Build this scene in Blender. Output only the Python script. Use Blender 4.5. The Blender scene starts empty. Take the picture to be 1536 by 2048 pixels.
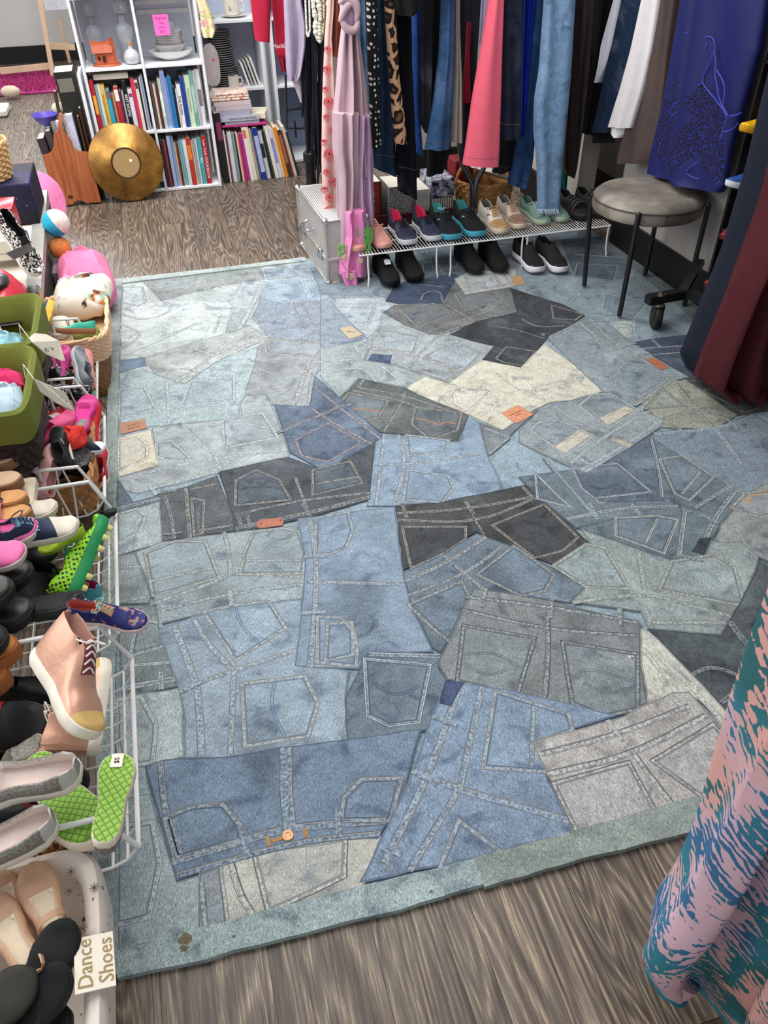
import bpy, math, random
from mathutils import Vector, Matrix
random.seed(7)
C = bpy.context.scene.collection
SC = bpy.context.scene
# ---------------------------------------------------------------- camera
F_PX = 1550.0; CAM_H = 1.5
_d = Vector((803-768, 2896-1024, F_PX)).normalized()
_up = -_d
_v = Vector((214-768, -218-1024, F_PX)); _v = (_v - _v.dot(_up)*_up).normalized()
_x = _v.cross(_up)
def ray(px, py):
    c = Vector((px-768, py-1024, F_PX)); return Vector((_x.dot(c), _v.dot(c), _up.dot(c)))
def G(px, py, z=0.0):
    r = ray(px, py); t = (z-CAM_H)/r.z; return Vector((r.x*t, r.y*t, z))
def AY(px, py, Y):
    r = ray(px, py); t = Y/r.y; return Vector((r.x*t, Y, CAM_H+r.z*t))
def AX(px, py, X):
    r = ray(px, py); t = X/r.x; return Vector((X, r.y*t, CAM_H+r.z*t))
def PROJ(p):
    q = Vector(p)-Vector((0,0,CAM_H)); c = _x*q.x + _v*q.y + _up*q.z
    return (768+F_PX*c.x/c.z, 1024+F_PX*c.y/c.z)
cam = bpy.data.objects.new('camera', bpy.data.cameras.new('camera')); C.objects.link(cam)
# camera axes: +X right, +Y up (image -y), -Z forward ; columns in world space
def w_of(c): return Vector((_x.dot(c), _v.dot(c), _up.dot(c)))
cx, cy, cz = w_of(Vector((1,0,0))), w_of(Vector((0,-1,0))), w_of(Vector((0,0,-1)))
M = Matrix(((cx.x,cy.x,cz.x,0),(cx.y,cy.y,cz.y,0),(cx.z,cy.z,cz.z,CAM_H),(0,0,0,1)))
cam.matrix_world = M
cam.data.sensor_fit = 'VERTICAL'; cam.data.sensor_height = 36.0; cam.data.lens = 36.0*F_PX/2048
cam.data.clip_start = 0.02
SC.camera = cam
# ---------------------------------------------------------------- light
w = bpy.data.worlds.new('world'); SC.world = w; w.use_nodes = True
w.node_tree.nodes['Background'].inputs[0].default_value = (0.93, 0.96, 1.0, 1)
w.node_tree.nodes['Background'].inputs[1].default_value = 0.62
def area(name, loc, target, sx, sy, power, col=(1,1,1)):
    l = bpy.data.lights.new(name, 'AREA'); l.shape = 'RECTANGLE'; l.size = sx; l.size_y = sy; l.energy = power; l.color = col
    o = bpy.data.objects.new(name, l); C.objects.link(o); o.location = loc
    o.rotation_euler = (Vector(target)-Vector(loc)).to_track_quat('-Z','Y').to_euler(); return o
area('shop_window_light', (-3.2, 2.6, 2.3), (0.2, 2.0, 0.1), 3.0, 2.0, 85, (1.0,0.98,0.95))
area('ceiling_panel_light', (0.1, 2.3, 2.9), (0.2, 2.3, 0), 1.6, 2.2, 48, (1.0,0.96,0.9))
area('bookcase_fill_light', (-.1, 4.1, 2.9), (.0, 4.9, .4), 1.6, 1.4, 72, (1.0,0.98,0.95))  # unseen fill lamp, added to brighten the bookcase front
area('back_window_light', (-0.9, 8.0, 2.5), (-0.1, 4.6, 0.1), 2.6, 1.8, 120, (0.93,0.97,1.0))
vs = SC.view_settings
vs.view_transform = 'Standard'; vs.look = 'None'; vs.gamma = 1.0; vs.use_curve_mapping = False; vs.exposure = 0.15
# ---------------------------------------------------------------- materials
def srgb(h):
    if isinstance(h, (tuple, list)): return (h[0], h[1], h[2], 1.0)
    h = h.lstrip('#'); h = h if len(h) == 6 else ''.join(c+c for c in h); v = [int(h[i:i+2],16)/255 for i in (0,2,4)]
    return tuple([(a/12.92 if a <= 0.04045 else ((a+0.055)/1.055)**2.4) for a in v] + [1.0])
def scl(c, k):
    c = srgb(c); return tuple(min(1, x*k) for x in c[:3]) + (1.0,)
def mixc(a, b, t):
    a = srgb(a); b = srgb(b); return tuple(a[i]*(1-t)+b[i]*t for i in range(3)) + (1.0,)
_mats = {}
class NT:
    def __init__(s, name):
        s.m = bpy.data.materials.new(name); s.m.use_nodes = True; s.t = s.m.node_tree
        s.b = s.t.nodes['Principled BSDF']
    def n(s, typ, **kw):
        o = s.t.nodes.new(typ)
        for k, v in kw.items():
            if k.startswith('_'): setattr(o, k[1:], v)
        return o
    def l(s, a, b): s.t.links.new(a, b)
    def coords(s, scale=(1,1,1), rot=(0,0,0), gen=False):
        tc = s.n('ShaderNodeTexCoord'); mp = s.n('ShaderNodeMapping')
        mp.inputs['Scale'].default_value = scale; mp.inputs['Rotation'].default_value = rot
        s.l(tc.outputs['Object'], mp.inputs['Vector']); return mp.outputs['Vector']
    def noise(s, vec, scale, detail=3, rough=.55, dist=0):
        n = s.n('ShaderNodeTexNoise'); n.inputs['Scale'].default_value = scale; n.inputs['Detail'].default_value = detail
        n.inputs['Roughness'].default_value = rough; n.inputs['Distortion'].default_value = dist
        s.l(vec, n.inputs['Vector']); return n.outputs['Fac']
    def ramp(s, fac, stops, interp='LINEAR'):
        r = s.n('ShaderNodeValToRGB'); r.color_ramp.interpolation = interp; e = r.color_ramp.elements
        while len(e) > 1: e.remove(e[-1])
        for i, (p, c) in enumerate(stops):
            x = e[0] if i == 0 else e.new(p)
            x.position = p; x.color = srgb(c) if not isinstance(c, float) else (c,c,c,1)
        s.l(fac, r.inputs['Fac']); return r.outputs['Color']
    def mix(s, fac, a, b, mode='MIX'):
        m = s.n('ShaderNodeMix'); m.data_type = 'RGBA'; m.blend_type = mode
        for inp, v in ((m.inputs[0], fac), (m.inputs[6], a), (m.inputs[7], b)):
            if hasattr(v, 'links') or hasattr(v, 'is_linked'): s.l(v, inp)
            else: inp.default_value = v
        return m.outputs[2]
    def bump(s, h, strength=.3, dist=.001):
        b = s.n('ShaderNodeBump'); b.inputs['Strength'].default_value = strength; b.inputs['Distance'].default_value = dist
        s.l(h, b.inputs['Height']); s.l(b.outputs['Normal'], s.b.inputs['Normal'])
    def base(s, c, rough=.8, metal=0, spec=.3):
        if hasattr(c, 'is_linked'): s.l(c, s.b.inputs['Base Color'])
        else: s.b.inputs['Base Color'].default_value = srgb(c)
        s.b.inputs['Roughness'].default_value = rough; s.b.inputs['Metallic'].default_value = metal
        s.b.inputs['Specular IOR Level'].default_value = spec
def mat(name, col, rough=.6, metal=0, var=.12, scale=25, bump=0, spec=.3, em=0, stretch=(1,1,1)):
    k = (name, str(col), rough, metal, var, scale, bump)
    if k in _mats: return _mats[k]
    t = NT(name); v = t.coords(stretch)
    f = t.noise(v, scale, 3)
    t.base(t.ramp(f, [(.3, scl(col, 1-var)), (.7, scl(col, 1+var))]), rough, metal, spec)
    if bump: t.bump(t.noise(v, scale*4, 3), bump, .002)
    _mats[k] = t.m; return t.m
def denim(col, contrast=.25, ang=0.0, streak=.5):
    k = ('denim', str(col), contrast, ang)
    if k in _mats: return _mats[k]
    t = NT('denim'); v = t.coords(rot=(0,0,ang)); vt = t.coords((1,.12,1), (0,0,ang)); vu = t.coords((.12,1,1), (0,0,ang))
    big = t.noise(v, 5.5, 3, .5, .6); mid = t.noise(v, 34, 4, .65)
    fine = t.noise(vt, 900, 2, .7); fine2 = t.noise(vu, 700, 2, .7); speck = t.noise(v, 420, 3, .75)
    contrast *= 1.35
    c = t.ramp(big, [(.30, scl(col, 1-contrast)), (.46, srgb(col)), (.56, scl(col, 1.04)), (.72, mixc(scl(col, 1+contrast*.9), '#c4ccd0', contrast*.25))])
    blot = t.noise(v, 13, 2, .45, 1.2)
    c = t.mix(.55, c, t.mix(1.0, c, t.ramp(blot, [(.30, mixc('#5a6e94', '#888', .35)), (.42, '#dcdcdc'), (.6, '#e6e6e6')]), 'MULTIPLY'))
    c = t.mix(.35, c, t.mix(1.0, c, srgb('#cfd3d6'), 'SCREEN') if False else c)
    c = t.mix(.55, c, t.ramp(mid, [(.3, .36), (.7, .64)]), 'OVERLAY')
    c = t.mix(.75, c, t.ramp(fine, [(.33, .2), (.67, .8)]), 'OVERLAY')
    c = t.mix(.35, c, t.ramp(fine2, [(.3, .28), (.7, .72)]), 'OVERLAY')
    c = t.mix(.6, c, t.ramp(speck, [(.36, .24), (.64, .76)]), 'OVERLAY')
    t.base(c, .92, 0, .15)
    t.bump(t.mix(.5, speck, mid), .35, .0012)
    _mats[k] = t.m; return t.m
def seam_mat(col):
    k = ('seam', str(col))
    if k in _mats: return _mats[k]
    t = NT('worn_seam'); v = t.coords()
    f = t.noise(v, 150, 2, .5); g = t.noise(v, 30, 2)
    c = t.ramp(f, [(.38, scl(col, .55)), (.50, scl(col, .92)), (.62, mixc(scl(col, 1.22), '#b9c6d0', .22))])
    c = t.mix(.4, c, t.ramp(g, [(.3, .35), (.7, .65)]), 'OVERLAY')
    t.base(c, .92, 0, .15); t.bump(f, .7, .0015); _mats[k] = t.m; return t.m
# ---------------------------------------------------------------- mesh helpers
class MB:
    def __init__(s): s.v = []; s.f = []; s.mi = []; s.cur = 0
    def add(s, vs_, fs_, mi=None):
        o = len(s.v); s.v += [tuple(x) for x in vs_]; m = s.cur if mi is None else mi
        for f in fs_: s.f.append(tuple(i+o for i in f)); s.mi.append(m)
        return s
    def box(s, c, d, mtx=None, mi=None, tap=1.0):
        x, y, z = d[0]/2, d[1]/2, d[2]/2
        vs_ = [Vector((sx*x*(tap if sz > 0 else 1), sy*y*(tap if sz > 0 else 1), sz*z)) for sz in (-1,1) for sx, sy in ((-1,-1),(1,-1),(1,1),(-1,1))]
        if mtx: vs_ = [mtx @ v for v in vs_]
        vs_ = [v+Vector(c) for v in vs_]
        return s.add(vs_, [(3,2,1,0),(4,5,6,7),(0,1,5,4),(1,2,6,5),(2,3,7,6),(3,0,4,7)], mi)
    def bbox(s, c, d, b=.004, mtx=None, mi=None):   # box with chamfered edges
        x, y, z = d[0]/2, d[1]/2, d[2]/2; b = min(b, x*.49, y*.49, z*.49); rings = []
        for zz, ins in ((-z,b),(-z+b,0),(z-b,0),(z,b)):
            X, Y = x-ins, y-ins
            rings.append([Vector(p) for p in ((-X+b,-Y,zz),(X-b,-Y,zz),(X,-Y+b,zz),(X,Y-b,zz),(X-b,Y,zz),(-X+b,Y,zz),(-X,Y-b,zz),(-X,-Y+b,zz))])
        rings = [[(mtx @ p if mtx else p)+Vector(c) for p in r] for r in rings]
        return s.loft(rings, True, True, True, mi)
    def loft(s, rings, closed=True, cap0=True, cap1=True, mi=None):
        n = len(rings[0]); vs_ = [p for r in rings for p in r]; fs_ = []
        for i in range(len(rings)-1):
            for j in range(n if closed else n-1):
                k = (j+1) % n; fs_.append((i*n+j, i*n+k, (i+1)*n+k, (i+1)*n+j))
        if cap0: fs_.append(tuple(reversed(range(n))))
        if cap1: fs_.append(tuple((len(rings)-1)*n+j for j in range(n)))
        return s.add(vs_, fs_, mi)
    def tube(s, pts, r, n=8, mi=None, cap=True, closed=False):
        pts = [Vector(p) for p in pts]; rings = []; up = None
        N = len(pts)
        for i, p in enumerate(pts):
            a = pts[i-1] if i > 0 else (pts[-1] if closed else p); b = pts[i+1] if i < N-1 else (pts[0] if closed else p)
            t = (b-a)
            if t.length < 1e-9: t = Vector((0,0,1))
            t.normalize()
            if up is None:
                up = Vector((0,0,1)) if abs(t.z) < .9 else Vector((1,0,0))
            u = (up - up.dot(t)*t)
            if u.length < 1e-6: u = t.orthogonal()
            u.normalize(); up = u; w_ = t.cross(u); rr = r[i] if isinstance(r, (list, tuple)) else r
            rings.append([p + (u*math.cos(q)+w_*math.sin(q))*rr for q in [2*math.pi*k/n for k in range(n)]])
        if closed: rings.append(rings[0]); cap = False
        return s.loft(rings, True, cap, cap, mi)
    def lathe(s, prof, c=(0,0,0), n=32, mtx=None, mi=None, cap0=True, cap1=True, sx=1, sy=1):
        rings = []
        for r, z in prof:
            ring = [Vector((r*math.cos(2*math.pi*k/n)*sx, r*math.sin(2*math.pi*k/n)*sy, z)) for k in range(n)]
            rings.append([(mtx @ p if mtx else p)+Vector(c) for p in ring])
        return s.loft(rings, True, cap0, cap1, mi)
    def ball(s, c, r, n=12, mtx=None, sc=(1,1,1), mi=None):
        m = max(5, n//2); prof = [(max(1e-4, math.sin(math.pi*i/m)), -math.cos(math.pi*i/m)) for i in range(m+1)]
        rings = []
        for pr, pz in prof:
            ring = [Vector((pr*math.cos(2*math.pi*k/n)*sc[0]*r, pr*math.sin(2*math.pi*k/n)*sc[1]*r, pz*sc[2]*r)) for k in range(n)]
            rings.append([(mtx @ p if mtx else p)+Vector(c) for p in ring])
        return s.loft(rings, True, True, True, mi)
    def prism(s, poly, z0, z1, mi=None):
        n = len(poly); vs_ = [(p[0],p[1],z0) for p in poly]+[(p[0],p[1],z1) for p in poly]
        A = sum(poly[i][0]*poly[(i+1)%n][1]-poly[(i+1)%n][0]*poly[i][1] for i in range(n))
        top = tuple(range(n,2*n)); bot = tuple(reversed(range(n)))
        sd = [(i,(i+1)%n,(i+1)%n+n,i+n) for i in range(n)]
        if A < 0: top = tuple(reversed(top)); bot = tuple(reversed(bot)); sd = [tuple(reversed(f)) for f in sd]
        return s.add(vs_, [top, bot]+sd, mi)
    def build(s, name, mats, parent=None, world=True, smooth=True, kind=None):
        me = bpy.data.meshes.new(name); me.from_pydata(s.v, [], s.f)
        if not isinstance(mats, (list, tuple)): mats = [mats]
        for m in mats: me.materials.append(m)
        if len(mats) > 1: me.polygons.foreach_set('material_index', s.mi)
        if smooth:
            me.polygons.foreach_set('use_smooth', [True]*len(me.polygons))
            try: me.set_sharp_from_angle(angle=math.radians(42))
            except Exception: pass
        me.update()
        o = bpy.data.objects.new(name, me); C.objects.link(o)
        if parent is not None:
            o.parent = parent
            if world: o.matrix_parent_inverse = FRAME[parent.name].inverted()
        if kind: o['kind'] = kind
        return o
FRAME = {}
def tag(o, label, cat, group=None):
    o['label'] = label; o['category'] = cat
    if group: o['group'] = group
    return o
def thing(name, label, cat, loc=(0,0,0), group=None, mtx=None):
    o = bpy.data.objects.new(name, None); C.objects.link(o); o.empty_display_size = .05
    m = mtx if mtx is not None else Matrix.Translation(Vector(loc)); o.matrix_world = m; FRAME[o.name] = m.copy()
    return tag(o, label, cat, group)
def sub(o):    # make an object usable as parent for world-space sub-parts
    FRAME[o.name] = Matrix.Identity(4); return o
def one(mb, name, mats, label, cat, group=None, smooth=True):
    return tag(mb.build(name, mats, smooth=smooth), label, cat, group)
def frame(o, x, z):
    x = Vector(x).normalized(); z = Vector(z); z = (z - z.dot(x)*x).normalized(); y = z.cross(x)
    return Matrix(((x.x,y.x,z.x,o[0]),(x.y,y.y,z.y,o[1]),(x.z,y.z,z.z,o[2]),(0,0,0,1)))
def text(s_, size, m, parent, mtx, name='lettering', world=True, ext=.0006, sx=1.0, align='CENTER'):
    cu = bpy.data.curves.new(name, 'FONT'); cu.body = s_; cu.size = size; cu.extrude = ext; cu.align_x = align; cu.align_y = 'CENTER'; cu.resolution_u = 2
    tmp = bpy.data.objects.new('tmp', cu); C.objects.link(tmp)
    dg = bpy.context.evaluated_depsgraph_get(); me = bpy.data.meshes.new_from_object(tmp.evaluated_get(dg))
    bpy.data.objects.remove(tmp); me.transform(mtx @ Matrix.Diagonal((sx,1,1,1))); me.materials.clear(); me.materials.append(m)
    o = bpy.data.objects.new(name, me); C.objects.link(o)
    if parent is not None:
        o.parent = parent
        if world: o.matrix_parent_inverse = FRAME[parent.name].inverted()
    return o
def lerp(a, b, t): return a+(b-a)*t
def interp(tab, t):
    if t <= tab[0][0]: return tab[0][1]
    for (a, va), (b, vb) in zip(tab, tab[1:]):
        if t <= b:
            q = (t-a)/(b-a); q = q*q*(3-2*q); return va+(vb-va)*q
    return tab[-1][1]
def inpoly(x, y, P):
    c = False; n = len(P)
    for i in range(n):
        x1,y1 = P[i]; x2,y2 = P[(i+1)%n]
        if (y1 > y) != (y2 > y) and x < (x2-x1)*(y-y1)/(y2-y1)+x1: c = not c
    return c
ORD = ['first','second','third','fourth','fifth','sixth','seventh','eighth','ninth','tenth','eleventh','twelfth','thirteenth','fourteenth','fifteenth','sixteenth','seventeenth','eighteenth','nineteenth','twentieth','twenty-first','twenty-second','twenty-third','twenty-fourth','twenty-fifth','twenty-sixth']
# common materials
WHITE = mat('white_paint', '#dfe1e6', .5, var=.03, scale=3)
WIRE = mat('white_coated_wire', '#e4e4e2', .35, var=.03, spec=.5)
BLACKM = mat('black_metal', '#141415', .4, var=.1, spec=.5)
BLACK = mat('black_fabric', '#101114', .85, var=.2)
CHROME = mat('chrome', '#c9cbce', .18, 1, var=.05)
PAPER = mat('paper_pages', '#dad5c8', .9, var=.12, scale=60, stretch=(8,1,1))
INK = mat('ink', '#26262c', .7)
LIGHTINK = mat('white_print', '#ececea', .7)
CARD = mat('white_card', '#efe6d6', .75, var=.03)
GOLD = mat('gold_stitch', '#80705c', .7)
# ---------------------------------------------------------------- the setting
def floor_mat():
    t = NT('grey_oak_planks'); tc = t.n('ShaderNodeTexCoord')
    br = t.n('ShaderNodeTexBrick'); br.offset = .37; br.inputs['Scale'].default_value = 1
    br.inputs['Brick Width'].default_value = 1.25; br.inputs['Row Height'].default_value = .19; br.inputs['Mortar Size'].default_value = .0009
    br.inputs['Color1'].default_value = (.2,.2,.2,1); br.inputs['Color2'].default_value = (.8,.8,.8,1); br.inputs['Mortar'].default_value = (0,0,0,1)
    mp = t.n('ShaderNodeMapping'); mp.inputs['Rotation'].default_value = (0,0,math.pi/2); mp.inputs['Location'].default_value = (.3,.07,0)
    t.l(tc.outputs['Object'], mp.inputs['Vector']); t.l(mp.outputs['Vector'], br.inputs['Vector'])
    # per-plank offset of the grain
    vm = t.n('ShaderNodeVectorMath', _operation='MULTIPLY_ADD')
    t.l(br.outputs['Color'], vm.inputs[0]); vm.inputs[1].default_value = (7,13,5); t.l(tc.outputs['Object'], vm.inputs[2])
    m2 = t.n('ShaderNodeMapping'); m2.inputs['Scale'].default_value = (1,.11,1); t.l(vm.outputs[0], m2.inputs['Vector'])
    n1 = t.noise(m2.outputs[0], 7, 2, .5, .4)
    wv = t.n('ShaderNodeMath', _operation='MULTIPLY'); t.l(n1, wv.inputs[0]); wv.inputs[1].default_value = 26
    sn = t.n('ShaderNodeMath', _operation='SINE'); 
    w2 = t.n('ShaderNodeMath', _operation='MULTIPLY'); t.l(wv.outputs[0], w2.inputs[0]); w2.inputs[1].default_value = 6.283; t.l(w2.outputs[0], sn.inputs[0])
    r1 = t.n('ShaderNodeMapRange'); r1.inputs[1].default_value = -1; t.l(sn.outputs[0], r1.inputs[0])
    m3 = t.n('ShaderNodeMapping'); m3.inputs['Scale'].default_value = (1,.035,1); t.l(vm.outputs[0], m3.inputs['Vector'])
    pores = t.noise(m3.outputs[0], 330, 3, .7); pores2 = t.noise(m3.outputs[0], 70, 3, .6)
    c = t.ramp(r1.outputs[0], [(.0, '#544840'), (.55, '#776a5d'), (.86, '#948778'), (1., '#aa9c8a')])
    c = t.mix(.72, c, t.ramp(pores, [(.40, '#2a231f'), (.5, '#7b7067'), (.60, '#cfc5b8')]), 'OVERLAY')
    c = t.mix(.3, c, t.ramp(pores2, [(.35, '#4a413b'), (.65, '#93887d')]))
    c = t.mix(.35, c, t.mix(1.0, c, br.outputs['Color'], 'OVERLAY'))
    dark = t.mix(br.outputs['Fac'], c, srgb('#2b2521'))
    t.base(dark, .34, 0, .45); 
    rr = t.ramp(pores, [(.3, .5), (.7, .3)]); t.l(rr, t.b.inputs['Roughness'])
    t.bump(pores, .25, .001); return t.m
WALL = mat('shade_darkened_wall', '#a6a19c', .75, var=.03, scale=2); WALLF = mat('cream_wall', '#e8e4df', .75, var=.03, scale=2)  # WALL grey is darkened to carry the shade on the right side
SKIRT = mat('black_skirting', '#151413', .45, var=.1, spec=.4)
def structure(mb, name, m):
    o = mb.build(name, m, smooth=False); o['kind'] = 'structure'; return o
structure(MB().box((1.0,5.0,-.05), (9.0,14.0,.1)), 'floor', floor_mat())
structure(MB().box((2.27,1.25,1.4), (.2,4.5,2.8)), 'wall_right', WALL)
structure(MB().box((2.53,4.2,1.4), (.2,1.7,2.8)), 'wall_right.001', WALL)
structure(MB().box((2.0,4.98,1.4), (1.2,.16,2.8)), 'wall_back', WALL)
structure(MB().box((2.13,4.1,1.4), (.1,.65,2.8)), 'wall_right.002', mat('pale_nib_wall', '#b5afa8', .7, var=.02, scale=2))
structure(MB().box((.2,10.05,1.4), (7.0,.2,2.8)), 'wall_back.001', WALLF)
structure(MB().box((2.162,1.25,.08), (.016,4.5,.16)), 'baseboard_right', SKIRT)
structure(MB().box((2.422,4.2,.08), (.016,1.7,.16)), 'baseboard_right.001', SKIRT)
structure(MB().box((2.0,4.892,.08), (1.2,.016,.16)), 'baseboard_back', SKIRT)
structure(MB().box((2.1275,3.767,.08), (.11,.016,.16)).box((2.072,4.1,.08), (.016,.66,.16)), 'baseboard_right.002', SKIRT)
structure(MB().box((.2,9.93,.075), (7.0,.04,.15)), 'baseboard_back.001', SKIRT)
# ---------------------------------------------------------------- the denim rug
OFF = dict(A=(210,500,3.072),B=(640,500,3.072),C=(1036,500,3.072),D=(210,960,3.072),E=(640,960,3.072),F=(1036,960,3.072),G=(210,1440,2.56),H=(800,1300,2.087))
def X_(k, pts):
    ox, oy, s = OFF[k]; return [G(ox+x/s, oy+y/s, 0) for x, y in pts]
rug = thing('denim_rug', 'large patchwork rug sewn from cut up blue and grey jeans lying on the wooden floor', 'rug', (.9,2.2,0))
base_pts = [(-.33,.642),(.34,.618),(.9,.6),(2.155,.55),(2.155,3.775),(.62,3.775),(-.323,3.79)]
MB().prism(base_pts, .0005, .0075).build('rug_base', [denim('#92a4b0', .15)], rug, smooth=False)
def rz(i): return .0078 + i*.0001
def offset(path, d, closed):
    n = len(path); out = []
    for i in range(n):
        p = path[i]
        a = path[i-1] if (i > 0 or closed) else None; b = path[(i+1) % n] if (i < n-1 or closed) else None
        t1 = (p-a).normalized() if a is not None and (p-a).length > 1e-7 else None; t2 = (b-p).normalized() if b is not None and (b-p).length > 1e-7 else None
        if t1 is None: t1 = t2
        if t2 is None: t2 = t1
        n1 = Vector((-t1.y,t1.x)); n2 = Vector((-t2.y,t2.x)); m = (n1+n2)
        if m.length < .3: m = n1
        else: m = m.normalized() / max(.5, m.normalized().dot(n1))
        out.append(p+m*d)
    return out
def resample(path, step, closed):
    P_ = list(path)+([path[0]] if closed else []); out = []
    for a, b in zip(P_, P_[1:]):
        k = max(1, int((b-a).length/step))
        for i in range(k): out.append(a.lerp(b, i/k))
    if not closed: out.append(P_[-1])
    return out
def smooth_path(path, closed, it=1):
    for _ in range(it):
        out = []; n = len(path)
        rng = range(n if closed else n-1)
        if not closed: out.append(path[0])
        for i in rng:
            a, b = path[i], path[(i+1)%n]; out += [a.lerp(b,.25), a.lerp(b,.75)]
        if not closed: out.append(path[-1])
        path = out
    return path
def ribbon(mb, path, w_, z, mi, closed=False, jit=0):
    p = resample(path, .02, closed)
    if jit: p = [q+Vector((random.gauss(0,jit), random.gauss(0,jit))) for q in p]
    a = offset(p, w_/2, closed); b = offset(p, -w_/2, closed); n = len(p)
    vs_ = [(q.x,q.y,z) for q in a]+[(q.x,q.y,z) for q in b]
    fs_ = [(i, n+i, n+(i+1)%n, (i+1)%n) for i in range(n if closed else n-1)]
    mb.add(vs_, fs_, mi)
def dashes(mb, path, z, mi, closed=False, ln=.0034, gap=.0024, w_=.0010):
    P_ = list(path)+([path[0]] if closed else []); 
    carry = 0
    for a, b in zip(P_, P_[1:]):
        L = (b-a).length
        if L < 1e-6: continue
        t = (b-a)/L; nrm = Vector((-t.y,t.x))*w_/2; s_ = carry
        while s_ < L:
            e = min(L, s_+ln); p, q = a+t*s_, a+t*e
            mb.add([(p.x-nrm.x,p.y-nrm.y,z),(q.x-nrm.x,q.y-nrm.y,z),(q.x+nrm.x,q.y+nrm.y,z),(p.x+nrm.x,p.y+nrm.y,z)], [(0,1,2,3)], mi)
            s_ += ln+gap
        carry = s_-L
def stitchseam(mb, path, z, closed=False, w_=.010, rows=2, near=1.0):
    w_ *= .82
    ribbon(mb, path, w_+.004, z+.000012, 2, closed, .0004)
    ribbon(mb, path, w_, z+.000024, 1, closed, .0003)
    if rows == 2:
        ribbon(mb, offset(path, w_*.44, closed), .0015, z+.000034, 3, closed, .0001)
        dashes(mb, offset(path, -w_*.36, closed), z+.000036, 3, closed)
    else: dashes(mb, path, z+.000036, 3, closed)
THREADS = dict(w='#b9c2c8', g='#a3957e', o='#a8784f', b='#39434f', r='#9a4a55', c='#c4c0b0')
DEBUGP = []
def to2(v): return [Vector((p.x,p.y)) for p in v]
PC = [0]
def desat(c, t=.38, k=.98):
    c = srgb(c); l = .25*c[0]+.6*c[1]+.15*c[2]; return tuple((x*(1-t)+l*t)*k*q for x, q in zip(c[:3], (1.0, 1.008, .955)))+(1.0,)
def patch(k, poly, col, con=.22, pockets=(), seams=(), loops=(), th='w', ang=0., label=None, name='denim_patch'):
    col = tuple(round(x, 4) for x in desat(col))
    i = PC[0]; PC[0] += 1; z = rz(i)
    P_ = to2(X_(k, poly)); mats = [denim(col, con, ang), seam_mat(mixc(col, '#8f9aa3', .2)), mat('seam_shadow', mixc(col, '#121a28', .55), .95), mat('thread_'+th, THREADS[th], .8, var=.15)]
    # slightly wavy cut edge
    Q = [q+Vector((random.gauss(0,.0009), random.gauss(0,.0009))) for q in resample(P_, .03, True)]
    Q = [Vector((min(2.15,q.x), q.y)) for q in Q]
    mb = MB(); mb.prism([(q.x,q.y) for q in Q], .0062, z, 0)
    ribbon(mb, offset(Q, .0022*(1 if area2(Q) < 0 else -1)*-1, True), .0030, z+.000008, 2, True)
    for ns_, s_ in enumerate(seams):
        zs = z+ns_*.0000035
        w_ = .010; rows = 2
        if isinstance(s_, tuple) and isinstance(s_[0], (int, float)): w_, rows, s_ = s_[0], s_[1], s_[2]
        pth = smooth_path(to2(X_(k, s_)), False, 2 if len(s_) > 2 else 0)
        stitchseam(mb, pth, zs, False, w_, rows)
    o = sub(mb.build(name, mats, rug, smooth=False))
    if label: o['label'] = label
    for npk, pk in enumerate(pockets):
        z += .000004
        pp = to2(X_(k, pk if not isinstance(pk, dict) else pk['p'])); d = pk if isinstance(pk, dict) else {}
        pb = MB(); sg = -1 if area2(pp) > 0 else 1
        pb.prism([(q.x,q.y) for q in pp], z-.0005, z+.000014, 0)
        pcol = d.get('col', mixc(col, '#8fa3b5' if not d.get('dark') else '#2b3442', .14))
        inn = offset(pp, .0055*sg, True)
        ribbon(pb, pp, .004, z+.00002, 2, True)
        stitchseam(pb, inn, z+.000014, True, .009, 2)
        for arc in d.get('arcs', ()):
            a2 = smooth_path(to2(X_(k, arc)), False, 2)
            tcol = 4 if d.get('arcc') else 3
            ribbon(pb, a2, .0022 if not d.get('arcw') else d['arcw'], z+.00006, tcol); 
            if not d.get('arcw'): ribbon(pb, offset(a2, .006, False), .0022, z+.00006, tcol)
        for b in d.get('bands', ()):
            stitchseam(pb, to2(X_(k, b)), z+.000016, False, .009, 2)
        pm = [denim(pcol, con*.9, ang)]+mats[1:]+[mat('arc_thread', d.get('arcc', '#b0734a'), .8)]
        pb.build('pocket', pm, o, smooth=False)
    for lp in loops:
        a, b = to2(X_(k, lp)); lb = MB(); t = (b-a).normalized(); nn = Vector((-t.y,t.x))*.006
        R_ = [a-nn, b-nn, b+nn, a+nn]
        lb.prism([(q.x,q.y) for q in R_], z, z+.0016, 1)
        for s_ in (-1,1): dashes(lb, [a+nn*.6*s_, b+nn*.6*s_], z+.0017, 3)
        lb.build('belt_loop', mats, o, smooth=False)
    return o, z
def area2(P_): return sum(P_[i].x*P_[(i+1)%len(P_)].y-P_[(i+1)%len(P_)].x*P_[i].y for i in range(len(P_)))
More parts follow.
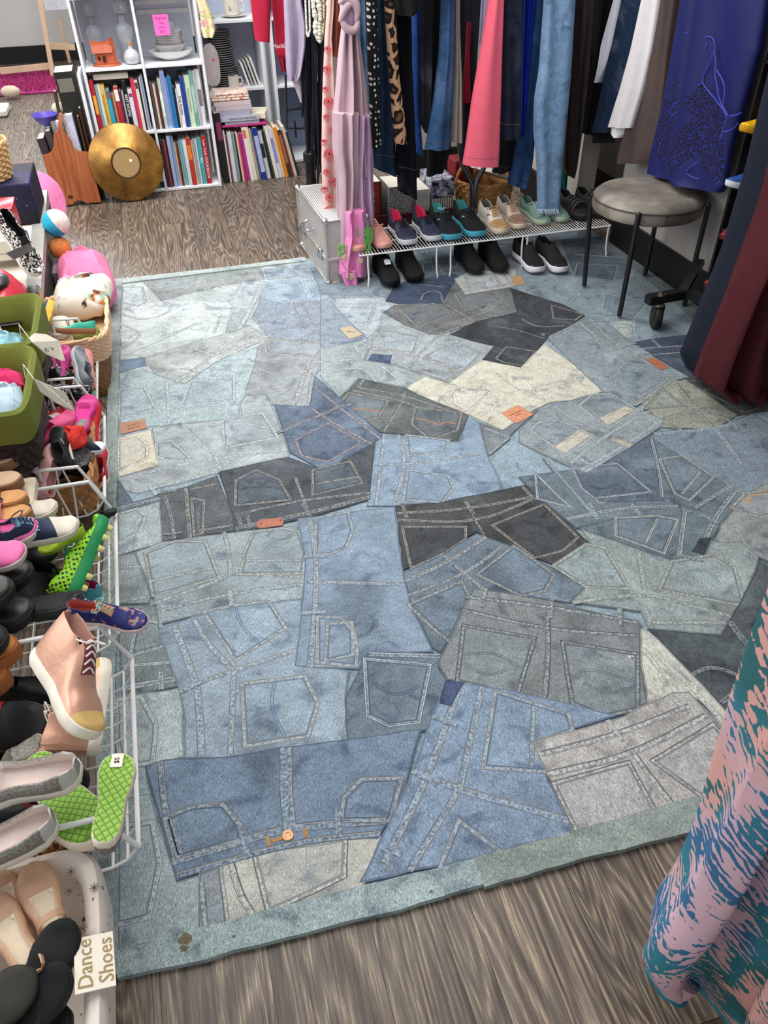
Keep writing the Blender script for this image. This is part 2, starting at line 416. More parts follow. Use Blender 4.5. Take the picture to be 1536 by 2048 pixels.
def leather(o, z, k, quad, col, lab, s_=None, size=.02, ang=0, edge='#6d4630'):
    q = to2(X_(k, quad)); mb = MB(); mb.prism([(p.x,p.y) for p in q], z, z+.0014, 0)
    sg = -1 if area2(q) > 0 else 1
    dashes(mb, offset(q, .003*sg, True), z+.0015, 1, True, .003, .002, .001)
    e = mb.build('leather_label', [mat('leather', col, .7, var=.2, scale=120), mat('leather_mark', edge, .8)], o, smooth=False); e['label'] = lab; sub(e)
    if s_:
        c = sum(q, Vector((0,0)))/len(q)
        for j, ln in enumerate(s_.split('|')):
            m = Matrix.Translation((c.x,c.y,z+.0016)) @ Matrix.Rotation(ang, 4, 'Z') @ Matrix.Translation((0,(len(s_.split('|'))-1)*size*.55-j*size*1.1,0))
            text(ln, size*(1 if j == 0 else .75), mat('leather_mark', edge, .8), e, m, 'embossed_lettering', ext=.0002)
def button(o, z, k, p, r=.008, col='#b9a99a'):
    q = X_(k, [p])[0]
    MB().lathe([(r,0),(r,.0015),(r*.7,.0025),(r*.5,.0015),(.0002,.0018)], (q.x,q.y,z), 16).build('metal_button', mat('button_metal', col, .3, .9), o)
# --- light back left field
patch('A', [(95,205),(1240,80),(1345,330),(1440,640),(900,980),(85,1100),(88,700)], '#aebcc4', .18, seams=[[(105,470),(240,525),(340,420),(520,370)],[(590,290),(800,340)]])
patch('A', [(105,215),(235,205),(330,310),(800,330),(780,370),(740,540),(560,560),(340,590),(95,690)], '#b9c8d0', .14, th='b',
      pockets=[[(110,240),(225,240),(245,330),(205,350),(108,330)]], seams=[[(105,405),(250,450),(440,375),(330,310)],[(110,620),(250,525),(110,470)],[(110,665),(350,570),(560,465)],[(.014,2,[(350,545),(600,455)])][0]])
patch('A', [(230,195),(560,165),(960,120),(985,190),(700,235),(440,300),(350,325)], '#93a0a6', .2, th='g', pockets=[[(260,215),(560,180),(545,205),(340,250)]], seams=[[(330,290),(700,225),(980,175)],[(600,160),(640,250)]], loops=[[(610,215),(625,255)],[(695,200),(705,240)]])
patch('A', [(975,130),(1230,90),(1290,170),(1000,195)], '#8ea6bd', .2, seams=[[(1110,105),(1210,165)],[(985,185),(1290,165)]])
patch('A', [(960,205),(1270,180),(1345,330),(1100,345),(940,305)], '#93aecb', .2, seams=[(.03,2,[(1215,185),(1260,310)]),[(980,220),(1250,190)]])
patch('A', [(940,350),(950,305),(1100,340),(1300,320),(1450,430),(1530,560),(1360,600),(1010,555),(900,420)], '#8b9cb6', .25, th='g', pockets=[[(1155,340),(1215,335),(1265,445),(1210,460)],{'p':[(1240,560),(1290,510),(1450,600),(1400,640),(1280,620)]}], seams=[[(1290,330),(1370,400),(1480,490)],[(1170,570),(1350,480),(1470,455)],[(910,420),(980,510)]])
patch('A', [(840,205),(960,200),(1000,215),(905,380),(830,545),(735,545),(790,370),(760,330)], '#a8b7c6', .22, th='g', seams=[[(840,225),(760,330)],(.022,2,[(960,225),(900,370),(800,540)]),[(715,405),(670,520)],[(640,360),(905,375)]])
patch('A', [(88,770),(230,740),(300,770),(490,835),(700,690),(940,605),(925,740),(860,910),(830,960),(825,1045),(490,1080),(255,1100),(95,1075)], '#9cb4c0', .16, th='w',
      pockets=[[(540,820),(785,800),(785,930),(485,960)],[(100,872),(235,860),(300,985),(100,1040)]], seams=[[(100,1050),(380,980),(830,960)],[(380,820),(395,1080)]], loops=[[(350,1050),(352,1100)],[(455,1030),(457,1078)],[(765,990),(767,1050)]])
o, z = patch('A', [(240,670),(560,575),(820,500),(880,470),(1020,550),(700,690),(560,790),(490,835),(300,770)], '#a3afb5', .35, th='g', seams=[(.018,2,[(430,830),(600,710),(690,640),(1010,560)]),[(340,790),(420,740),(560,745)],[(545,590),(560,630),(690,650)]], loops=[[(500,740),(585,765)],[(810,595),(850,630)]]); button(o, z, 'A', (682,676), .009)
patch('A', [(85,690),(240,670),(262,720),(88,770)], '#6b88ae', .25, seams=[(.016,2,[(90,740),(155,725)])])
o, z = patch('A', [(870,850),(925,700),(940,605),(1040,550),(1360,580),(1420,600),(1290,790),(1255,975),(1030,965),(990,900),(860,910)], '#99a4b1', .22, th='g', pockets=[[(990,600),(1040,560),(1345,590),(1290,665),(1000,640)]], seams=[(.02,2,[(1260,690),(1200,860),(1160,970)]),(.012,2,[(1340,640),(1275,790),(1250,970)]),[(930,735),(1080,790),(1200,770)],[(885,850),(1180,880)],[(1000,950),(1160,930)]]); button(o, z, 'A', (1258,770), .009)
o, z = patch('A', [(290,1110),(490,1080),(840,1045),(830,960),(860,910),(990,900),(1050,1010),(1140,1285),(1000,1310),(720,1375),(500,1440),(200,1510),(120,1490),(80,1420),(330,1340)], '#a2afbb', .24, th='w',
      pockets=[{'p':[(735,1065),(960,1020),(1050,1160),(745,1220)], 'bands':[[(780,1145),(870,1080),(1010,1110)]]},[(330,1200),(400,1190),(510,1290),(490,1305),(335,1280)]], seams=[[(500,1085),(640,1210),(720,1370)],(.012,2,[(200,1400),(500,1320),(1120,1240)]),[(210,1500),(720,1370),(1130,1280)]], loops=[[(275,1465),(320,1520)],[(670,1300),(720,1370)]])
o, z = patch('A', [(90,1160),(290,1115),(335,1335),(80,1410)], '#d3cab6', .12, pockets=[{'p':[(95,1180),(200,1165),(255,1215),(250,1290),(95,1360)]}], th='c')
leather(o, z, 'A', [(95,1078),(245,1055),(262,1110),(105,1145)], '#a97c66', 'faded brown leather label upside down', 'DUKE|CASUAL', .017, math.pi+.17)
# --- middle back
patch('B', [(0,180),(400,120),(780,40),(850,170),(800,530),(640,900),(240,940),(0,790)], '#93a6b4', .25)
patch('B', [(-60,120),(200,60),(400,60),(440,240),(400,330),(90,320),(0,260)], '#7c93aa', .3, seams=[[(230,240),(400,330)],[(260,110),(420,230)],(.018,2,[(90,300),(400,305)])])
patch('B', [(640,100),(860,40),(1250,40),(1240,160),(870,200),(640,180)], '#667b91', .3, seams=[[(650,170),(850,110)],[(700,60),(760,160)]], pockets=[[(690,60),(850,50),(830,110),(700,120)]])
patch('B', [(90,310),(400,300),(470,345),(385,400),(370,480),(290,560),(150,480),(100,380)], '#a6b8c8', .2, th='g', pockets=[[(90,362),(325,370),(290,455),(180,462)]], seams=[(.016,2,[(95,345),(470,345)])])
o, z = patch('B', [(0,320),(60,320),(180,450),(310,565),(230,590),(60,640),(0,600)], '#8b9cb6', .25, seams=[(.014,2,[(60,620),(310,560)])])
leather(o, z, 'B', [(120,495),(195,482),(262,535),(182,560)], '#b3a78f', 'pale worn leather label', 'JEANS', .014, -.5)
patch('B', [(0,620),(260,570),(310,600),(270,690),(440,715),(640,790),(540,860),(340,820),(240,800),(120,920),(0,790)], '#99abb3', .18, th='w', seams=[[(0,700),(150,690),(260,680)],[(0,770),(260,725),(350,830)],[(370,720),(520,840)],(.016,2,[(200,590),(265,670)])])
patch('B', [(400,330),(450,235),(540,200),(830,160),(850,170),(755,340),(480,345)], '#3d5074', .2, th='g', seams=[[(620,320),(640,270),(740,262),(750,335)],[(540,215),(760,240)]])
patch('B', [(385,395),(460,350),(760,340),(840,190),(900,260),(890,285),(1170,245),(1210,395),(970,450),(710,545),(520,475)], '#6c7277', .3, th='g',
      pockets=[[(500,385),(690,345),(812,400),(605,478)],[(835,290),(880,265),(1105,312),(900,378)]], seams=[[(660,520),(900,430),(1160,350)],(.012,2,[(710,540),(960,448),(1210,392)]),[(780,350),(940,450)]])
o, z = patch('B', [(825,190),(900,150),(1180,130),(1240,130),(1280,220),(1180,240),(890,285)], '#b7bbc1', .12, th='b', pockets=[[(895,170),(1060,160),(1110,235),(925,245)]], seams=[[(1100,130),(1180,235)]])
leather(o, z, 'B', [(1170,175),(1230,170),(1265,220),(1190,235)], '#ad8e68', 'small tan leather label')
patch('C', [(0,-20),(330,-60),(640,-40),(900,240),(1340,500),(1340,640),(700,660),(560,560),(180,560),(-20,240)], '#7f98ac', .3, seams=[(.012,1,[(300,350),(400,260),(490,190)]),[(110,130),(280,210),(60,270)],[(510,215),(850,300)],[(640,30),(760,230)]], pockets=[{'p':[(545,290),(790,330),(700,430),(520,380)],'dark':1}])
patch('C', [(260,-50),(640,-80),(700,60),(640,190),(350,180)], '#5d7188', .35, pockets=[{'p':[(370,100),(600,112),(580,195),(350,170)],'dark':1}], seams=[(.016,2,[(350,40),(640,60)])])
patch('C', [(560,460),(720,440),(720,500),(690,560),(640,545)], '#a9b6ba', .3, th='b', seams=[[(580,470),(700,470),(690,530)],[(600,490),(680,495)]])
patch('C', [(700,580),(880,550),(1080,530),(1340,600),(1340,800),(1050,790),(970,750)], '#43536f', .25, th='w', seams=[(.012,2,[(820,565),(870,610)]),[(760,620),(1060,600)],[(820,660),(1030,640)]])
patch('C', [(1020,800),(1150,770),(1500,800),(1600,1000),(1480,1010),(1310,1040)], '#55585e', .25, th='g', pockets=[{'p':[(1150,880),(1460,860),(1495,970),(1390,1005)],'dark':1}], seams=[[(1060,820),(1180,830)]])
patch('B', [(330,600),(370,480),(500,485),(640,530),(800,540),(960,580),(1070,605),(1000,690),(790,830),(640,780),(440,715),(270,690),(300,620)], '#97a4b0', .25, th='g',
      pockets=[{'p':[(350,535),(420,512),(600,552),(570,642),(308,612)],'bands':[]},{'p':[(740,620),(850,585),(985,650),(875,760),(655,668)],'bands':[]}], seams=[(.014,2,[(310,625),(600,665),(860,760)]),[(720,545),(600,665),(530,735)],(.016,2,[(430,700),(620,760),(810,815)])], loops=[[(600,670),(545,735)]])
patch('B', [(318,652),(445,662),(432,712),(296,692)], '#4b628c', .2)
o, z = patch('B', [(800,530),(960,450),(1210,395),(1170,245),(1300,290),(1500,350),(1631,420),(1530,480),(1400,550),(1240,735),(1000,685),(1070,605),(900,560)], '#434953', .3, th='g', ang=.6,
      pockets=[{'p':[(1090,680),(1150,615),(1310,640),(1250,720),(1130,700)],'dark':1},{'p':[(1430,360),(1600,410),(1560,440),(1440,430)],'dark':1}], seams=[(.012,2,[(1240,440),(1330,490),(1500,480)]),(.01,1,[(1030,480),(1200,500),(1380,560)])]); button(o, z, 'B', (1370,535), .01, '#cfd2d4')
# whiskered fading on the dark legs: lighter worn streaks in the cloth
o, z = patch('B', [(1376,590),(1560,720),(1736,885),(1600,935),(1416,950),(1290,1010),(1120,1125),(900,1020),(640,920),(510,875),(640,790),(790,830),(990,690),(1230,735)], '#cdc9b9', .08, th='c',
      pockets=[[(810,900),(860,860),(1040,880),(900,1010),(820,960)],[(1320,860),(1560,800),(1540,830),(1320,885)]], seams=[[(1000,1030),(1150,920)],(.010,1,[(1330,870),(1600,930)]),[(1080,770),(1250,900),(1420,950)]])
leather(o, z, 'B', [(1115,1020),(1212,970),(1310,1027),(1205,1082)], '#c4876a', 'orange brown leather label stitched on cream denim', 'ORIGINAL|DENIM', .013, .38, '#8a4f38')
patch('B', [(120,930),(240,805),(520,860),(640,920),(910,1030),(850,1195),(600,1160),(370,1135),(180,980)], '#616a70', .28, th='g',
      pockets=[{'p':[(135,965),(180,900),(405,945),(350,1040),(265,1062)],'arcs':[[(150,965),(210,1000),(250,990),(370,1010)]],'arcc':'#a8705a','arcw':.006},{'p':[(595,990),(858,1020),(832,1120),(680,1170),(575,1085)],'arcs':[[(585,1050),(660,1060),(730,1095),(770,1070),(830,1085)]],'arcc':'#a8705a','arcw':.006}],
      seams=[(.010,2,[(235,860),(520,910),(800,1005)]),[(200,880),(500,940),(600,985)],[(525,920),(460,1020),(395,1130)]], loops=[[(270,815),(235,862)],[(520,895),(512,940)]])
# --- left middle
patch('A', [(1040,965),(1255,975),(1290,785),(1450,930),(1720,1165),(1660,1200),(1345,1375),(1135,1260)], '#5f7596', .28, th='o',
      pockets=[{'p':[(1185,1185),(1370,1090),(1560,1200),(1365,1310),(1220,1275)],'dark':1}], seams=[(.012,2,[(1290,860),(1450,990),(1690,1175)]),(.012,2,[(1060,1140),(1300,1040),(1510,960)]),[(1270,990),(1340,1040),(1640,1210)]], loops=[[(1380,1005),(1470,970)]])
patch('B', [(975,1075),(1120,1125),(1290,1010),(1335,1000),(1030,1285)], '#76828f', .3, seams=[(.016,2,[(1010,1110),(1160,1170)]),[(1040,1270),(1160,1170)]])
patch('B', [(340,1200),(400,1145),(560,1160),(850,1195),(910,1035),(975,1075),(1030,1280),(1090,1400),(1120,1500),(760,1560),(470,1590),(290,1590)], '#7f9dbf', .2, th='g',
      pockets=[{'p':[(540,1160),(780,1190),(760,1250),(552,1272)]},{'p':[(550,1375),(780,1412),(808,1480),(740,1560),(525,1545)],'arcs':[[(600,1390),(680,1480),(590,1545)]],'arcc':'#62809f'}], seams=[(.012,2,[(340,1335),(560,1335),(980,1270)]),(.012,2,[(480,1150),(530,1330),(455,1580)]),(.010,2,[(395,1150),(345,1585)])], loops=[[(330,1335),(410,1335)]])
patch('D', [(700,-35),(1000,-100),(1130,-125),(1345,-40),(1660,-215),(1640,0),(1625,140),(1280,240),(800,345),(790,235)], '#525c69', .3, th='g',
      pockets=[{'p':[(820,20),(930,-35),(1060,20),(1125,132),(815,165)],'arcs':[[(930,30),(965,55),(1000,25)],[(830,80),(960,55),(1080,75)]],'arcc':'#20242c'},{'p':[(1290,-40),(1500,-90),(1565,32),(1290,97)],'bands':[[(1300,40),(1550,0)]]}], seams=[(.012,2,[(800,232),(1210,140),(1640,95)]),[(1170,0),(1240,190)],(.02,2,[(805,315),(1280,215),(1630,120)])], loops=[[(1215,160),(1262,245)],[(825,240),(845,325)],[(880,235),(895,320)]])
o = bpy.data.objects['pocket']; 
mbx = MB(); 
q_ = to2(X_('D', [(935,280),(960,262),(1080,252),(1100,270),(1095,298),(950,318),(935,300)])); mbx.prism([(p.x,p.y) for p in q_], rz(PC[0]), rz(PC[0])+.0014)
lt = mbx.build('leather_label', mat('leather', '#a86a57', .7, var=.2, scale=120), rug, smooth=False); lt['label'] = 'reddish leather tab with rounded ends'; sub(lt)
for p in ((958,285),(1080,268)): 
    q = X_('D', [p])[0]; MB().lathe([(.004,0),(.004,.001),(.0005,.0014)], (q.x,q.y,rz(PC[0])+.0014), 10).build('rivet', mat('copper_rivet', '#6b3b2a', .4, .6), lt)
patch('D', [(330,100),(500,60),(690,-10),(795,235),(800,330),(600,360),(360,395)], '#5f6872', .28, th='g', pockets=[{'p':[(550,140),(600,150),(590,340),(565,345)]}], seams=[(.012,2,[(370,110),(410,230),(430,380)]),(.014,2,[(500,65),(525,370)]),[(580,330),(790,295)],[(530,75),(700,40)]], loops=[[(345,97),(450,82)],[(362,352),(482,342)]])
patch('D', [(72,0),(180,150),(335,110),(342,150),(85,225)], '#66778a', .28, seams=[(.018,2,[(85,195),(340,130)])])
patch('D', [(85,220),(342,150),(360,395),(345,402),(85,485)], '#9cafb8', .18, pockets=[[(88,235),(190,205),(240,240),(210,330),(90,395)]], seams=[(.01,2,[(85,470),(345,400)])])
patch('D', [(85,480),(190,465),(290,720),(280,775),(75,780)], '#8b9aa4', .22, seams=[(.01,2,[(85,560),(235,550)]),[(80,770),(280,735)]])
patch('D', [(75,785),(320,790),(345,905),(330,950),(400,1130),(450,1290),(110,1350),(90,1000)], '#7d8d96', .24, pockets=[{'p':[(180,1085),(215,890),(330,905),(370,1025),(200,1075)]}], seams=[(.010,2,[(105,1165),(405,1140)]),(.018,2,[(110,1300),(440,1240)])], loops=[[(350,1190),(352,1310)]])
patch('D', [(85,1350),(460,1300),(500,1340),(480,1500),(495,1720),(200,1800),(90,1800)], '#a7bbc3', .14, pockets=[{'p':[(95,1380),(215,1365),(305,1530),(285,1740),(130,1770),(95,1600)]}])
patch('G', [(75,262),(150,255),(215,250),(240,400),(300,600),(350,740),(380,840),(490,810),(500,1000),(490,1085),(75,1205)], '#9db4c0', .14, pockets=[{'p':[(80,572),(235,553),(272,750),(218,1012),(80,1045)]}], seams=[(.01,2,[(110,410),(235,380)])])
patch('D', [(190,462),(345,400),(600,362),(790,340),(930,322),(1185,300),(1235,600),(1215,752),(800,795),(640,835),(330,908),(318,790),(290,720)], '#8fa3b1', .22, th='g',
      pockets=[{'p':[(265,470),(440,402),(610,405),(692,612),(312,718)],'bands':[[(290,640),(655,560)]]},{'p':[(925,345),(1090,322),(1185,342),(1222,470),(1205,582),(850,590),(870,470)],'bands':[[(870,515),(1215,512)]]}],
      seams=[(.013,2,[(300,778),(740,625),(780,590),(1230,620)]),(.012,2,[(735,340),(765,450),(775,600)]),(.012,1,[(330,830),(760,715),(1225,660)])], loops=[[(770,690),(785,795)],[(360,785),(380,895)]])
patch('D', [(330,940),(430,905),(545,860),(800,800),(1215,750),(1190,1160),(1500,1190),(1480,1330),(1510,1700),(1000,1770),(640,1725),(490,1730),(495,1500),(460,1310)], '#8aa4bf', .2, th='g',
      pockets=[{'p':[(630,832),(800,800),(1000,773),(1095,925),(812,1112)],'arcs':[[(800,800),(830,920),(950,1030)]],'arcc':'#54708f'},{'p':[(860,1280),(1220,1238),(1295,1390),(1240,1580),(880,1640)],'arcs':[[(1040,1260),(1010,1420),(1100,1600)]],'arcc':'#54708f'}],
      seams=[(.014,2,[(550,870),(630,1020),(790,1190)]),(.013,2,[(620,1250),(800,1190),(1190,1060)]),(.013,2,[(795,1190),(775,1720)]),(.018,2,[(430,910),(540,1200),(580,1330),(600,1700)])], loops=[[(465,1325),(620,1250)]])
patch('E', [(-140,255),(460,180),(510,580),(560,800),(700,1075),(290,1085),(240,1180),(-155,1165),(-115,850),(-90,500)], '#7b97b8', .25, th='g',
      pockets=[{'p':[(-10,260),(165,225),(190,330),(150,430),(60,465),(-15,470)]},{'p':[(0,870),(120,875),(200,960),(215,1060),(210,1150),(0,1130)]},{'p':[(60,915),(185,905),(190,1085),(50,1115)]}], seams=[(.016,2,[(-60,270),(-20,480),(-25,800),(-60,1170)]),(.012,2,[(-80,645),(520,660)]),(.008,1,[(-60,1160),(230,1165)])], loops=[[(-95,492),(50,488)],[(-110,840),(40,832)]])
patch('E', [(465,175),(700,165),(960,110),(1260,50),(1350,110),(1651,410),(1440,545),(1050,380),(960,340),(510,575)], '#4e5157', .28, th='g',
      pockets=[{'p':[(520,315),(882,315),(880,380),(740,470),(570,545)],'dark':1},{'p':[(1075,300),(1370,180),(1565,370),(1480,445),(1320,487)],'dark':1}], seams=[(.014,2,[(475,225),(900,200),(1320,120)]),(.012,2,[(480,265),(960,285),(1320,130)]),(.010,1,[(900,160),(1010,370)])], loops=[[(505,165),(535,258)],[(890,150),(945,235)],[(1240,60),(1305,130)]])
patch('E', [(510,590),(740,480),(960,345),(1200,440),(1430,560),(1500,600),(1631,675),(1530,775),(1040,700),(900,730),(880,820),(740,1080),(690,1050),(560,800)], '#647b93', .26, th='g', ang=.5,
      pockets=[{'p':[(985,600),(1190,438),(1418,600),(1370,692),(1240,722)]},{'p':[(565,790),(862,658),(905,745),(790,992),(700,920)]}], seams=[(.014,2,[(525,640),(800,520),(1020,370)]),(.012,2,[(540,730),(890,600),(1130,420)]),(.012,2,[(770,490),(890,600),(1000,690)])], loops=[[(740,475),(820,540)]])
# --- right side
patch('F', [(0,0),(560,-80),(820,-230),(1536,-260),(1740,-200),(1740,300),(1010,240),(640,245),(350,315),(130,130)], '#66798c', .28, seams=[(.014,2,[(300,260),(640,190),(980,180)]),[(150,-120),(300,50),(490,270)]], pockets=[{'p':[(455,100),(750,45),(805,95),(500,150)],'dark':1},{'p':[(110,-10),(250,140),(310,180),(130,130)],'dark':1}], loops=[[(430,160),(490,265)],[(690,165),(745,240)]])
patch('C', [(180,560),(420,430),(500,430),(690,580),(860,690),(1050,800),(940,820),(700,980),(640,960),(520,890),(360,740)], '#8498a8', .26, th='g',
      pockets=[{'p':[(540,800),(680,715),(905,808),(750,908),(640,880)]},{'p':[(205,550),(370,470),(475,570),(300,600)]}], seams=[(.014,2,[(430,440),(620,620),(940,790)]),(.012,2,[(330,710),(480,660),(710,590)]),(.014,2,[(710,975),(960,810)]),(.012,2,[(380,460),(580,640)])], loops=[[(440,460),(520,450)],[(640,610),(720,590)],[(720,665),(800,650)],[(900,790),(1040,800)]])
o = [x for x in bpy.data.objects if x.name.startswith('denim_patch')][-1]
leather(o, rz(PC[0]-1), 'C', [(780,690),(842,682),(922,742),(872,755)], '#a3674a', 'brown leather label on blue waistband', 'L', .012, -.4, '#5d3524')
patch('C', [(750,960),(960,815),(1050,830),(1340,1030),(1200,1120),(870,1110),(800,1000)], '#959a8c', .2, th='b', pockets=[{'p':[(790,990),(890,880),(1000,972)]}], seams=[(.014,2,[(960,830),(1080,990),(1290,1060)]),(.012,2,[(880,1060),(1090,1000),(1200,990)]),[(1090,1010),(1200,1110)]], loops=[[(1060,990),(1150,990)]])
patch('C', [(820,1170),(870,1130),(1220,1110),(1430,1020),(1536,1090),(1760,1200),(1760,1560),(1400,1520),(1280,1470),(860,1260)], '#7489a0', .26, th='w', seams=[(.018,2,[(830,1150),(1220,1120),(1440,1040)]),(.016,2,[(1210,1120),(1360,1330)]),(.01,1,[(1400,1100),(1536,1160)])], loops=[[(985,1120),(1030,1165)],[(1290,1070),(1350,1120)]])
patch('C', [(440,1390),(640,1260),(810,1150),(840,1300),(870,1500),(900,1560),(520,1570),(380,1400)], '#5a6e86', .3, pockets=[{'p':[(350,1370),(600,1340),(790,1500),(470,1536),(400,1480)],'dark':1}], seams=[[(810,1170),(860,1370),(880,1540)]])
patch('C', [(0,1130),(130,1000),(420,910),(560,900),(700,985),(900,1060),(870,1110),(640,1260),(420,1390),(290,1340),(100,1250),(0,1200)], '#8c9ba8', .24, th='w',
      pockets=[{'p':[(90,1125),(130,1085),(240,1070),(370,1125),(445,1160),(290,1272)],'bands':[]},{'p':[(385,975),(460,912),(560,908),(720,1002),(550,1102)]}], seams=[(.014,2,[(320,1330),(550,1150),(800,1010)]),(.014,2,[(390,1370),(640,1230),(880,1070)]),[(220,980),(330,1060),(540,1140)]], loops=[[(790,1055),(870,1100)],[(380,1310),(460,1350)]])
for quad in ([(365,1120),(447,1160),(290,1272),(213,1232)], [(655,975),(722,1002),(550,1102),(490,1052)], [(580,1165),(705,1212),(680,1237),(560,1187)]):
    patch('C', quad, '#c3bbad', .08, seams=[], th='c', name='cloth_strip')
patch('F', [(820,-240),(1290,60),(1400,100),(1240,290),(1170,420),(1100,570),(900,500),(740,450),(360,315),(640,245),(1000,235),(960,150),(870,-60)], '#637789', .26, th='c',
      pockets=[{'p':[(608,262),(850,250),(958,270),(880,457),(612,360)],'bands':[[(850,260),(775,410)]]},{'p':[(880,-100),(1000,-120),(1180,0),(1040,135),(970,100)],'bands':[[(1110,-30),(1000,105)]]}],
      seams=[(.014,2,[(1020,200),(980,500)]),(.014,2,[(1290,60),(1080,190)]),(.016,2,[(1330,80),(1180,280),(1080,560)])], loops=[[(1280,55),(1385,105)],[(1110,235),(1225,290)],[(1000,190),(1060,225)],[(980,485),(1130,520)]])
patch('F', [(1110,380),(1182,370),(1130,485),(1058,462)], '#3f4855', .15, name='cloth_label')
patch('F', [(1240,290),(1330,190),(1400,100),(1540,30),(1740,0),(1740,620),(1480,500),(1200,390)], '#8d959a', .24, th='g', pockets=[{'p':[(1320,190),(1400,110),(1540,90),(1600,210),(1480,242)],'arcs':[[(1370,130),(1430,170),(1400,120),(1540,95)]],'arcc':'#b07f4a','arcw':.005}], seams=[])
patch('F', [(215,545),(435,415),(380,320),(740,450),(950,520),(1100,570),(1180,400),(1360,400),(1475,490),(1440,600),(1360,780),(1300,865),(1240,975),(790,935),(745,830),(320,770),(415,675)], '#8a9ba1', .22, th='g',
      pockets=[{'p':[(230,550),(420,425),(520,445),(662,680),(420,672)],'arcs':[[(320,550),(370,500),(540,570)]],'arcc':'#66757c'},{'p':[(880,690),(950,530),(1200,490),(1310,560),(1367,785)],'arcs':[[(970,620),(1130,560),(1220,650)]],'arcc':'#66757c'}],
      seams=[(.013,2,[(330,775),(760,715),(1040,790),(1300,860)]),(.012,2,[(735,455),(770,700)]),(.014,2,[(800,900),(1270,900)])], loops=[[(780,815),(810,935)]])
o, z = patch('F', [(800,940),(1240,975),(1300,865),(1440,610),(1480,500),(1760,640),(1760,1380),(1536,1380),(1350,1520),(1240,1410),(950,1100)], '#505c68', .3, th='g', ang=-.6,
      seams=[(.02,2,[(1290,890),(1400,1040),(1600,1220)]),(.012,2,[(1060,1220),(1180,1160),(1390,1240),(1440,1290)]),(.014,2,[(1240,1390),(1536,1180)]),(.014,2,[(1360,1500),(1536,1340)])], loops=[[(1400,1210),(1536,1320)]])
patch('F', [(745,935),(800,950),(960,1110),(1240,1410),(1345,1525),(1520,1720),(1450,1800),(1230,1520),(1150,1400),(1050,1345),(790,1390),(750,1150)], '#c3c5bc', .12, th='c', seams=[(.012,2,[(760,1060),(880,1210),(1000,1310)]),(.012,2,[(860,1110),(1100,1340),(1400,1680)]),(.014,2,[(1010,1310),(1120,1290)])])
patch('F', [(1350,1520),(1540,1380),(1800,1300),(1800,2000),(1560,1840),(1500,1700)], '#9fb3be', .14, seams=[(.01,1,[(1480,1580),(1620,1500)])])
patch('E', [(880,820),(940,690),(1050,700),(1400,760),(1961,900),(1966,1150),(2006,1390),(1816,1470),(1200,1335),(780,1250),(720,1150)], '#7c858d', .24, th='b',
      pockets=[{'p':[(892,928),(1302,1000),(1197,1335),(855,1250)],'bands':[],'arcs':[[(870,1100),(1100,1090),(1220,1190)],[(870,1150),(1030,1240),(1150,1190)]],'arcc':'#525a62'},{'p':[(1498,1028),(1932,1100),(1932,1420),(1740,1462),(1556,1385)],'arcs':[[(1545,1240),(1640,1180),(1930,1270)],[(1610,1270),(1740,1350),(1930,1300)]],'arcc':'#525a62'}],
      seams=[(.014,2,[(890,740),(1400,800),(1955,900)]),(.012,2,[(880,820),(1380,940),(1955,980)]),(.013,2,[(1395,840),(1400,1100),(1380,1360)])], loops=[[(1015,690),(995,808)],[(1420,757),(1410,872)],[(1835,815),(1838,925)]])
q1 = [x for x in bpy.data.objects if x.name.startswith('denim_patch')][-1]; button(q1, rz(PC[0])+.0003, 'F', (686,1110), .006, '#c9c6bc')
patch('E', [(290,1085),(740,1090),(730,1180),(780,1250),(700,1460),(660,1560),(165,1640),(155,1360)], '#657d93', .2, th='w', pockets=[{'p':[(290,1135),(658,1170),(592,1497),(430,1517),(310,1462)],'arcs':[[(320,1270),(460,1370),(620,1290)]],'arcc':'#3d5064'}], seams=[(.014,2,[(300,1095),(735,1105)])])
# --- front
patch('G', [(490,800),(640,740),(980,645),(1420,620),(1320,880),(1000,950),(860,990),(520,1085),(480,1085)], '#bcbcb6', .14, th='b', pockets=[{'p':[(850,980),(780,700),(1220,640),(1215,810),(1050,890)],'arcs':[[(1040,660),(1030,760),(1050,880)]],'arcc':'#8f959b'}], seams=[(.014,2,[(650,745),(700,920),(760,1010)]),(.012,1,[(590,770),(625,1045)])])
patch('G', [(490,800),(590,770),(630,1050),(520,1082),(485,1085)], '#8d9bab', .2, seams=[(.01,1,[(500,850),(520,1070)])])
o, z = patch('G', [(210,255),(300,220),(640,205),(890,160),(1230,120),(1620,60),(1600,130),(1536,370),(1440,550),(1400,630),(1180,620),(900,660),(560,775),(375,840),(345,745)], '#6a87ab', .28, th='g',
      pockets=[{'p':[(330,530),(450,475),(600,465),(680,560),(690,625),(380,710)]},{'p':[(1225,520),(1240,420),(1320,335),(1500,330),(1450,520)]}],
      seams=[(.014,2,[(290,230),(310,480),(390,715)]),(.03,2,[(930,160),(930,400),(950,560)]),(.018,2,[(350,745),(800,610),(980,565),(1440,535)]),(.012,2,[(375,815),(980,640),(1410,600)])], loops=[[(712,580),(738,725)],[(1195,475),(1198,620)]])
button(o, z, 'G', (940,610), .012, '#8a6a50')
for a, b in (((835,615),(845,665)), ((1028,572),(1030,620)), ((862,640),(915,620))):
    A_, B_ = X_('G', [a, b]); t = (B_-A_); L = t.length; t.normalize(); nn = Vector((-t.y,t.x,0))*.004; mb = MB()
    mb.prism([((A_-nn).x,(A_-nn).y),((B_-nn).x,(B_-nn).y),((B_+nn).x,(B_+nn).y),((A_+nn).x,(A_+nn).y)], z+.0002, z+.001); mb.build('buttonhole', mat('tan_thread', '#a87c4c', .8), o, smooth=False)
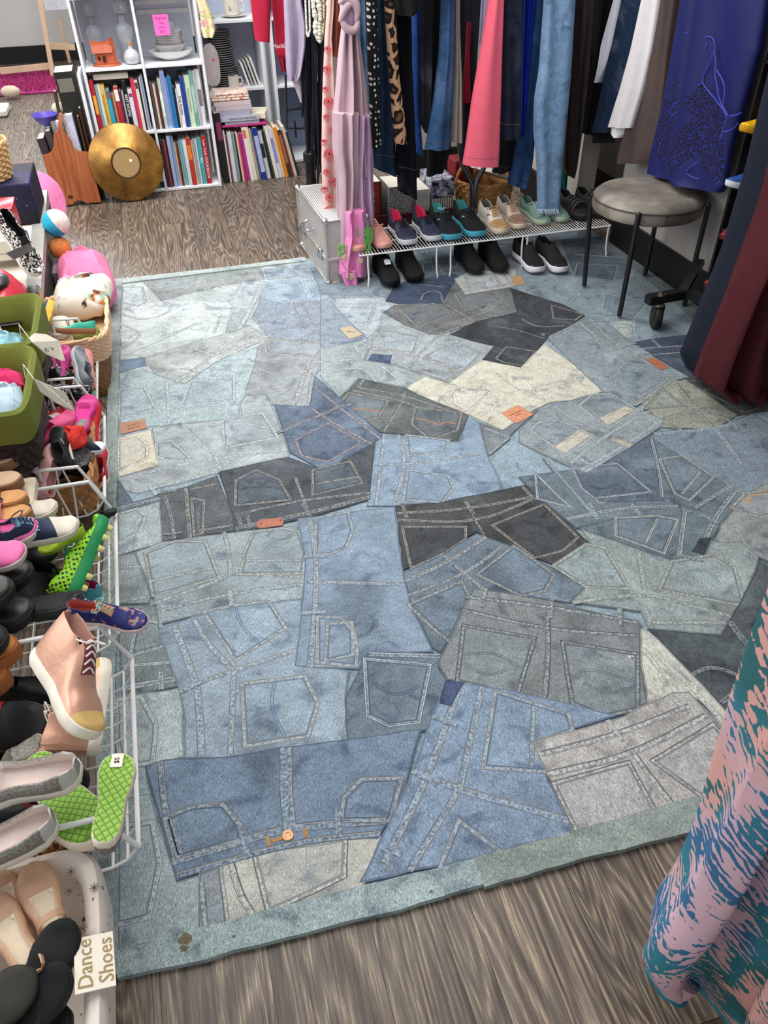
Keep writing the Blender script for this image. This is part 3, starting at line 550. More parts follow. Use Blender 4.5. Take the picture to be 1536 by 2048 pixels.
o, z = patch('H', [(185,145),(480,185),(710,240),(900,290),(540,400),(620,560),(720,780),(500,835),(320,890),(60,940),(-171,990),(-60,760),(50,530),(110,350)], '#7997be', .2, th='g',
      pockets=[{'p':[(405,200),(690,290),(705,345),(545,405),(615,515),(358,497)],'bands':[[(555,250),(545,500)]]},{'p':[(250,745),(400,858),(180,915)]}],
      seams=[(.014,2,[(340,170),(290,400),(250,590)]),(.016,2,[(150,560),(250,600),(710,730)]),(.013,2,[(245,600),(40,935)]),(.016,2,[(250,160),(110,560),(-80,930)])], loops=[[(135,295),(235,330)],[(50,520),(155,575)],[(-75,840),(5,870)]])
patch('H', [(185,145),(270,150),(212,250),(160,238)], '#3f5788', .15, name='cloth_label')
patch('H', [(540,395),(880,310),(1130,195),(1205,190),(1310,320),(1460,490),(1410,600),(1250,630),(1050,685),(720,780),(630,570)], '#b1acae', .18, th='b',
      pockets=[{'p':[(650,580),(945,495),(1050,690),(740,765)]},{'p':[(1065,480),(1300,338),(1440,500),(1250,615)]}], seams=[(.014,2,[(585,450),(900,370),(1200,250)]),(.016,2,[(610,535),(960,455),(1270,290)]),(.014,2,[(970,450),(1060,570),(1130,660)])], loops=[[(860,310),(925,395)],[(1120,205),(1195,280)]])
# --- borders
def border(name, pts, col):
    PC[0] += 1; z = rz(PC[0]); P_ = [G(x, y, 0) for x, y in pts]; col = tuple(round(v, 4) for v in desat(col, .35, 1.0)); Q = to2(P_)
    mb = MB(); R_ = resample(Q, .04, True); R_ = [q+Vector((random.gauss(0,.0012), random.gauss(0,.0012))) for q in R_]
    mb.prism([(q.x,q.y) for q in R_], .001, z, 0); o = mb.build(name, [denim(col, .14)], rug, smooth=False); return o
border('border_strip', [(206,1240),(222,565),(245,566),(240,700),(236,960),(232,1240)], '#95a7ab')
border('border_strip', [(206,1240),(232,1240),(236,1700),(240,1910),(240,1955),(170,1960),(195,1600)], '#94a8ad')
border('border_strip', [(222,565),(400,546),(610,520),(612,527),(400,553),(245,572)], '#a9bbc0')
border('border_strip', [(238,1908),(401,1862),(718,1780),(953,1724),(967,1776),(800,1825),(520,1895),(360,1936),(240,1957)], '#94adb4')
border('border_strip', [(950,1722),(1145,1671),(1320,1618),(1464,1580),(1700,1530),(1700,1600),(1455,1652),(1200,1715),(966,1780)], '#8e9e9c')
border('border_strip', [(1215,470),(1240,487),(1420,640),(1380,640),(1200,490)], '#6f8288')
for cx0, cy0, r in ((375,1885,.014),(372,1905,.009),(470,1880,.004),(862,1790,.004)):
    q = G(cx0, cy0, 0); pts = [(q.x+r*random.uniform(.5,1.2)*math.cos(a), q.y+r*random.uniform(.4,1.1)*math.sin(a)) for a in [k*math.pi/7 for k in range(14)]]
    MB().prism(pts, rz(PC[0])-.001, rz(PC[0])+.0003).build('brown_stain', mat('dried_stain', '#6d6350', .9, var=.3, scale=200), rug, smooth=False)
# ================================================================ shoes
SW = [(0,.045),(.03,.088),(.1,.118),(.22,.125),(.42,.118),(.62,.152),(.76,.168),(.88,.148),(.95,.108),(.985,.06),(1,.015)]
def shoe_frame(heel, toe, up): return frame(heel, Vector(toe)-Vector(heel), up)
def shoe(label, heel, toe, up=(0,0,1), group=None, name='sneaker', cat='shoe', U='#333', S='#eee', Ln='#ddd', T=None, lace=None, tongue=None,
         sh=.10, Hh=.27, Hm=.21, Ht=.27, Hv=.19, Htoe=.125, oe=.42, wide=1.0, tread=None, toecap=None, heelcap=None, rough=.6, L=None, stripes=None, um=None, sole_rise=.0, capt=.84, lm=None, strap=None, lip=0.0):
    heel = Vector(heel); toe = Vector(toe); L = L or (toe-heel).length; mtx = shoe_frame(heel, toe, up)
    root = thing(name, label, cat, mtx=mtx, group=group)
    mU = um or mat('upper', U, rough, var=.1, scale=40, bump=.15); mS = mat('rubber_sole', S, .6, var=.06, spec=.35); mL = lm or mat('lining', Ln, .85, var=.08); mT = mat('toe_cap', toecap, .5) if toecap else mU
    mTr = tread or mS; mTo = mat('tongue', tongue, .8) if tongue else mU
    ts = [0,.012,.03,.06,.1,.15,.2,.26,.32,.38,.42,.47,.52,.57,.62,.67,.72,.77,.82,.87,.91,.945,.97,.985,1]
    cl = lambda t: .016*math.sin(math.pi*t)*L   # slight banana of the last
    # sole
    sb = MB(); ring = []
    side = [(t, interp(SW, t)*wide) for t in ts]
    for t, h in side: ring.append((t, h))
    outline = [(t*L, h*L+cl(t)) for t, h in ring]+[(t*L, -h*L+cl(t)) for t, h in reversed(ring)]
    cxo = .5*L
    def lift(x): tt = x/L; return L*(.035*max(0,(tt-.78)/.22)**2 + .01*max(0,(.08-tt)/.08))
    rings = []
    for z, k in ((.0,.93),(.012,.985),(sh*.5,1.03),(sh*.92,1.02),(sh,.97)):
        rings.append([Vector((cxo+(x-cxo)*(1+(k-1)*.5), cl(.5)+(y-cl(.5))*k, z*L+lift(x)+(sole_rise*L*max(0,1-x/L/.45) if z > .02 else 0))) for x, y in outline])
    sb.loft(rings, True, False, True, 0)
    bt = MB(); bt.loft([rings[0]], True, False, True) if False else None
    n = len(outline); sb.add(rings[0], [tuple(range(n))], 1)
    sb.build('sole', [mS, mTr], root, world=False)
    # upper
    Hp = [(0,Hh),(.08,Hh*1.0),(.26,Hm),(oe,Ht),(oe+.02,Ht),(max(oe+.1,.68),Hv),(.88,Htoe),(.96,sh+.045),(1,sh+.012)]
    J = 16; V = []; kinds = []
    for t in ts:
        hw = max(.01, interp(SW, t)*wide*.97); H = max(sh+.012, interp(Hp, t)); b = sh*.9+sole_rise*max(0,1-t/.45); row = []
        op = .025 < t <= oe
        for j in range(J+1):
            if op:
                s_ = 1 if j <= J/2 else -1; jj = j if j <= J/2 else J-j
                rim = .66 if Hh < .4 else .74
                tab = [(1.0,b),(1.04,lerp(b,H,.3)),(.99,lerp(b,H,.6)),(.86,lerp(b,H,.86)),(rim+.06,H),(rim-.05,H-.004),(rim*.86,lerp(sh+.03,H,.5)),(.62,sh+.03),(0,sh+.022)]
                y, z = tab[jj]; y *= hw*s_
                if j == J//2: y = 0
            else:
                a = math.pi*j/J; cs, sn = math.cos(a), math.sin(a)
                y = hw*math.copysign(abs(cs)**.75, cs); z = b+(H-b)*abs(sn)**.72
            row.append((t*L, y*L+cl(t), z*L+lift(t*L)*.8))
        V.append(row); kinds.append(op)
    parts = dict(upper=MB(), lining=MB(), tongue=MB(), toe_cap=MB(), heel_patch=MB())
    used = {k: {} for k in parts}
    for i in range(len(ts)-1):
        for j in range(J):
            both = kinds[i] and kinds[i+1]; anyo = kinds[i] or kinds[i+1]; tm = (ts[i]+ts[i+1])/2
            mid = 5 <= j <= J-6
            key = 'upper'
            if anyo and mid: key = 'lining' if tm < oe-.01 or both else ('tongue')
            elif tm > oe and tm < oe+.2 and 6 <= j <= J-7 and (tongue or lace): key = 'tongue'
            elif toecap and tm > capt: key = 'toe_cap'
            elif heelcap and tm < .09: key = 'heel_patch'
            mb = parts[key]; um_ = used[key]; idx = []
            for (a, b_) in ((i,j),(i+1,j),(i+1,j+1),(i,j+1)):
                if (a,b_) not in um_: um_[(a,b_)] = len(mb.v); mb.v.append(V[a][b_])
                idx.append(um_[(a,b_)])
            mb.f.append(tuple(idx)); mb.mi.append(0)
    # heel wall cap
    for key, m in (('upper',mU),('lining',mL),('tongue',mTo),('toe_cap',mT),('heel_patch',mat('heel_patch', heelcap, .6) if heelcap else mU)):
        mb = parts[key]
        if key == 'upper': o_ = len(mb.v); mb.v += V[0]; mb.f.append(tuple(range(o_, o_+J+1))); mb.mi.append(0)
        if mb.f: mb.build(key, m, root, world=False)
    def top(t, yy):   # a point on the closed part of the upper
        hw = interp(SW, t)*wide*.97; H = max(sh+.012, interp(Hp, t)); b = sh*.9; c_ = min(1, abs(yy))**(1/.75); sn = math.sqrt(max(0,1-c_*c_))
        return Vector((t*L, (yy*hw)*L+cl(t), (b+(H-b)*sn**.72)*L+lift(t*L)*.8))
    if lace:
        ml = mat('laces', lace, .8)
        lb = MB(); n_ = 5; ys = .38
        for q in range(n_):
            t = oe+.03+q*.04; 
            pts = [top(t+.01*math.cos(k*math.pi/3), lerp(-ys, ys, k/6))+Vector((0,0,.008*L*(1 if 0 < k < 6 else -.2))) for k in range(7)]
            lb.tube(pts, .0095*L*(.9 if q else 1), 6)
        for s_ in (1,-1):    # bow loops
            p0 = top(oe+.03, 0)+Vector((0,0,.012*L)); pts = [p0+Vector((.07*L*math.sin(a)*.9, s_*.11*L*math.sin(a*.5)*1.0, .03*L*math.sin(a)-.02*L*(a/6.28))) for a in [k*6.28/8 for k in range(8)]]
            lb.tube(pts, .007*L, 5)
        lb.build('laces', ml, root, world=False)
    if stripes:
        stb = MB()
        for s_ in (1,-1):
            for q in range(3 if stripes[1] == 'bars' else 1):
                ta = .46+q*.07; pts = [top(ta+ (.10 if stripes[1] != 'bars' else .03)*k/4, s_*lerp(.97,.72,k/4))*1.0+Vector((0,s_*.003*L,.003*L)) for k in range(5)]
                stb.tube(pts, .009*L, 5)
        stb.build('side_stripe', mat('stripe', stripes[0], .5), root, world=False)
    if strap:
        sp = MB(); 
        for ta in strap[1]:
            pts = []; wv = .03*L
            ra, rb = [], []
            for k in range(9):
                a = math.pi*k/8; hw = interp(SW, ta)*wide*.98; z = (sh+(strap[2])*math.sin(a)**.6); y = hw*math.cos(a)
                ra.append(Vector(((ta*L)-wv, y*L+cl(ta), z*L))); rb.append(Vector(((ta*L)+wv, y*L+cl(ta), z*L)))
            m_ = len(ra); up_ = [p+Vector((0,0,.012*L)) for p in ra]; upb = [p+Vector((0,0,.012*L)) for p in rb]
            sp.add(ra+rb+up_+upb, [(i,i+1,m_+i+1,m_+i) for i in range(m_-1)]+[(2*m_+i,3*m_+i,3*m_+i+1,2*m_+i+1) for i in range(m_-1)]+[(i,2*m_+i,2*m_+i+1,i+1) for i in range(m_-1)]+[(m_+i,m_+i+1,3*m_+i+1,3*m_+i) for i in range(m_-1)])
        sp.build('strap', mat('strap', strap[0], .6), root, world=False)
    root['L'] = L
    return root
def sandal(label, heel, toe, up=(0,0,1), group=None, name='sandal', S='#c9a27c', I='#d9b594', straps=((.62,.14),), SC_='#222', sh=.12, wide=1.05, deco=None, buckle=False, heelstrap=False):
    heel = Vector(heel); toe = Vector(toe); L = (toe-heel).length; mtx = shoe_frame(heel, toe, up); root = thing(name, label, 'sandal', mtx=mtx, group=group)
    ts = [0,.012,.03,.06,.12,.2,.3,.42,.52,.62,.72,.82,.89,.94,.975,.992,1]
    ol = [(t*L, interp(SW,t)*wide*L) for t in ts]+[(t*L, -interp(SW,t)*wide*L) for t in reversed(ts)]
    MB().loft([[Vector((x,y*k,z*L)) for x,y in ol] for z,k in ((0,.96),(.01,1),(sh,1),(sh+.004,.98))], True, True, True).build('sole', mat('sandal_sole', S, .8, bump=.2), root, world=False)
    MB().loft([[Vector((L*.5+(x-L*.5)*.96,y*.9*k,z*L)) for x,y in ol] for z,k in ((sh,1),(sh+.02,.97))], True, False, True).build('footbed', mat('footbed', I, .85), root, world=False)
    sm = mat('sandal_strap', SC_, .55, bump=.1)
    for ta, wv in straps:
        sp = MB(); ra = []; 
        for x0 in (-1,1):
            r1 = []
            for k in range(11):
                a = math.pi*k/10; hw = interp(SW, ta)*wide*1.0; r1.append(Vector((ta*L+x0*wv*.5*L, hw*math.cos(a)*L, (sh*.6+.19*math.sin(a)**.6)*L)))
            ra.append(r1)
        m_ = 11; A_, B_ = ra; A2 = [p+Vector((0,0,.014*L)) for p in A_]; B2 = [p+Vector((0,0,.014*L)) for p in B_]
        sp.loft([[A_[i],B_[i],B2[i],A2[i]] for i in range(m_)], True, True, True)
        so = sp.build('strap', sm, root, world=False)
        if buckle:
            MB().tube([Vector((ta*L-.03*L,.03*L,(sh+.215)*L)),Vector((ta*L+.03*L,.03*L,(sh+.215)*L)),Vector((ta*L+.03*L,-.03*L,(sh+.215)*L)),Vector((ta*L-.03*L,-.03*L,(sh+.215)*L))], .006*L, 5, closed=True).build('buckle', CHROME, so, world=False)
    if heelstrap:
        MB().tube([Vector((.5*L,.13*L,sh*L)),Vector((.25*L,.14*L,(sh+.15)*L)),Vector((.02*L,.08*L,(sh+.2)*L)),Vector((-.01*L,0,(sh+.21)*L)),Vector((.02*L,-.08*L,(sh+.2)*L)),Vector((.25*L,-.14*L,(sh+.15)*L)),Vector((.5*L,-.13*L,sh*L))], .014*L, 6).build('heel_strap', sm, root, world=False)
    if deco:
        db = MB()
        for s_ in (1,-1): db.ball((straps[0][0]*L, s_*.07*L, (sh+.25)*L), .08*L, 10, sc=(.55,1,.35))
        db.ball((straps[0][0]*L, 0, (sh+.26)*L), .03*L, 8); db.build('bow', mat('bow', deco, .7), root, world=False)
    return root
# ================================================================ hanging cloth
def hang(name, label, cat, rows, plane, m, d=.03, folds=3, amp=.25, group=None, axis='Y', top=None, nr=26, nc=36, fm=None, parent=None, seed=0, skew=0, taper_d=None, hem=None, trim=False):
    rnd = random.Random(seed+len(rows)*17+int(rows[0][1]*10)); AA = AY if axis == 'Y' else AX
    R_ = []
    for r in rows:
        y, xl, xr = r[:3]; yr = r[3] if len(r) > 3 else y
        pl = plane(y) if callable(plane) else plane
        R_.append((AA(xl, y, pl), AA(xr, yr, pl)))
    if top is not None:
        a, b = R_[0]; R_.insert(0, (Vector((a.x,a.y,top)), Vector((b.x,b.y,top))))
    # resample by arc
    cum = [0]
    for (a,b),(c_,d_) in zip(R_, R_[1:]): cum.append(cum[-1]+max(1e-4,((a+b)/2-(c_+d_)/2).length))
    rings = []; ph = rnd.uniform(0,6.28); nrm = Vector((0,-1,0)) if axis == 'Y' else Vector((-1,0,0))
    faces_uv = []
    for i in range(nr+1):
        s_ = cum[-1]*i/nr; k = 0
        while k < len(cum)-2 and cum[k+1] < s_: k += 1
        q = (s_-cum[k])/(cum[k+1]-cum[k]); q = min(1,max(0,q))
        a = R_[k][0].lerp(R_[k+1][0], q); b = R_[k][1].lerp(R_[k+1][1], q); ring = []
        t = i/nr; dd = d if taper_d is None else lerp(d, taper_d, t)
        for j in range(nc):
            th = 2*math.pi*j/nc; u = math.cos(th); v = math.sin(th)
            u2 = math.copysign(abs(u)**.8, u)
            p = a.lerp(b, (1-u2)/2)
            f = amp*dd*(math.sin(folds*math.pi*(u2+1)*.5*1.0*2/2+ph+t*.8)+.5*math.sin(folds*2.3*u2+ph*2+t*2.1)+.25*math.sin(7*t+5*u2+ph))
            p = p + nrm*(dd*math.copysign(abs(v)**.8, v) + f*abs(v)**.5)
            ring.append(p)
        rings.append(ring)
    # hollow hem: turn the last ring inward
    last = rings[-1]; c_ = sum(last, Vector())/len(last)
    rings.append([p.lerp(c_, .06)+Vector((0,0,.004)) for p in last]); rings.append([p.lerp(c_, .12)+Vector((0,0,.03)) for p in last]); 
    mb = MB(); mb.loft(rings, True, True, True)
    mats = m if isinstance(m, (list, tuple)) else [m]
    if fm:
        for fi, f in enumerate(mb.f):
            c2 = sum((Vector(mb.v[i]) for i in f), Vector())/len(f); x, y = PROJ(c2); mb.mi[fi] = fm(x, y)
    if parent is None:
        bx = rings[0][0]; root = thing(name, label, cat, (rings[-3][0].x, rings[-3][0].y, min(p.z for p in last)), group)
        o = sub(mb.build('fabric', mats, root)); root['_f'] = o.name
        if hem:   # visible stitched hem line
            hb = MB(); rr = rings[-(3+hem)]; hb.tube([p+(p-c_).normalized()*.0008 for p in rr[nc//2-2 if False else 0:]]+[rr[0]], .0007, 4); hb.build('hem_stitching', GOLD, root)
        if trim: MB().tube([p+Vector((0,0,.004*math.sin(i*1.1))) for i, p in enumerate(rings[-3])], .004, 6, closed=True).build('scalloped_trim', mat('teal_thread', '#1f6f80', .8), root)
        return root
    return mb.build(name, mats, parent)
def den(c, con=.25): return denim(c, con)
def cloth(n, c, r=.85, **k): return mat(n, c, r, var=k.pop('var', .08), scale=30, bump=.2, **k)
RAILZ = 1.40
# --- rails (above the picture) and their posts
rl = thing('clothes_rail', 'long black clothes rail holding trousers and jeans above the wire shoe rack', 'clothes rail', (.80,3.72,0))
MB().tube([(.80,3.60,RAILZ+.01),(1.98,3.60,RAILZ+.01)], .014, 12).build('top_bar', BLACKM, rl)
# chrome fork shaped base seen between the clothes
fk = MB(); fk.tube([(1.35,3.62,RAILZ),AY(905,200,3.80),AY(925,330,3.78),AY(940,358,3.76),AY(945,372,3.75),AY(944,415,3.74)], .013, 10); fk.tube([(1.55,3.62,RAILZ),AY(985,200,3.79),AY(968,335,3.76),AY(954,362,3.75),AY(950,375,3.745),AY(949,415,3.735)], .013, 10)
fk.build('fork_leg', mat('grey_steel', '#5a5c60', .25, .9, var=.1), rl)
r2 = thing('clothes_rail', 'black clothes rail along the right wall above the round stool', 'clothes rail', (2.06,3.0,0))
MB().tube([(2.06,2.3,RAILZ+.01),(2.06,3.75,RAILZ+.01)], .014, 12).build('top_bar', BLACKM, r2)
for yy in (2.3,3.75): MB().tube([(2.06,yy,RAILZ+.01),(2.165,yy,RAILZ+.01)], .01, 8).build('wall_bracket', BLACKM, r2)
JG = 'trousers hanging on the black rail'
def jeans(label, rows, Y, col, d=.035, **k):
    m = k.pop('m', None) or den(col, k.pop('con', .2)); return hang(k.pop('name', 'jeans'), label, 'trousers', rows, Y, m, d=d, top=RAILZ, **k)
polka = NT('polka_dots'); 
def mk_polka():
    t = polka; tc = t.n('ShaderNodeTexCoord'); vm = t.n('ShaderNodeMapping'); vm.inputs['Scale'].default_value = (58,0,46); vm.inputs['Rotation'].default_value = (0,0,0); t.l(tc.outputs['Object'], vm.inputs['Vector'])
    vo = t.n('ShaderNodeTexVoronoi', _feature='F1'); vo.inputs['Scale'].default_value = 1; vo.inputs['Randomness'].default_value = .45; t.l(vm.outputs[0], vo.inputs['Vector'])
    t.base(t.ramp(vo.outputs['Distance'], [(.24, '#e8e8ea'), (.30, '#15161a')]), .8); return t.m
POLKA = mk_polka()
def mk_leopard():
    t = NT('leopard_print'); v = t.coords((34,0,22)); d_ = t.noise(v, 1.4, 2, .5)
    vo = t.n('ShaderNodeTexVoronoi', _feature='DISTANCE_TO_EDGE'); vo.inputs['Scale'].default_value = 1.1; vo.inputs['Randomness'].default_value = 1
    mx = t.mix(.35, v, d_); t.l(mx, vo.inputs['Vector'])
    c = t.ramp(vo.outputs['Distance'], [(.0, '#c79c78'), (.10, '#c79c78'), (.14, '#15110f'), (.30, '#1b1512'), (.36, '#6e4f3a')])
    t.base(c, .8); return t.m
LEO = mk_leopard()
# back row first (larger Y), front last
jeans('faded blue jeans partly hidden behind the mauve knotted scarf', [(0,712,736),(170,722,738),(330,735,748)], 3.66, '#5f7d9c')
hang('trousers', 'black trousers with white polka dots', 'trousers', [(0,734,753),(150,737,757),(295,743,761)], 3.55, POLKA, d=.03, top=RAILZ, amp=.1)
jeans('navy blue jeans with a slanting hem right of the polka dot trousers', [(0,752,772),(100,756,777),(200,757,786),(300,746,791),(333,745,793,352)], 3.63, '#22344e', con=.3, hem=2)
hang('trousers', 'leopard print trousers between navy and black jeans', 'trousers', [(0,770,788),(150,779,797),(230,785,808),(285,790,813)], 3.53, LEO, d=.032, top=RAILZ, amp=.12)
jeans('black jeans with the longest legs right of the leopard print trousers', [(0,790,822),(130,797,824),(300,792,832),(380,796,834,398)], 3.60, '#12151c', con=.2, hem=3)
hang('top', 'black top hanging above the longest black jeans', 'top', [(0,787,838),(18,788,838),(30,795,828)], 3.50, BLACK, d=.04, top=RAILZ)
jeans('narrow bright cobalt blue jeans', [(0,825,842),(100,826,839),(200,826,836),(305,833,844,312)], 3.66, '#3460b8', con=.35, folds=5)
jeans('charcoal trousers with ragged hems right of the cobalt jeans', [(0,840,864),(150,838,864),(240,838,861),(265,850,859)], 3.62, '#23272f', con=.2)
hang('trousers', 'plain black trousers just left of the mid blue jeans', 'trousers', [(0,862,886),(150,858,880),(250,858,876)], 3.68, BLACK, d=.03, top=RAILZ)
hang('skirt', 'black skirt with a grey lining under the mid blue jeans', 'skirt', [(250,862,900),(300,856,902),(352,853,888,340)], 3.70, cloth('black_skirt', '#14161e'), d=.03)
jeans('mid blue jeans with a pale stitched hem', [(0,885,909),(110,880,906),(200,868,902),(285,853,900),(297,850,898)], 3.56, '#41638f', con=.3, hem=1)
hang('trousers', 'beige chino trousers with narrow legs', 'trousers', [(0,904,917),(60,904,918),(150,906,922),(283,900,924)], 3.59, cloth('chino', '#9c948c'), d=.032, top=RAILZ, folds=4)
hang('trousers', 'dark slate trousers between the beige chinos and the coral jeans', 'trousers', [(0,917,962),(150,922,950),(240,925,945),(325,921,938)], 3.66, cloth('slate', '#1b1e26'), d=.035, top=RAILZ)
hang('dress', 'dark red garment glimpsed between the beige chinos and the coral jeans', 'dress', [(100,931,938),(150,928,939),(205,926,940)], 3.61, cloth('crimson', '#7a1028'), d=.015, top=1.0)
hang('shirt', 'pale lilac shirt behind the coral jeans', 'shirt', [(0,958,980),(60,955,972),(90,952,964)], 3.64, cloth('lilac_shirt', '#a9abc8'), d=.02, top=RAILZ)
hang('jeans', 'bright coral pink jeans', 'trousers', [(0,978,1006),(100,962,1003),(200,944,1001),(300,930,998),(328,925,996,333)], 3.52, cloth('coral', '#ff6f86', var=.04), d=.035, top=RAILZ, folds=2, amp=.12, hem=1)
jeans('dark slate blue jeans right of the coral jeans', [(0,1004,1046),(150,1002,1040),(277,1001,1038)], 3.57, '#2a3042', con=.15, hem=2)
hang('dress', 'glossy royal blue dress right of the slate jeans', 'dress', [(0,1044,1066),(120,1039,1056),(200,1037,1050),(270,1036,1044)], 3.64, cloth('royal_satin', '#1c35a8', .35), d=.03, top=RAILZ, folds=5, amp=.4)
hang('trousers', 'black trousers below the slate blue jeans', 'trousers', [(275,1000,1038),(330,998,1034),(345,985,1010)], 3.67, BLACK, d=.03)
jeans('indigo blue jeans behind the pale blue frayed jeans', [(0,1066,1094),(200,1042,1074),(330,1020,1062),(366,1017,1050,376)], 3.66, '#31517f', con=.3, hem=1)
frj = jeans('pale blue jeans with a frayed hem, longest on the rail', [(0,1088,1148),(140,1078,1140),(200,1068,1135),(260,1067,1128),(330,1074,1122),(412,1075,1116),(422,1074,1115)], 3.50, '#7fa1c4', con=.25, d=.045, folds=2, amp=.2)
fb = MB()
for k in range(34):
    x = 1074+42*k/33; p = AY(x, 418, 3.455); q = AY(x+random.uniform(-5,6), 430+random.uniform(-2,5), 3.45); fb.tube([p, p.lerp(q,.6)+Vector((0,-.006,0)), q], .0011, 4)
fb.build('frayed_hem', mat('frayed_threads', '#c4d6e4', .9), frj)
hang('trousers', 'brown leather trousers with a pointed glossy leg', 'trousers', [(0,1148,1184),(150,1141,1173),(270,1133,1160),(340,1130,1150),(351,1135,1147)], 3.58, cloth('brown_leather', '#2c2120', .32, var=.2), d=.04, top=RAILZ, folds=3, amp=.45)
hang('dress', 'teal garment ending behind the pale frayed jeans', 'dress', [(300,1118,1138),(360,1118,1134),(400,1117,1130)], 3.72, cloth('teal', '#0d5c60'), d=.02, top=.9)
hang('skirt', 'long black skirt left of the dark denim jeans at the right rail', 'skirt', [(0,1180,1236),(100,1172,1222),(200,1160,1206),(262,1152,1190,270)], 3.72, cloth('black_skirt2', '#111214'), d=.035, top=RAILZ, folds=4)
hang('trousers', 'slim white trousers tapering behind the dark denim jeans', 'trousers', [(0,1234,1244),(90,1207,1226),(130,1201,1216),(165,1196,1200)], 2.02, cloth('white_cotton', '#cfd0dc', var=.03), d=.02, top=RAILZ, axis='X')
hang('jeans', 'dark denim jeans left of the white cotton trousers', 'trousers', [(0,1240,1292),(100,1220,1270),(200,1201,1243),(262,1188,1218,266)], 2.05, den('#1c2d47', .3), d=.03, top=RAILZ, axis='X', hem=None)
hang('trousers', 'black trousers peeking out below the dark denim jeans at the right rail', 'trousers', [(240,1192,1235),(286,1187,1226)], 2.09, BLACK, d=.02, axis='X')
wt = hang('trousers', 'wide white cotton trousers with turned up cuffs', 'trousers', [(0,1290,1320),(100,1268,1303),(180,1246,1284),(253,1222,1261,256)], 2.03, cloth('white_cotton', '#d9d5d8', var=.03), d=.03, top=RAILZ, axis='X', folds=3)
hang('cuff', '', '', [(250,1226,1256),(268,1227,1250),(275,1233,1246)], 2.035, cloth('white_cotton', '#d9d5d8', var=.03), d=.022, axis='X', parent=wt)
hang('dress', 'brown grey sleeveless dress beside the blue lace dress', 'dress', [(0,1318,1350),(100,1302,1336),(200,1278,1324),(318,1240,1306,322),(326,1243,1300)], 2.07, cloth('taupe', '#4a3d3a', .6), d=.035, top=RAILZ, axis='X', folds=4, amp=.4)
# --- royal blue lace dress
def c6(*pts): return [(1180+x/4.315, y/4.315) for x, y in pts]
lace_polys = [c6((965,720),(1190,1000),(1150,1130),(1170,1500),(1090,1600),(1020,1560),(980,1530),(960,1340),(860,1370),(790,1440),(700,1530),(650,1500),(680,1330),(720,1120),(860,1060),(870,1000),(800,920),(850,820)),
              c6((735,660),(790,760),(800,900),(700,1000),(740,1060),(690,1330),(660,1400),(570,1350),(560,1250),(640,850),(680,740)), c6((600,1100),(700,1100),(650,1420),(560,1360))]
def mk_lace():
    t = NT('crochet_lace'); v = t.coords((1,1,1))
    vo = t.n('ShaderNodeTexVoronoi', _feature='DISTANCE_TO_EDGE'); vo.inputs['Scale'].default_value = 84; t.l(v, vo.inputs['Vector'])
    t.base(t.ramp(vo.outputs['Distance'], [(.03, '#262b84'), (.08, '#07081a')]), .8); return t.m
bd = hang('dress', 'royal blue dress with a crochet lace skirt hanging over the round stool', 'dress', [(0,1365,1537),(100,1348,1521),(200,1332,1492),(300,1310,1462),(345,1302,1450,372),(352,1322,1442,385)], 2.05, [cloth('royal_blue', '#141a55', .6, var=.05), mk_lace()], d=.05, top=RAILZ, axis='X', folds=3, amp=.3, nr=110, nc=150, fm=lambda x, y: int(any(inpoly(x, y, P) for P in lace_polys)))
emb = MB(); EM = [c6((825,285),(870,270),(905,310),(905,360),(880,390),(855,370),(850,340)), c6((955,430),(985,430),(1010,400),(1005,365)), c6((990,320),(1040,315),(1075,350),(1078,410),(1050,500),(1000,600),(970,680),(975,730),(1060,830),(1190,1000),(1150,1100),(1130,1200)),
      c6((1075,440),(1085,560),(1075,640),(1100,760),(1110,850),(1190,1000)), c6((1090,600),(1140,680),(1165,760),(1150,900)), c6((965,720),(860,800),(810,900)), c6((820,930),(875,980),(870,1050),(800,1080)), c6((955,430),(950,390),(975,360)), c6((830,1500),(840,1460),(940,1390)), c6((840,1500),(880,1530),(940,1545)), c6((1200,1000),(1260,995),(1310,970)), c6((1150,1140),(1230,1120),(1280,1060)), c6((680,960),(720,900),(760,880)), c6((700,1000),(760,960),(800,900))]
for P in EM:
    P3 = []
    pp = [Vector((x,y)) for x,y in P]; pp = smooth_path(pp, False, 2)
    for q in pp: P3.append(AX(q.x, q.y, 2.05-.056))
    emb.tube(P3, .0022, 5)
emb.build('raised_embroidery', mat('royal_cord', '#3f46ad', .6), bd)
# --- round stool
st = thing('stool', 'round stool with a worn grey vinyl seat and thin black metal legs', 'stool', (1.94,2.87,0))
cx0, cy0 = 1.925, 2.885; pf = [(.0002,.395),(.2,.393),(.218,.397),(.224,.405),(.224,.445),(.219,.453),(.206,.465),(.18,.472),(.08,.476),(.0002,.475)]
vin = NT('worn_grey_vinyl'); v_ = vin.coords(); f_ = vin.noise(v_, 7, 4, .55); g_ = vin.noise(v_, 60, 3)
vin.base(vin.mix(.3, vin.ramp(f_, [(.3, '#5a544e'), (.52, '#7d766d'), (.72, '#a09a90')]), vin.ramp(g_, [(.3,.4),(.7,.6)]), 'OVERLAY'), .55, 0, .4); vin.bump(f_, .5, .004)
MB().lathe(pf, (cx0,cy0,0), 56).build('seat', vin.m, st)
MB().tube([(cx0+.225*math.cos(a), cy0+.225*math.sin(a), .446) for a in [2*math.pi*k/56 for k in range(56)]], .0028, 6, closed=True).build('piping', mat('grey_piping', '#3b3735', .6), st)
MB().tube([(cx0-.05,cy0-.2185,.405),(cx0-.05,cy0-.2195,.446)], .002, 5).build('seat_seam', mat('red_thread', '#6b3a38', .7), st)
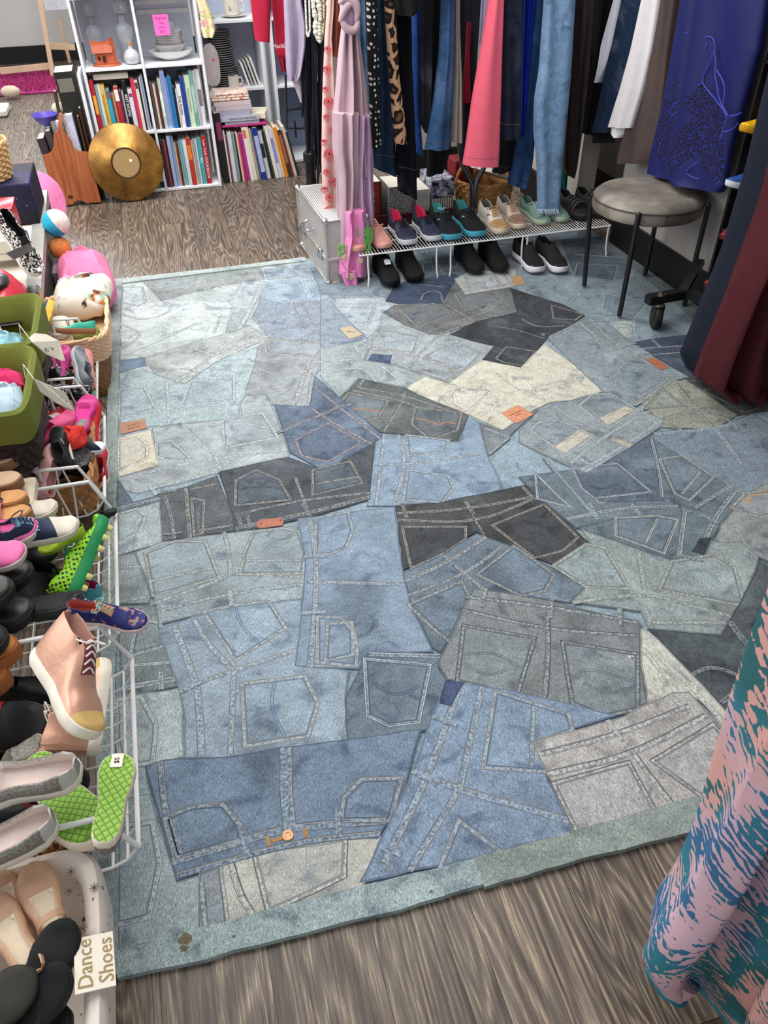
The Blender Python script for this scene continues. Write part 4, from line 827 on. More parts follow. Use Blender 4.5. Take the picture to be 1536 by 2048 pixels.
for bx, by in ((1.777,3.031), (1.775,2.703), (2.095,2.715), (2.102,3.057)):
    d0 = Vector((bx-cx0, by-cy0)); d0 = d0.normalized()*max(.236, d0.length)
    MB().tube([(cx0+d0.x,cy0+d0.y,.445),(cx0+d0.x,cy0+d0.y,.40),(bx,by,.021)], .0105, 10).ball((cx0+d0.x,cy0+d0.y,.447), .0105, 10).build('leg', BLACKM, st)
MB().lathe([(.15,.375),(.15,.398)], (cx0,cy0,0), 24).build('seat_plate', BLACKM, st)
# --- rolling rack base with caster
rr = thing('rolling_garment_rack', 'black rolling garment rack whose caster stands on the rug beside the stool', 'garment rack', (1.87,2.54,0))
A_ = G(1295,600,.10); B_ = G(1400,585,.10); 
def bar(mb, a, b, w_, h_):
    a = Vector(a); b = Vector(b); t = (b-a).normalized(); s_ = t.cross(Vector((0,0,1))).normalized()*w_/2; u = s_.cross(t).normalized()*h_/2
    mb.loft([[a-s_-u,a+s_-u,a+s_+u,a-s_+u],[b-s_-u,b+s_-u,b+s_+u,b-s_+u]], True, True, True)
p0 = G(1295,600,.135); p1 = G(1372,586,.135); p2 = AX(1440,530,2.12)
bm_ = MB(); bar(bm_, p0, p1, .04, .035); bm_.build('base_foot', BLACKM, rr)
bm_ = MB(); bar(bm_, p1-Vector((.02,0,0)), (2.11,2.70,.22), .035, .03); bm_.build('base_arm', BLACKM, rr)
MB().tube([(2.02,2.40,.16),(2.02,2.40,1.5)], .016, 10).build('upright', BLACKM, rr)
bm_ = MB(); bar(bm_, (2.02,2.40,.16), p1, .035, .03); bm_.build('base_arm', BLACKM, rr)
cw = Vector((p0.x+.052, p0.y-.01, .058))
MB().lathe([(.012,-.014),(.046,-.014),(.049,-.009),(.049,.009),(.046,.014),(.012,.014)], cw, 28, mtx=Matrix.Rotation(math.pi/2,4,'Y') @ Matrix.Rotation(.3,4,'X')).build('wheel', mat('black_rubber', '#1b1b1b', .6), rr)
for s_ in (-1,1): MB().box(cw+Vector((.02*s_,0,.022)), (.003,.03,.062)).build('fork_plate', mat('dark_steel', '#4a4a4c', .35, .8), rr)
MB().tube([cw+Vector((-.025,0,0)), cw+Vector((.025,0,0))], .006, 8).build('axle', mat('dark_steel', '#4a4a4c', .35, .8), rr)
MB().lathe([(.020,.107),(.024,.109),(.024,.114),(.020,.117)], (cw.x,cw.y,.0), 20).build('swivel', mat('brass_steel', '#8d8577', .3, .9), rr)
MB().lathe([(.016,.152),(.016,.158),(.008,.160),(.008,.168),(.0002,.169)], (cw.x,cw.y,.0), 14).build('bolt', mat('brass_steel', '#8d8577', .3, .9), rr)
MB().tube([(2.02,2.40,RAILZ+.1),(2.0,1.6,RAILZ+.1)], .013, 10).build('top_bar', BLACKM, rr)
# chrome shoe on the shelf edge is omitted from view; long dresses near the camera
def cl6(n, c): return cloth(n, c, .8, var=.1)
hang('dress', 'long navy blue dress beside the maroon skirt', 'dress', [(80,1560,1640),(340,1500,1620),(500,1452,1570),(650,1392,1530),(715,1366,1500),(742,1380,1440,765)], lambda y: 2.14, cl6('navy_cloth', '#0e1626'), d=.06, top=RAILZ+.1, folds=4, amp=.5, nr=34, nc=60)
hang('skirt', 'long maroon skirt reaching almost to the floor', 'skirt', [(230,1600,1680),(420,1536,1660),(560,1470,1640),(700,1416,1600),(755,1396,1600,790),(785,1430,1590)], lambda y: 1.98, cl6('maroon_cloth', '#420d16'), d=.07, top=RAILZ+.1, folds=7, amp=.55, nr=34, nc=90)
# --- black shoe shelf at the right wall with bright shoes
sf = thing('shoe_shelf', 'tall black shelf against the right wall behind the navy dress', 'shelf', (2.10,2.3,0))
for zz in (.03,.22,.41,.60,.79,.98,1.17,1.36): MB().bbox((2.105,2.26,zz), (.11,.60,.012), .003).build('shelf_board', mat('black_laminate', '#0f0f10', .5), sf)
MB().box((2.154,2.26,.70), (.012,.60,1.36)).build('back_panel', mat('black_laminate', '#0f0f10', .5), sf)
for yy in (1.965,2.555): MB().box((2.105,yy,.70), (.11,.012,1.36)).build('side_panel', mat('black_laminate', '#0f0f10', .5), sf)
# yellow, blue and red items on the black shelf
def cap(label, c, r, col, cat='cap'):
    rt = thing('sun_visor' if cat == 'visor' else 'cap', label, 'cap', c)
    MB().lathe([(r,0),(r*.97,r*.35),(r*.75,r*.68),(r*.4,r*.85),(.0005,r*.9)], c, 24, sx=.9).build('crown', mat('cap_cloth', col, .7), rt)
    pts = [(c[0]-r*.75-r*.95*math.sin(math.pi*k/12)*.9, c[1]+r*math.cos(math.pi*k/12)*.95) for k in range(13)]
    pts += [(c[0]-r*.3, c[1]-r*.9), (c[0]-r*.3, c[1]+r*.9)]
    MB().prism(pts, c[2]-.002, c[2]+.004).build('peak', mat('cap_cloth', col, .7), rt); return rt
shoe('bright yellow shoe on the black shelf by the right wall', (2.14,2.50,.79), (1.93,2.42,.79), U='#d9a312', S='#c08f14', Ln='#b88a1a', rough=.4, Hh=.2, Hm=.16, Ht=.16, Hv=.14)
shoe('blue slip-on shoe on the black shelf below the yellow shoe', (2.14,2.50,.61), (1.93,2.42,.61), U='#24498f', S='#c8ccd4', Ln='#1c3568', Hh=.2, Hm=.16, Ht=.16, Hv=.13)
shoe('dark red shoe on the black shelf below the blue shoe', (2.14,2.50,.42), (1.96,2.41,.42), U='#7c1822', S='#541018', Ln='#4a1018', Hh=.3, Hm=.25, Ht=.26)
shoe('red court shoe on the lower level of the black shelf', (2.14,2.50,.23), (1.95,2.42,.23), U='#8f1a20', S='#3a0c10', Ln='#561015', Hh=.2, Hm=.12, Ht=.12, oe=.66, Hv=.12)
# ================================================================ white wire shoe rack
wr = thing('wire_shoe_rack', 'low white wire shoe rack standing on the far edge of the denim rug', 'shoe rack', (1.45,3.5,0))
ZR = .155; xa, xb, ya, yb = .80, 2.06, 3.355, 3.66
mb = MB(); mb.tube([(xa,ya,ZR),(xb,ya,ZR)], .0038, 8); mb.build('front_rail', WIRE, wr)
MB().tube([(xa,yb,ZR),(xb,yb,ZR)], .0038, 8).build('back_rail', WIRE, wr)
MB().tube([(xa,(ya+yb)/2,ZR-.005),(xb,(ya+yb)/2,ZR-.005)], .0035, 8).build('middle_rail', WIRE, wr)
for k in range(84):
    x = lerp(xa+.005, xb-.005, k/83); MB().tube([(x,ya,ZR+.004),(x,yb,ZR+.004)], .0018, 5).build('cross_wire', WIRE, wr)
for i, x in enumerate((.84, 1.17, 1.24, 1.60, 1.625, 2.05)):
    s_ = (-1)**i
    MB().tube([(x,ya,ZR),(x,ya,.10),(x+.002,ya-.002,.045),(x-.004*s_,ya-.012,.022),(x-.004*s_,ya-.012,.009)], .0042, 8).build('leg', WIRE, wr)
    MB().tube([(x,yb,ZR),(x,yb,.05),(x-.006*s_,yb,.03),(x-.006*s_,yb,.009)], .0042, 8).build('leg', WIRE, wr)
ZT = ZR+.0065
def rackshoe(tx, ty, label, z=ZT, L=.27, dx=-.01, **k):
    t = G(tx, ty, z+.01); t = Vector((t.x, max(t.y, 3.365) if z > .1 else t.y, z)); h = Vector((t.x+dx, t.y+L, z)); return shoe(label, h, t, **k)
PK = dict(U='#e0a094', S='#d99c90', Ln='#c98d84', lace='#e3aa9f', rough=.45, sh=.08)
rackshoe(726, 512, 'dusty pink leather trainer half hidden behind the hanging pink scarf', group=None, L=.25, **PK)
rackshoe(775, 500, 'dusty pink leather trainer beside the navy and pink running shoes', L=.25, **PK)
NV = dict(U='#2c3145', S='#d8dade', Ln='#e23668', lace='#191b26', tongue='#1c1f2c', rough=.5, Hh=.33, toecap='#333850', wide=1.05)
rackshoe(822, 490, 'navy running shoe with hot pink lining, left of its pair', stripes=('#8b8296','bars'), **NV)
rackshoe(872, 482, 'navy running shoe with hot pink lining, beside the black and teal pair', **NV)
BT = dict(U='#15171a', S='#4aa6bd', Ln='#4f9c9c', lace='#15171a', tongue='#17191d', rough=.75, Hh=.33, Hm=.25, Ht=.3, wide=1.12)
a = rackshoe(912, 482, 'black running shoe with teal lining and lettering on the tongue', L=.29, stripes=('#7fb7c2','line'), **BT)
b = rackshoe(960, 474, 'black running shoe with teal lining beside the tan trainers', L=.29, stripes=('#7fb7c2','line'), **BT)
TN = dict(U='#d8cfc4', S='#d9c7b2', Ln='#6b6a64', lace='#b08a66', toecap='#b08d62', capt=.66, tongue='#b99c7c', rough=.5, Hh=.33, Hm=.27, Ht=.32)
rackshoe(1008, 468, 'cream and tan lace-up trainer with a wine red stripe', stripes=('#7c3b3c','line'), **TN)
TN2 = dict(TN, U='#c4b3a4', toecap='#8d7060', tongue='#a88d78')
rackshoe(1045, 458, 'brownish tan lace-up trainer beside the sage green shoes', **TN2)
GN = dict(U='#6f8d80', S='#a9bba4', Ln='#56736a', lace='#b9cbbf', tongue='#7c978a', rough=.85, Hh=.28)
rackshoe(1092, 450, 'sage green knit shoe under the frayed jeans hem', L=.26, **GN)
rackshoe(1130, 444, 'sage green knit shoe to the right of the frayed jeans hem', L=.26, **GN)
BS = dict(U='#2a2623', S='#1a1918', Ln='#151413', rough=.6, Hh=.3, Hm=.24, Ht=.26, strap=('#3d3833', (.38,.5,.62,.74), .19))
rackshoe(1172, 441, 'dark brown strapped sandal shoe next to the sage green shoes', **BS)
rackshoe(1208, 436, 'dark brown strapped sandal shoe at the right end of the wire rack', **BS)
KB = dict(U='#121213', S='#0e0e0e', Ln='#0b0b0b', rough=.8, Hh=.34, Hm=.3, Ht=.36, Hv=.22, um=mat('black_knit', '#121214', .85, bump=.4, scale=90))
ZF = .0205
s1_ = rackshoe(788, 572, 'black knit sock shoe with a white size sticker on the rug', z=ZF, **KB)
rackshoe(836, 562, 'plain black knit sock shoe beside the one with the white sticker', z=ZF, **KB)
rackshoe(958, 546, 'solid black slip-on shoe under the rack, left of its pair', z=ZF, **KB)
rackshoe(1008, 543, 'solid black slip-on shoe under the rack, right of its pair', z=ZF, **KB)
KW = dict(KB, S='#e3e1e8', um=mat('charcoal_knit', '#1d1c1f', .85, bump=.4, scale=90), U='#1d1c1f', sh=.11)
rackshoe(1080, 545, 'charcoal slip-on shoe with a white sole, left of its pair', z=ZF, **KW)
rackshoe(1127, 545, 'charcoal slip-on shoe with a white sole, beside the stool leg', z=ZF, **KW)
ms = s1_.matrix_world; 
stq = MB(); stq.prism([(-.014,-.012),(.014,-.012),(.016,.012),(0,.02),(-.014,.014)], 0, .001)
sto = stq.build('size_sticker', mat('sticker', '#cfd0d2', .5), s1_, world=False, smooth=False); sto.matrix_local = Matrix.Translation((.175,.0,.085)) @ Matrix.Rotation(math.radians(28),4,'Y') @ Matrix.Rotation(math.pi/2,4,'Z')
def tongue_text(rt, s_, size, x, z, col, rot=35):
    m = rt.matrix_world @ Matrix.Translation((x,0,z)) @ Matrix.Rotation(math.radians(rot),4,'Y') @ Matrix.Rotation(math.pi/2,4,'Z'); FRAME.setdefault(rt.name, rt.matrix_world)
    return text(s_, size, mat('print', col, .6), rt, m, 'tongue_lettering')
tongue_text(a, 'Flite', .022, .105, .098, '#7fc0d6', 20)
# ================================================================ aluminium case
cs = thing('aluminium_case', 'ribbed aluminium flight case standing upright on the rug below the scarves', 'case', (.74,3.7,0))
cM = Matrix.Translation((.752,3.70,0)) @ Matrix.Rotation(math.radians(3),4,'Z')
hx, hy, hz = .10, .26, .30
rib = NT('ribbed_aluminium'); v = rib.coords(); sx = rib.n('ShaderNodeSeparateXYZ'); rib.l(v, sx.inputs[0])
ad = rib.n('ShaderNodeMath', _operation='ADD'); rib.l(sx.outputs[0], ad.inputs[0]); rib.l(sx.outputs[2], ad.inputs[1])
mu = rib.n('ShaderNodeMath', _operation='MULTIPLY'); mu.inputs[1].default_value = 680; rib.l(ad.outputs[0], mu.inputs[0])
si = rib.n('ShaderNodeMath', _operation='SINE'); rib.l(mu.outputs[0], si.inputs[0])
mr = rib.n('ShaderNodeMapRange'); mr.inputs[1].default_value = -1; rib.l(si.outputs[0], mr.inputs[0])
rib.base(rib.ramp(mr.outputs[0], [(0, '#8d8c93'), (.5, '#c9c6c4'), (1, '#dedbd6')]), .4, .35); rib.bump(mr.outputs[0], .6, .002)
for z0, z1 in ((.008,.118),(.122,.30)):
    MB().bbox(cM @ Vector((0,0,(z0+z1)/2)), (2*hx-.006, 2*hy-.006, z1-z0), .004, mtx=cM.to_3x3()).build('case_panel', rib.m, cs)
AL = mat('aluminium_edge', '#c3c0b6', .3, .7, var=.1)
for sx_ in (-1,1):
    for sy_ in (-1,1): MB().bbox(cM @ Vector((sx_*hx,sy_*hy,.154)), (.014,.014,.296), .003, mtx=cM.to_3x3()).build('edge_trim', AL, cs)
for zz in (.01,.118,.124,.297):
    for sy_ in (-1,1): MB().bbox(cM @ Vector((0,sy_*hy,zz)), (2*hx,.010,.010), .003, mtx=cM.to_3x3()).build('edge_trim', AL, cs)
    for sx_ in (-1,1): MB().bbox(cM @ Vector((sx_*hx,0,zz)), (.010,2*hy,.010), .003, mtx=cM.to_3x3()).build('edge_trim', AL, cs)
for sx_ in (-1,1):
    for sy_ in (-1,1):
        for zz in (.012,.296): MB().ball(cM @ Vector((sx_*(hx-.002),sy_*(hy-.002),zz)), .016, 12).build('corner_cap', CHROME, cs)
for yy in (-.17,.17):
    lt = MB().bbox(cM @ Vector((-hx-.008,yy,.121)), (.012,.035,.055), .003, mtx=cM.to_3x3()).build('latch', CHROME, cs); sub(lt)
    MB().tube([cM @ Vector((-hx-.016,yy-.012,.10)), cM @ Vector((-hx-.02,yy-.012,.135)), cM @ Vector((-hx-.02,yy+.012,.135)), cM @ Vector((-hx-.016,yy+.012,.10))], .003, 6).build('latch_loop', CHROME, lt)
MB().tube([cM @ Vector((-hx-.006,-.06,.20)), cM @ Vector((-hx-.03,-.055,.19)), cM @ Vector((-hx-.035,0,.185)), cM @ Vector((-hx-.03,.055,.19)), cM @ Vector((-hx-.006,.06,.20))], .007, 8).build('handle', CHROME, cs)
# ================================================================ scarves, necklaces and garments at the left end of the rail
rk = thing('jewellery_stand', 'tall black metal stand behind the scarves', 'stand', AY(630,436,4.3))
b0 = G(628,437,0); MB().tube([(b0.x,b0.y,.0),(b0.x,b0.y,.34)], .028, 12).build('base_post', BLACKM, rk)
MB().tube([(b0.x,b0.y,.33),(b0.x,b0.y,1.5)], .016, 10).build('pole', BLACKM, rk)
MB().lathe([(.035,.30),(.035,.345),(.02,.36)], (b0.x,b0.y,0), 14).build('collar', BLACKM, rk)
for q, (ya_, yb_) in enumerate(((217,255),(255,255))):
    pass
wb = MB(); Yw = 4.42
wb.tube([AY(571,150,Yw), AY(573,218,Yw), AY(574,256,Yw), AY(600,257,Yw), AY(648,250,Yw)], .006, 7); wb.tube([AY(575,220,Yw), AY(600,216,Yw), AY(648,213,Yw)], .006, 7); wb.tube([AY(589,241,Yw-.01), AY(592,275,Yw-.01)], .006, 7)
wb.tube([AY(648,250,Yw),(b0.x,b0.y,AY(648,250,Yw).z)], .006, 6)
wb.build('wire_arm', BLACKM, rk)
def hangs(n, l, c, rows, Y, col, **k): return hang(n, l, c, rows, Y, cloth(k.pop('mn', 'soft_cloth'), col, k.pop('r', .8)), **k)
hangs('shirt', 'crimson sleeve hanging left of the crimson shirt front', 'shirt', [(-20,498,543),(0,501,542),(45,506,540),(80,510,539,84)], 4.40, '#b01c3c', top=1.25, d=.035, folds=2, amp=.12)
sh_ = hangs('shirt', 'crimson shirt with white lettering behind the lilac chiffon scarf', 'shirt', [(-20,543,622),(0,543,622),(60,549,622),(110,552,621),(128,598,618)], 4.46, '#b51a3a', top=1.25, d=.04, folds=3, amp=.2)
FRAME[sh_.name] = Matrix.Translation(sh_.location)
text('MackLin', .026, LIGHTINK, sh_, Matrix.Translation(AY(562,92,4.395)) @ Matrix.Rotation(math.pi/2,4,'X'), 'lettering')
hangs('shirt', 'second crimson sleeve ending beside the black fringe', 'shirt', [(100,600,626),(140,600,620),(150,603,616)], 4.50, '#b51a3a', d=.02)
hangs('trousers', 'dark cuff and crimson legging below the lettered shirt', 'leggings', [(105,552,575),(125,558,573),(142,562,573)], 4.47, '#8f1630', d=.02)
sc = hangs('scarf', 'sheer lilac grey chiffon scarf in front of the crimson shirt', 'scarf', [(-20,567,603),(0,567,603),(50,569,612),(90,570,611),(130,572,604),(150,574,600),(160,576,592)], 4.34, '#a79bb4', top=1.25, d=.025, folds=3, amp=.5)
hangs('scarf', 'pale lavender scarf end with a long point below the chiffon scarf', 'scarf', [(90,594,605),(150,578,603),(175,590,603),(205,601,604)], 4.37, '#cdbfd2', d=.012, folds=2)
# beads
PEARL = mat('pearl', '#e6e2da', .25, var=.05, spec=.6)
def beads(label, path, r, n, Y, m=PEARL):
    mb = MB(); pts = [Vector((x,y)) for x,y in path]; L = [0]
    for a_, b_ in zip(pts, pts[1:]): L.append(L[-1]+(b_-a_).length)
    for k in range(n):
        s_ = L[-1]*k/(n-1); i = 0
        while i < len(L)-2 and L[i+1] < s_: i += 1
        p = pts[i].lerp(pts[i+1], (s_-L[i])/(L[i+1]-L[i])); rr_ = r*random.uniform(.7,1.15) if r > .008 else r
        mb.ball(AY(p.x, p.y, Y+random.uniform(-.004,.004)), rr_, 8)
    mb.tube([AY(p.x,p.y,Y) for p in pts], .0012, 4)
    return one(mb, 'necklace', m, label, 'necklace')
beads('long loop of small white pearls, left strand over the black fringe', [(610,-20),(612,30),(614,68),(616,74),(618,68)], .0055, 26, 4.28)
beads('long loop of small white pearls, right strand over the black fringe', [(618,-20),(619,20),(620,60),(617,72)], .0055, 24, 4.27)
beads('chunky white bead necklace with large round beads', [(626,-15),(627,15),(632,40),(630,60),(636,80),(642,72),(640,40),(637,10),(634,-10)], .0125, 34, 4.26)
beads('off-white bead necklace hanging lowest beside the skull scarf', [(640,-10),(642,25),(640,55),(640,84),(645,70),(650,40),(648,0)], .011, 26, 4.24, mat('ivory_bead', '#c9bfae', .35))
beads('gold chain necklace between the white beads and the dotted scarf', [(650,-10),(650,30),(648,62),(646,72)], .004, 40, 4.22, mat('gold_chain', '#8d7a4a', .35, .7))
fr = MB(); 
for k in range(46):
    x = 602+44*random.random(); y0 = random.uniform(60,130); y1 = random.uniform(300,372) if x > 612 else random.uniform(180,240); Y = 4.32+.08*random.random()
    pts = [AY(x+2.2*math.sin(i*1.3+k)+(i-3)*(.6 if x>625 else .2), lerp(-10, y1, i/6), Y+.01*math.sin(i+k)) for i in range(7)]
    fr.tube(pts, random.uniform(.003,.007), 5)
one(fr, 'fringed_scarf', mat('black_fringe', '#131624', .7, var=.4, scale=80), 'black and navy fringed scarf hanging in long strands beside the pearl necklaces', 'scarf')
# rust and dotted scarves, skull scarf, mauve scarf
hangs('scarf', 'rust brown scarf behind the knotted mauve scarf', 'scarf', [(0,663,686),(60,665,680),(112,665,676)], 3.74, '#9c4d31', top=RAILZ, d=.03)
hangs('scarf', 'black scarf with tiny dots left of the rust brown scarf', 'scarf', [(0,656,666),(60,656,664),(112,656,663)], 3.72, '#1b191b', top=RAILZ, d=.02)
sk = hangs('scarf', 'pale pink scarf printed with coral skulls', 'scarf', [(0,655,668),(75,650,662),(150,646,668),(230,644,672),(330,643,676),(400,646,678),(442,649,676),(468,662,674)], 3.62, '#d9b3ac', top=RAILZ, d=.022, folds=3, amp=.3)
CR = mat('coral_print', '#e0676c', .8)
def skull(mb, px, py, s, Y):
    c = AY(px, py, Y); s = s*.0026
    for k in range(3): pass
    n = 20; outer = []; 
    for k in range(n):
        a = 2*math.pi*k/n; r = s*(1.0 if math.sin(a) > -.3 else .82); outer.append((r*math.cos(a)*.92, r*math.sin(a)*1.0))
    # cranium ring with eye and nose gaps: build as strips around the holes
    def blob(cx_, cz_, rx, rz_): mb.add([(c.x+cx_+rx*math.cos(2*math.pi*k/10), c.y, c.z+cz_+rz_*math.sin(2*math.pi*k/10)) for k in range(10)], [tuple(range(10))])
    blob(0, .45*s, .85*s, .42*s); blob(-.75*s, 0, .18*s, .4*s); blob(.75*s, 0, .18*s, .4*s); blob(0, .05*s, .13*s, .35*s); blob(-.32*s,-.42*s,.32*s,.16*s); blob(.32*s,-.42*s,.32*s,.16*s)
    for q in (-.3,-.1,.1,.3): blob(q*s, -.78*s, .07*s, .2*s)
for px, py, s in ((655,100,6),(654,140,7),(657,205,9),(653,235,6),(648,285,6),(659,310,11),(654,345,7),(666,365,9),(649,380,7),(659,396,8),(658,425,12),(670,460,6),(651,180,6),(664,262,6)):
    so = MB(); skull(so, px, py, s, 3.592); so.build('skull_print', CR, sk, smooth=False)
FRAME[sk.name] = Matrix.Translation(sk.location)
def c4(*p): return [(600+x/4.267, y/4.267) for x, y in p]
mv = thing('scarf', 'long mauve and pale pink satin scarf tied with a knot at the rail', 'scarf', AY(700,480,3.46))
MV = mat('mauve_satin', '#bfa3ad', .55, var=.1, scale=6); MV2 = mat('mauve_satin_shade', '#b496b3', .55, var=.12, scale=8)
hang('main', '', '', [(52,683,714),(75,680,717),(110,676,724),(170,672,732),(235,666,738),(300,667,741),(345,672,742)], 3.50, MV, d=.045, folds=6, amp=.5, parent=mv, nr=40, nc=96).name = 'hanging_fold'
hang('main', '', '', [(225,665,717),(300,666,716),(345,673,716),(400,675,712),(460,675,707),(489,677,705)], 3.45, MV, d=.03, folds=5, amp=.55, parent=mv, nr=40, nc=80).name = 'hanging_fold'
hang('main', '', '', [(228,716,738),(300,709,744),(340,705,746),(400,706,747),(432,712,747),(446,716,746)], 3.46, MV2, d=.035, folds=4, amp=.5, parent=mv, nr=40, nc=80).name = 'hanging_fold'
hang('main', '', '', [(440,718,746),(470,720,746),(483,722,747)], 3.47, mat('taupe_satin', '#a08f88', .6), d=.025, folds=2, amp=.3, parent=mv).name = 'lining_fold'
kn = MB(); kc = AY(700,26,3.46)
kn.ball(kc, .052, 20, sc=(.8,.55,1.25), mtx=Matrix.Rotation(.25,3,'Y'))
kn.build('knot', MV2, mv)
for q, (pa) in enumerate([((678,8),(690,-6),(706,2),(716,22),(712,44)), ((680,45),(688,20),(700,4),(714,10)), ((682,40),(694,60),(712,62),(716,40))]):
    kp_ = smooth_path([Vector((x,y)) for x,y in pa], False, 2); MB().tube([AY(p.x,p.y,3.425) for p in kp_], [.006+.010*math.sin(math.pi*i/(len(kp_)-1)) for i in range(len(kp_))], 10).build('knot_fold', MV, mv)
hang('main', '', '', [(-30,680,712),(10,679,714),(30,684,712)], 3.50, MV, d=.04, folds=3, parent=mv, top=RAILZ).name = 'hanging_fold'
pkf = hangs('scarf', 'bright pink floral chiffon scarf tapering to a point on the rug', 'scarf', [(470,690,733),(490,686,734),(520,680,733),(548,678,732)], 3.42, '#e58cc0', d=.03, folds=4, amp=.6, top=.34)
hang('main', '', '', [(540,680,714),(565,688,716),(580,697,716),(600,699,714)], 3.40, cloth('soft_cloth2', '#e88fc2'), d=.018, folds=3, amp=.4, parent=pkf).name = 'pointed_end'
FRAME[pkf.name] = Matrix.Translation(pkf.location)
flm = mat('scarf_flower', '#cdbd8e', .8); stm = mat('scarf_stem', '#4d5a34', .8)
for px, py, r in ((702,553,5),(721,522,4.5),(690,515,4)):
    f_ = MB(); 
    for k in range(5):
        a = 2*math.pi*k/5+.3; c = AY(px+r*.6*math.cos(a), py+r*.7*math.sin(a), 3.378); f_.ball(c, r*.0016, 8, sc=(1,.3,1.2))
    f_.build('flower', flm, pkf)
MB().tube([AY(682,515,3.38),AY(686,530,3.378),AY(697,548,3.376)], .0014, 5).build('stem', stm, pkf)
grn = MB()
for k in range(60):
    if k < 18: x, y = random.uniform(676,706), random.uniform(486,492)
    else: x, y = random.uniform(716,745), random.uniform(452,462)
    l_ = random.uniform(14,34) if k < 18 else random.uniform(20,58); Y = 3.40
    grn.tube([AY(x+2.5*math.sin(i*1.7+k), y+l_*i/5, Y-.004*(k%4)) for i in range(6)], .0018, 4)
gr_ = one(grn, 'fringe', mat('green_yarn', '#6fc05e', .85, var=.25, scale=80), 'lime green yarn fringe hanging at the hem of the mauve scarf', 'fringe')
# ================================================================ crates of books and basket behind the shoes
def put_book(label, c, dims, col, m=None, text_=None, tcol='#eee', tsize=.02, group=None, spine='-Y', rot=0, name='book', tilt=0, pages=PAPER, sub_=True, tl=None):
    """upright book: dims=(thickness x, depth y, height z), spine facing -Y, base centre at c"""
    M_ = Matrix.Translation(Vector(c)) @ Matrix.Rotation(rot,4,'Z') @ Matrix.Rotation(tilt,4,'Y')
    rt = thing(name, label, 'book', mtx=M_, group=group); w_, d_, h_ = dims; cv = m or mat('book_cover', col, .45, var=.05, scale=14)
    t_ = min(.0022, w_*.16); mb = MB()
    mb.box((-w_/2+t_/2,0,h_/2), (t_,d_,h_)); mb.box((w_/2-t_/2,0,h_/2), (t_,d_,h_)); mb.box((0,-d_/2+t_/2,h_/2), (w_-2*t_,t_,h_))
    mb.build('cover', cv, rt, world=False, smooth=False)
    MB().box((0,.001,h_/2), (w_-2*t_-.0004,d_-.01,h_-.008)).build('page_block', pages, rt, world=False, smooth=False)
    if text_:
        FRAME[rt.name] = M_
        mm = M_ @ Matrix.Translation((0,-d_/2-.0005,h_*.52)) @ Matrix.Rotation(math.pi/2,4,'X') @ Matrix.Rotation(-math.pi/2,4,'Z')
        text(text_, min(tsize, w_*.85), mat('spine_print', tcol, .6), rt, mm, 'spine_lettering')
    elif tl:
        MB().box((0,-d_/2-.0004,h_*tl[1]), (w_*.8,.0008,h_*tl[2])).build('spine_panel', mat('spine_print', tl[0], .6), rt, world=False, smooth=False)
    return rt
cr = thing('crate', 'dark red wooden tray holding boxed books behind the shoe rack', 'crate', (1.06,3.85,0))
RW = mat('dark_red_wood', '#4a1518', .5, var=.2, scale=12, stretch=(1,1,6)); cx1, cx2, cy1, cy2 = .86, 1.44, 3.76, 4.06
for c, d_ in (((1.15,3.765,.10),(.58,.012,.16)), ((1.15,4.055,.10),(.58,.012,.16)), ((.866,3.91,.10),(.012,.29,.16)), ((1.434,3.91,.10),(.012,.29,.16)), ((1.15,3.91,.025),(.57,.28,.012))):
    MB().box(c, d_).build('side_board' if d_[2] > .05 else 'bottom_board', RW, cr, smooth=False)
bx_ = put_book('boxed book with a large yellow word on its red and black spine', (.965,3.90,.033), (.13,.2,.30), '#59211c', name='boxed_book', tl=('#8f2f22',.5,.96))
FRAME[bx_.name] = bx_.matrix_world.copy()
text('THE STONE', .05, mat('print', '#d8a52c', .6), bx_, Matrix.Translation((.945,3.797,.21)) @ Matrix.Rotation(math.pi/2,4,'X') @ Matrix.Rotation(math.pi/2,4,'Z'), 'spine_lettering', sx=.9)
text('CANNING PLACE', .022, LIGHTINK, bx_, Matrix.Translation((.985,3.797,.2)) @ Matrix.Rotation(math.pi/2,4,'X') @ Matrix.Rotation(math.pi/2,4,'Z'), 'spine_lettering')
t_ = NT('speckled_cover'); t_.base(t_.ramp(t_.noise(t_.coords(), 170, 3, .7), [(.42, '#24242a'), (.58, '#bfbdb8')]), .5)
put_book('grey speckled book beside the red boxed book', (1.125,3.89,.033), (.12,.2,.27), '#888', m=t_.m, name='boxed_book')
put_book('white spined magazine box in the dark red tray', (1.245,3.90,.033), (.07,.2,.24), '#c9c7c6', name='boxed_book', tl=('#b8b5ae',.5,.9))
t_ = NT('striped_box'); s0 = t_.coords(); sx0 = t_.n('ShaderNodeTexWave'); sx0.inputs['Scale'].default_value = 26; t_.l(s0, sx0.inputs['Vector']); t_.base(t_.ramp(sx0.outputs['Fac'], [(.35, '#6e5a44'), (.55, '#d8d2cc')]), .5)
put_book('brown and white striped box at the right end of the tray', (1.35,3.90,.033), (.11,.2,.19), '#999', m=t_.m, name='boxed_book')
t_ = NT('photo_box'); t_.base(t_.ramp(t_.noise(t_.coords(), 38, 3, .7), [(.38, '#16203a'), (.5, '#8a8fa8'), (.6, '#c9c4c0')]), .4)
one(MB().bbox((1.35,3.90,.27), (.12,.2,.088), .003), 'box', t_.m, 'blue and white printed box on top of the striped box', 'box', smooth=False)
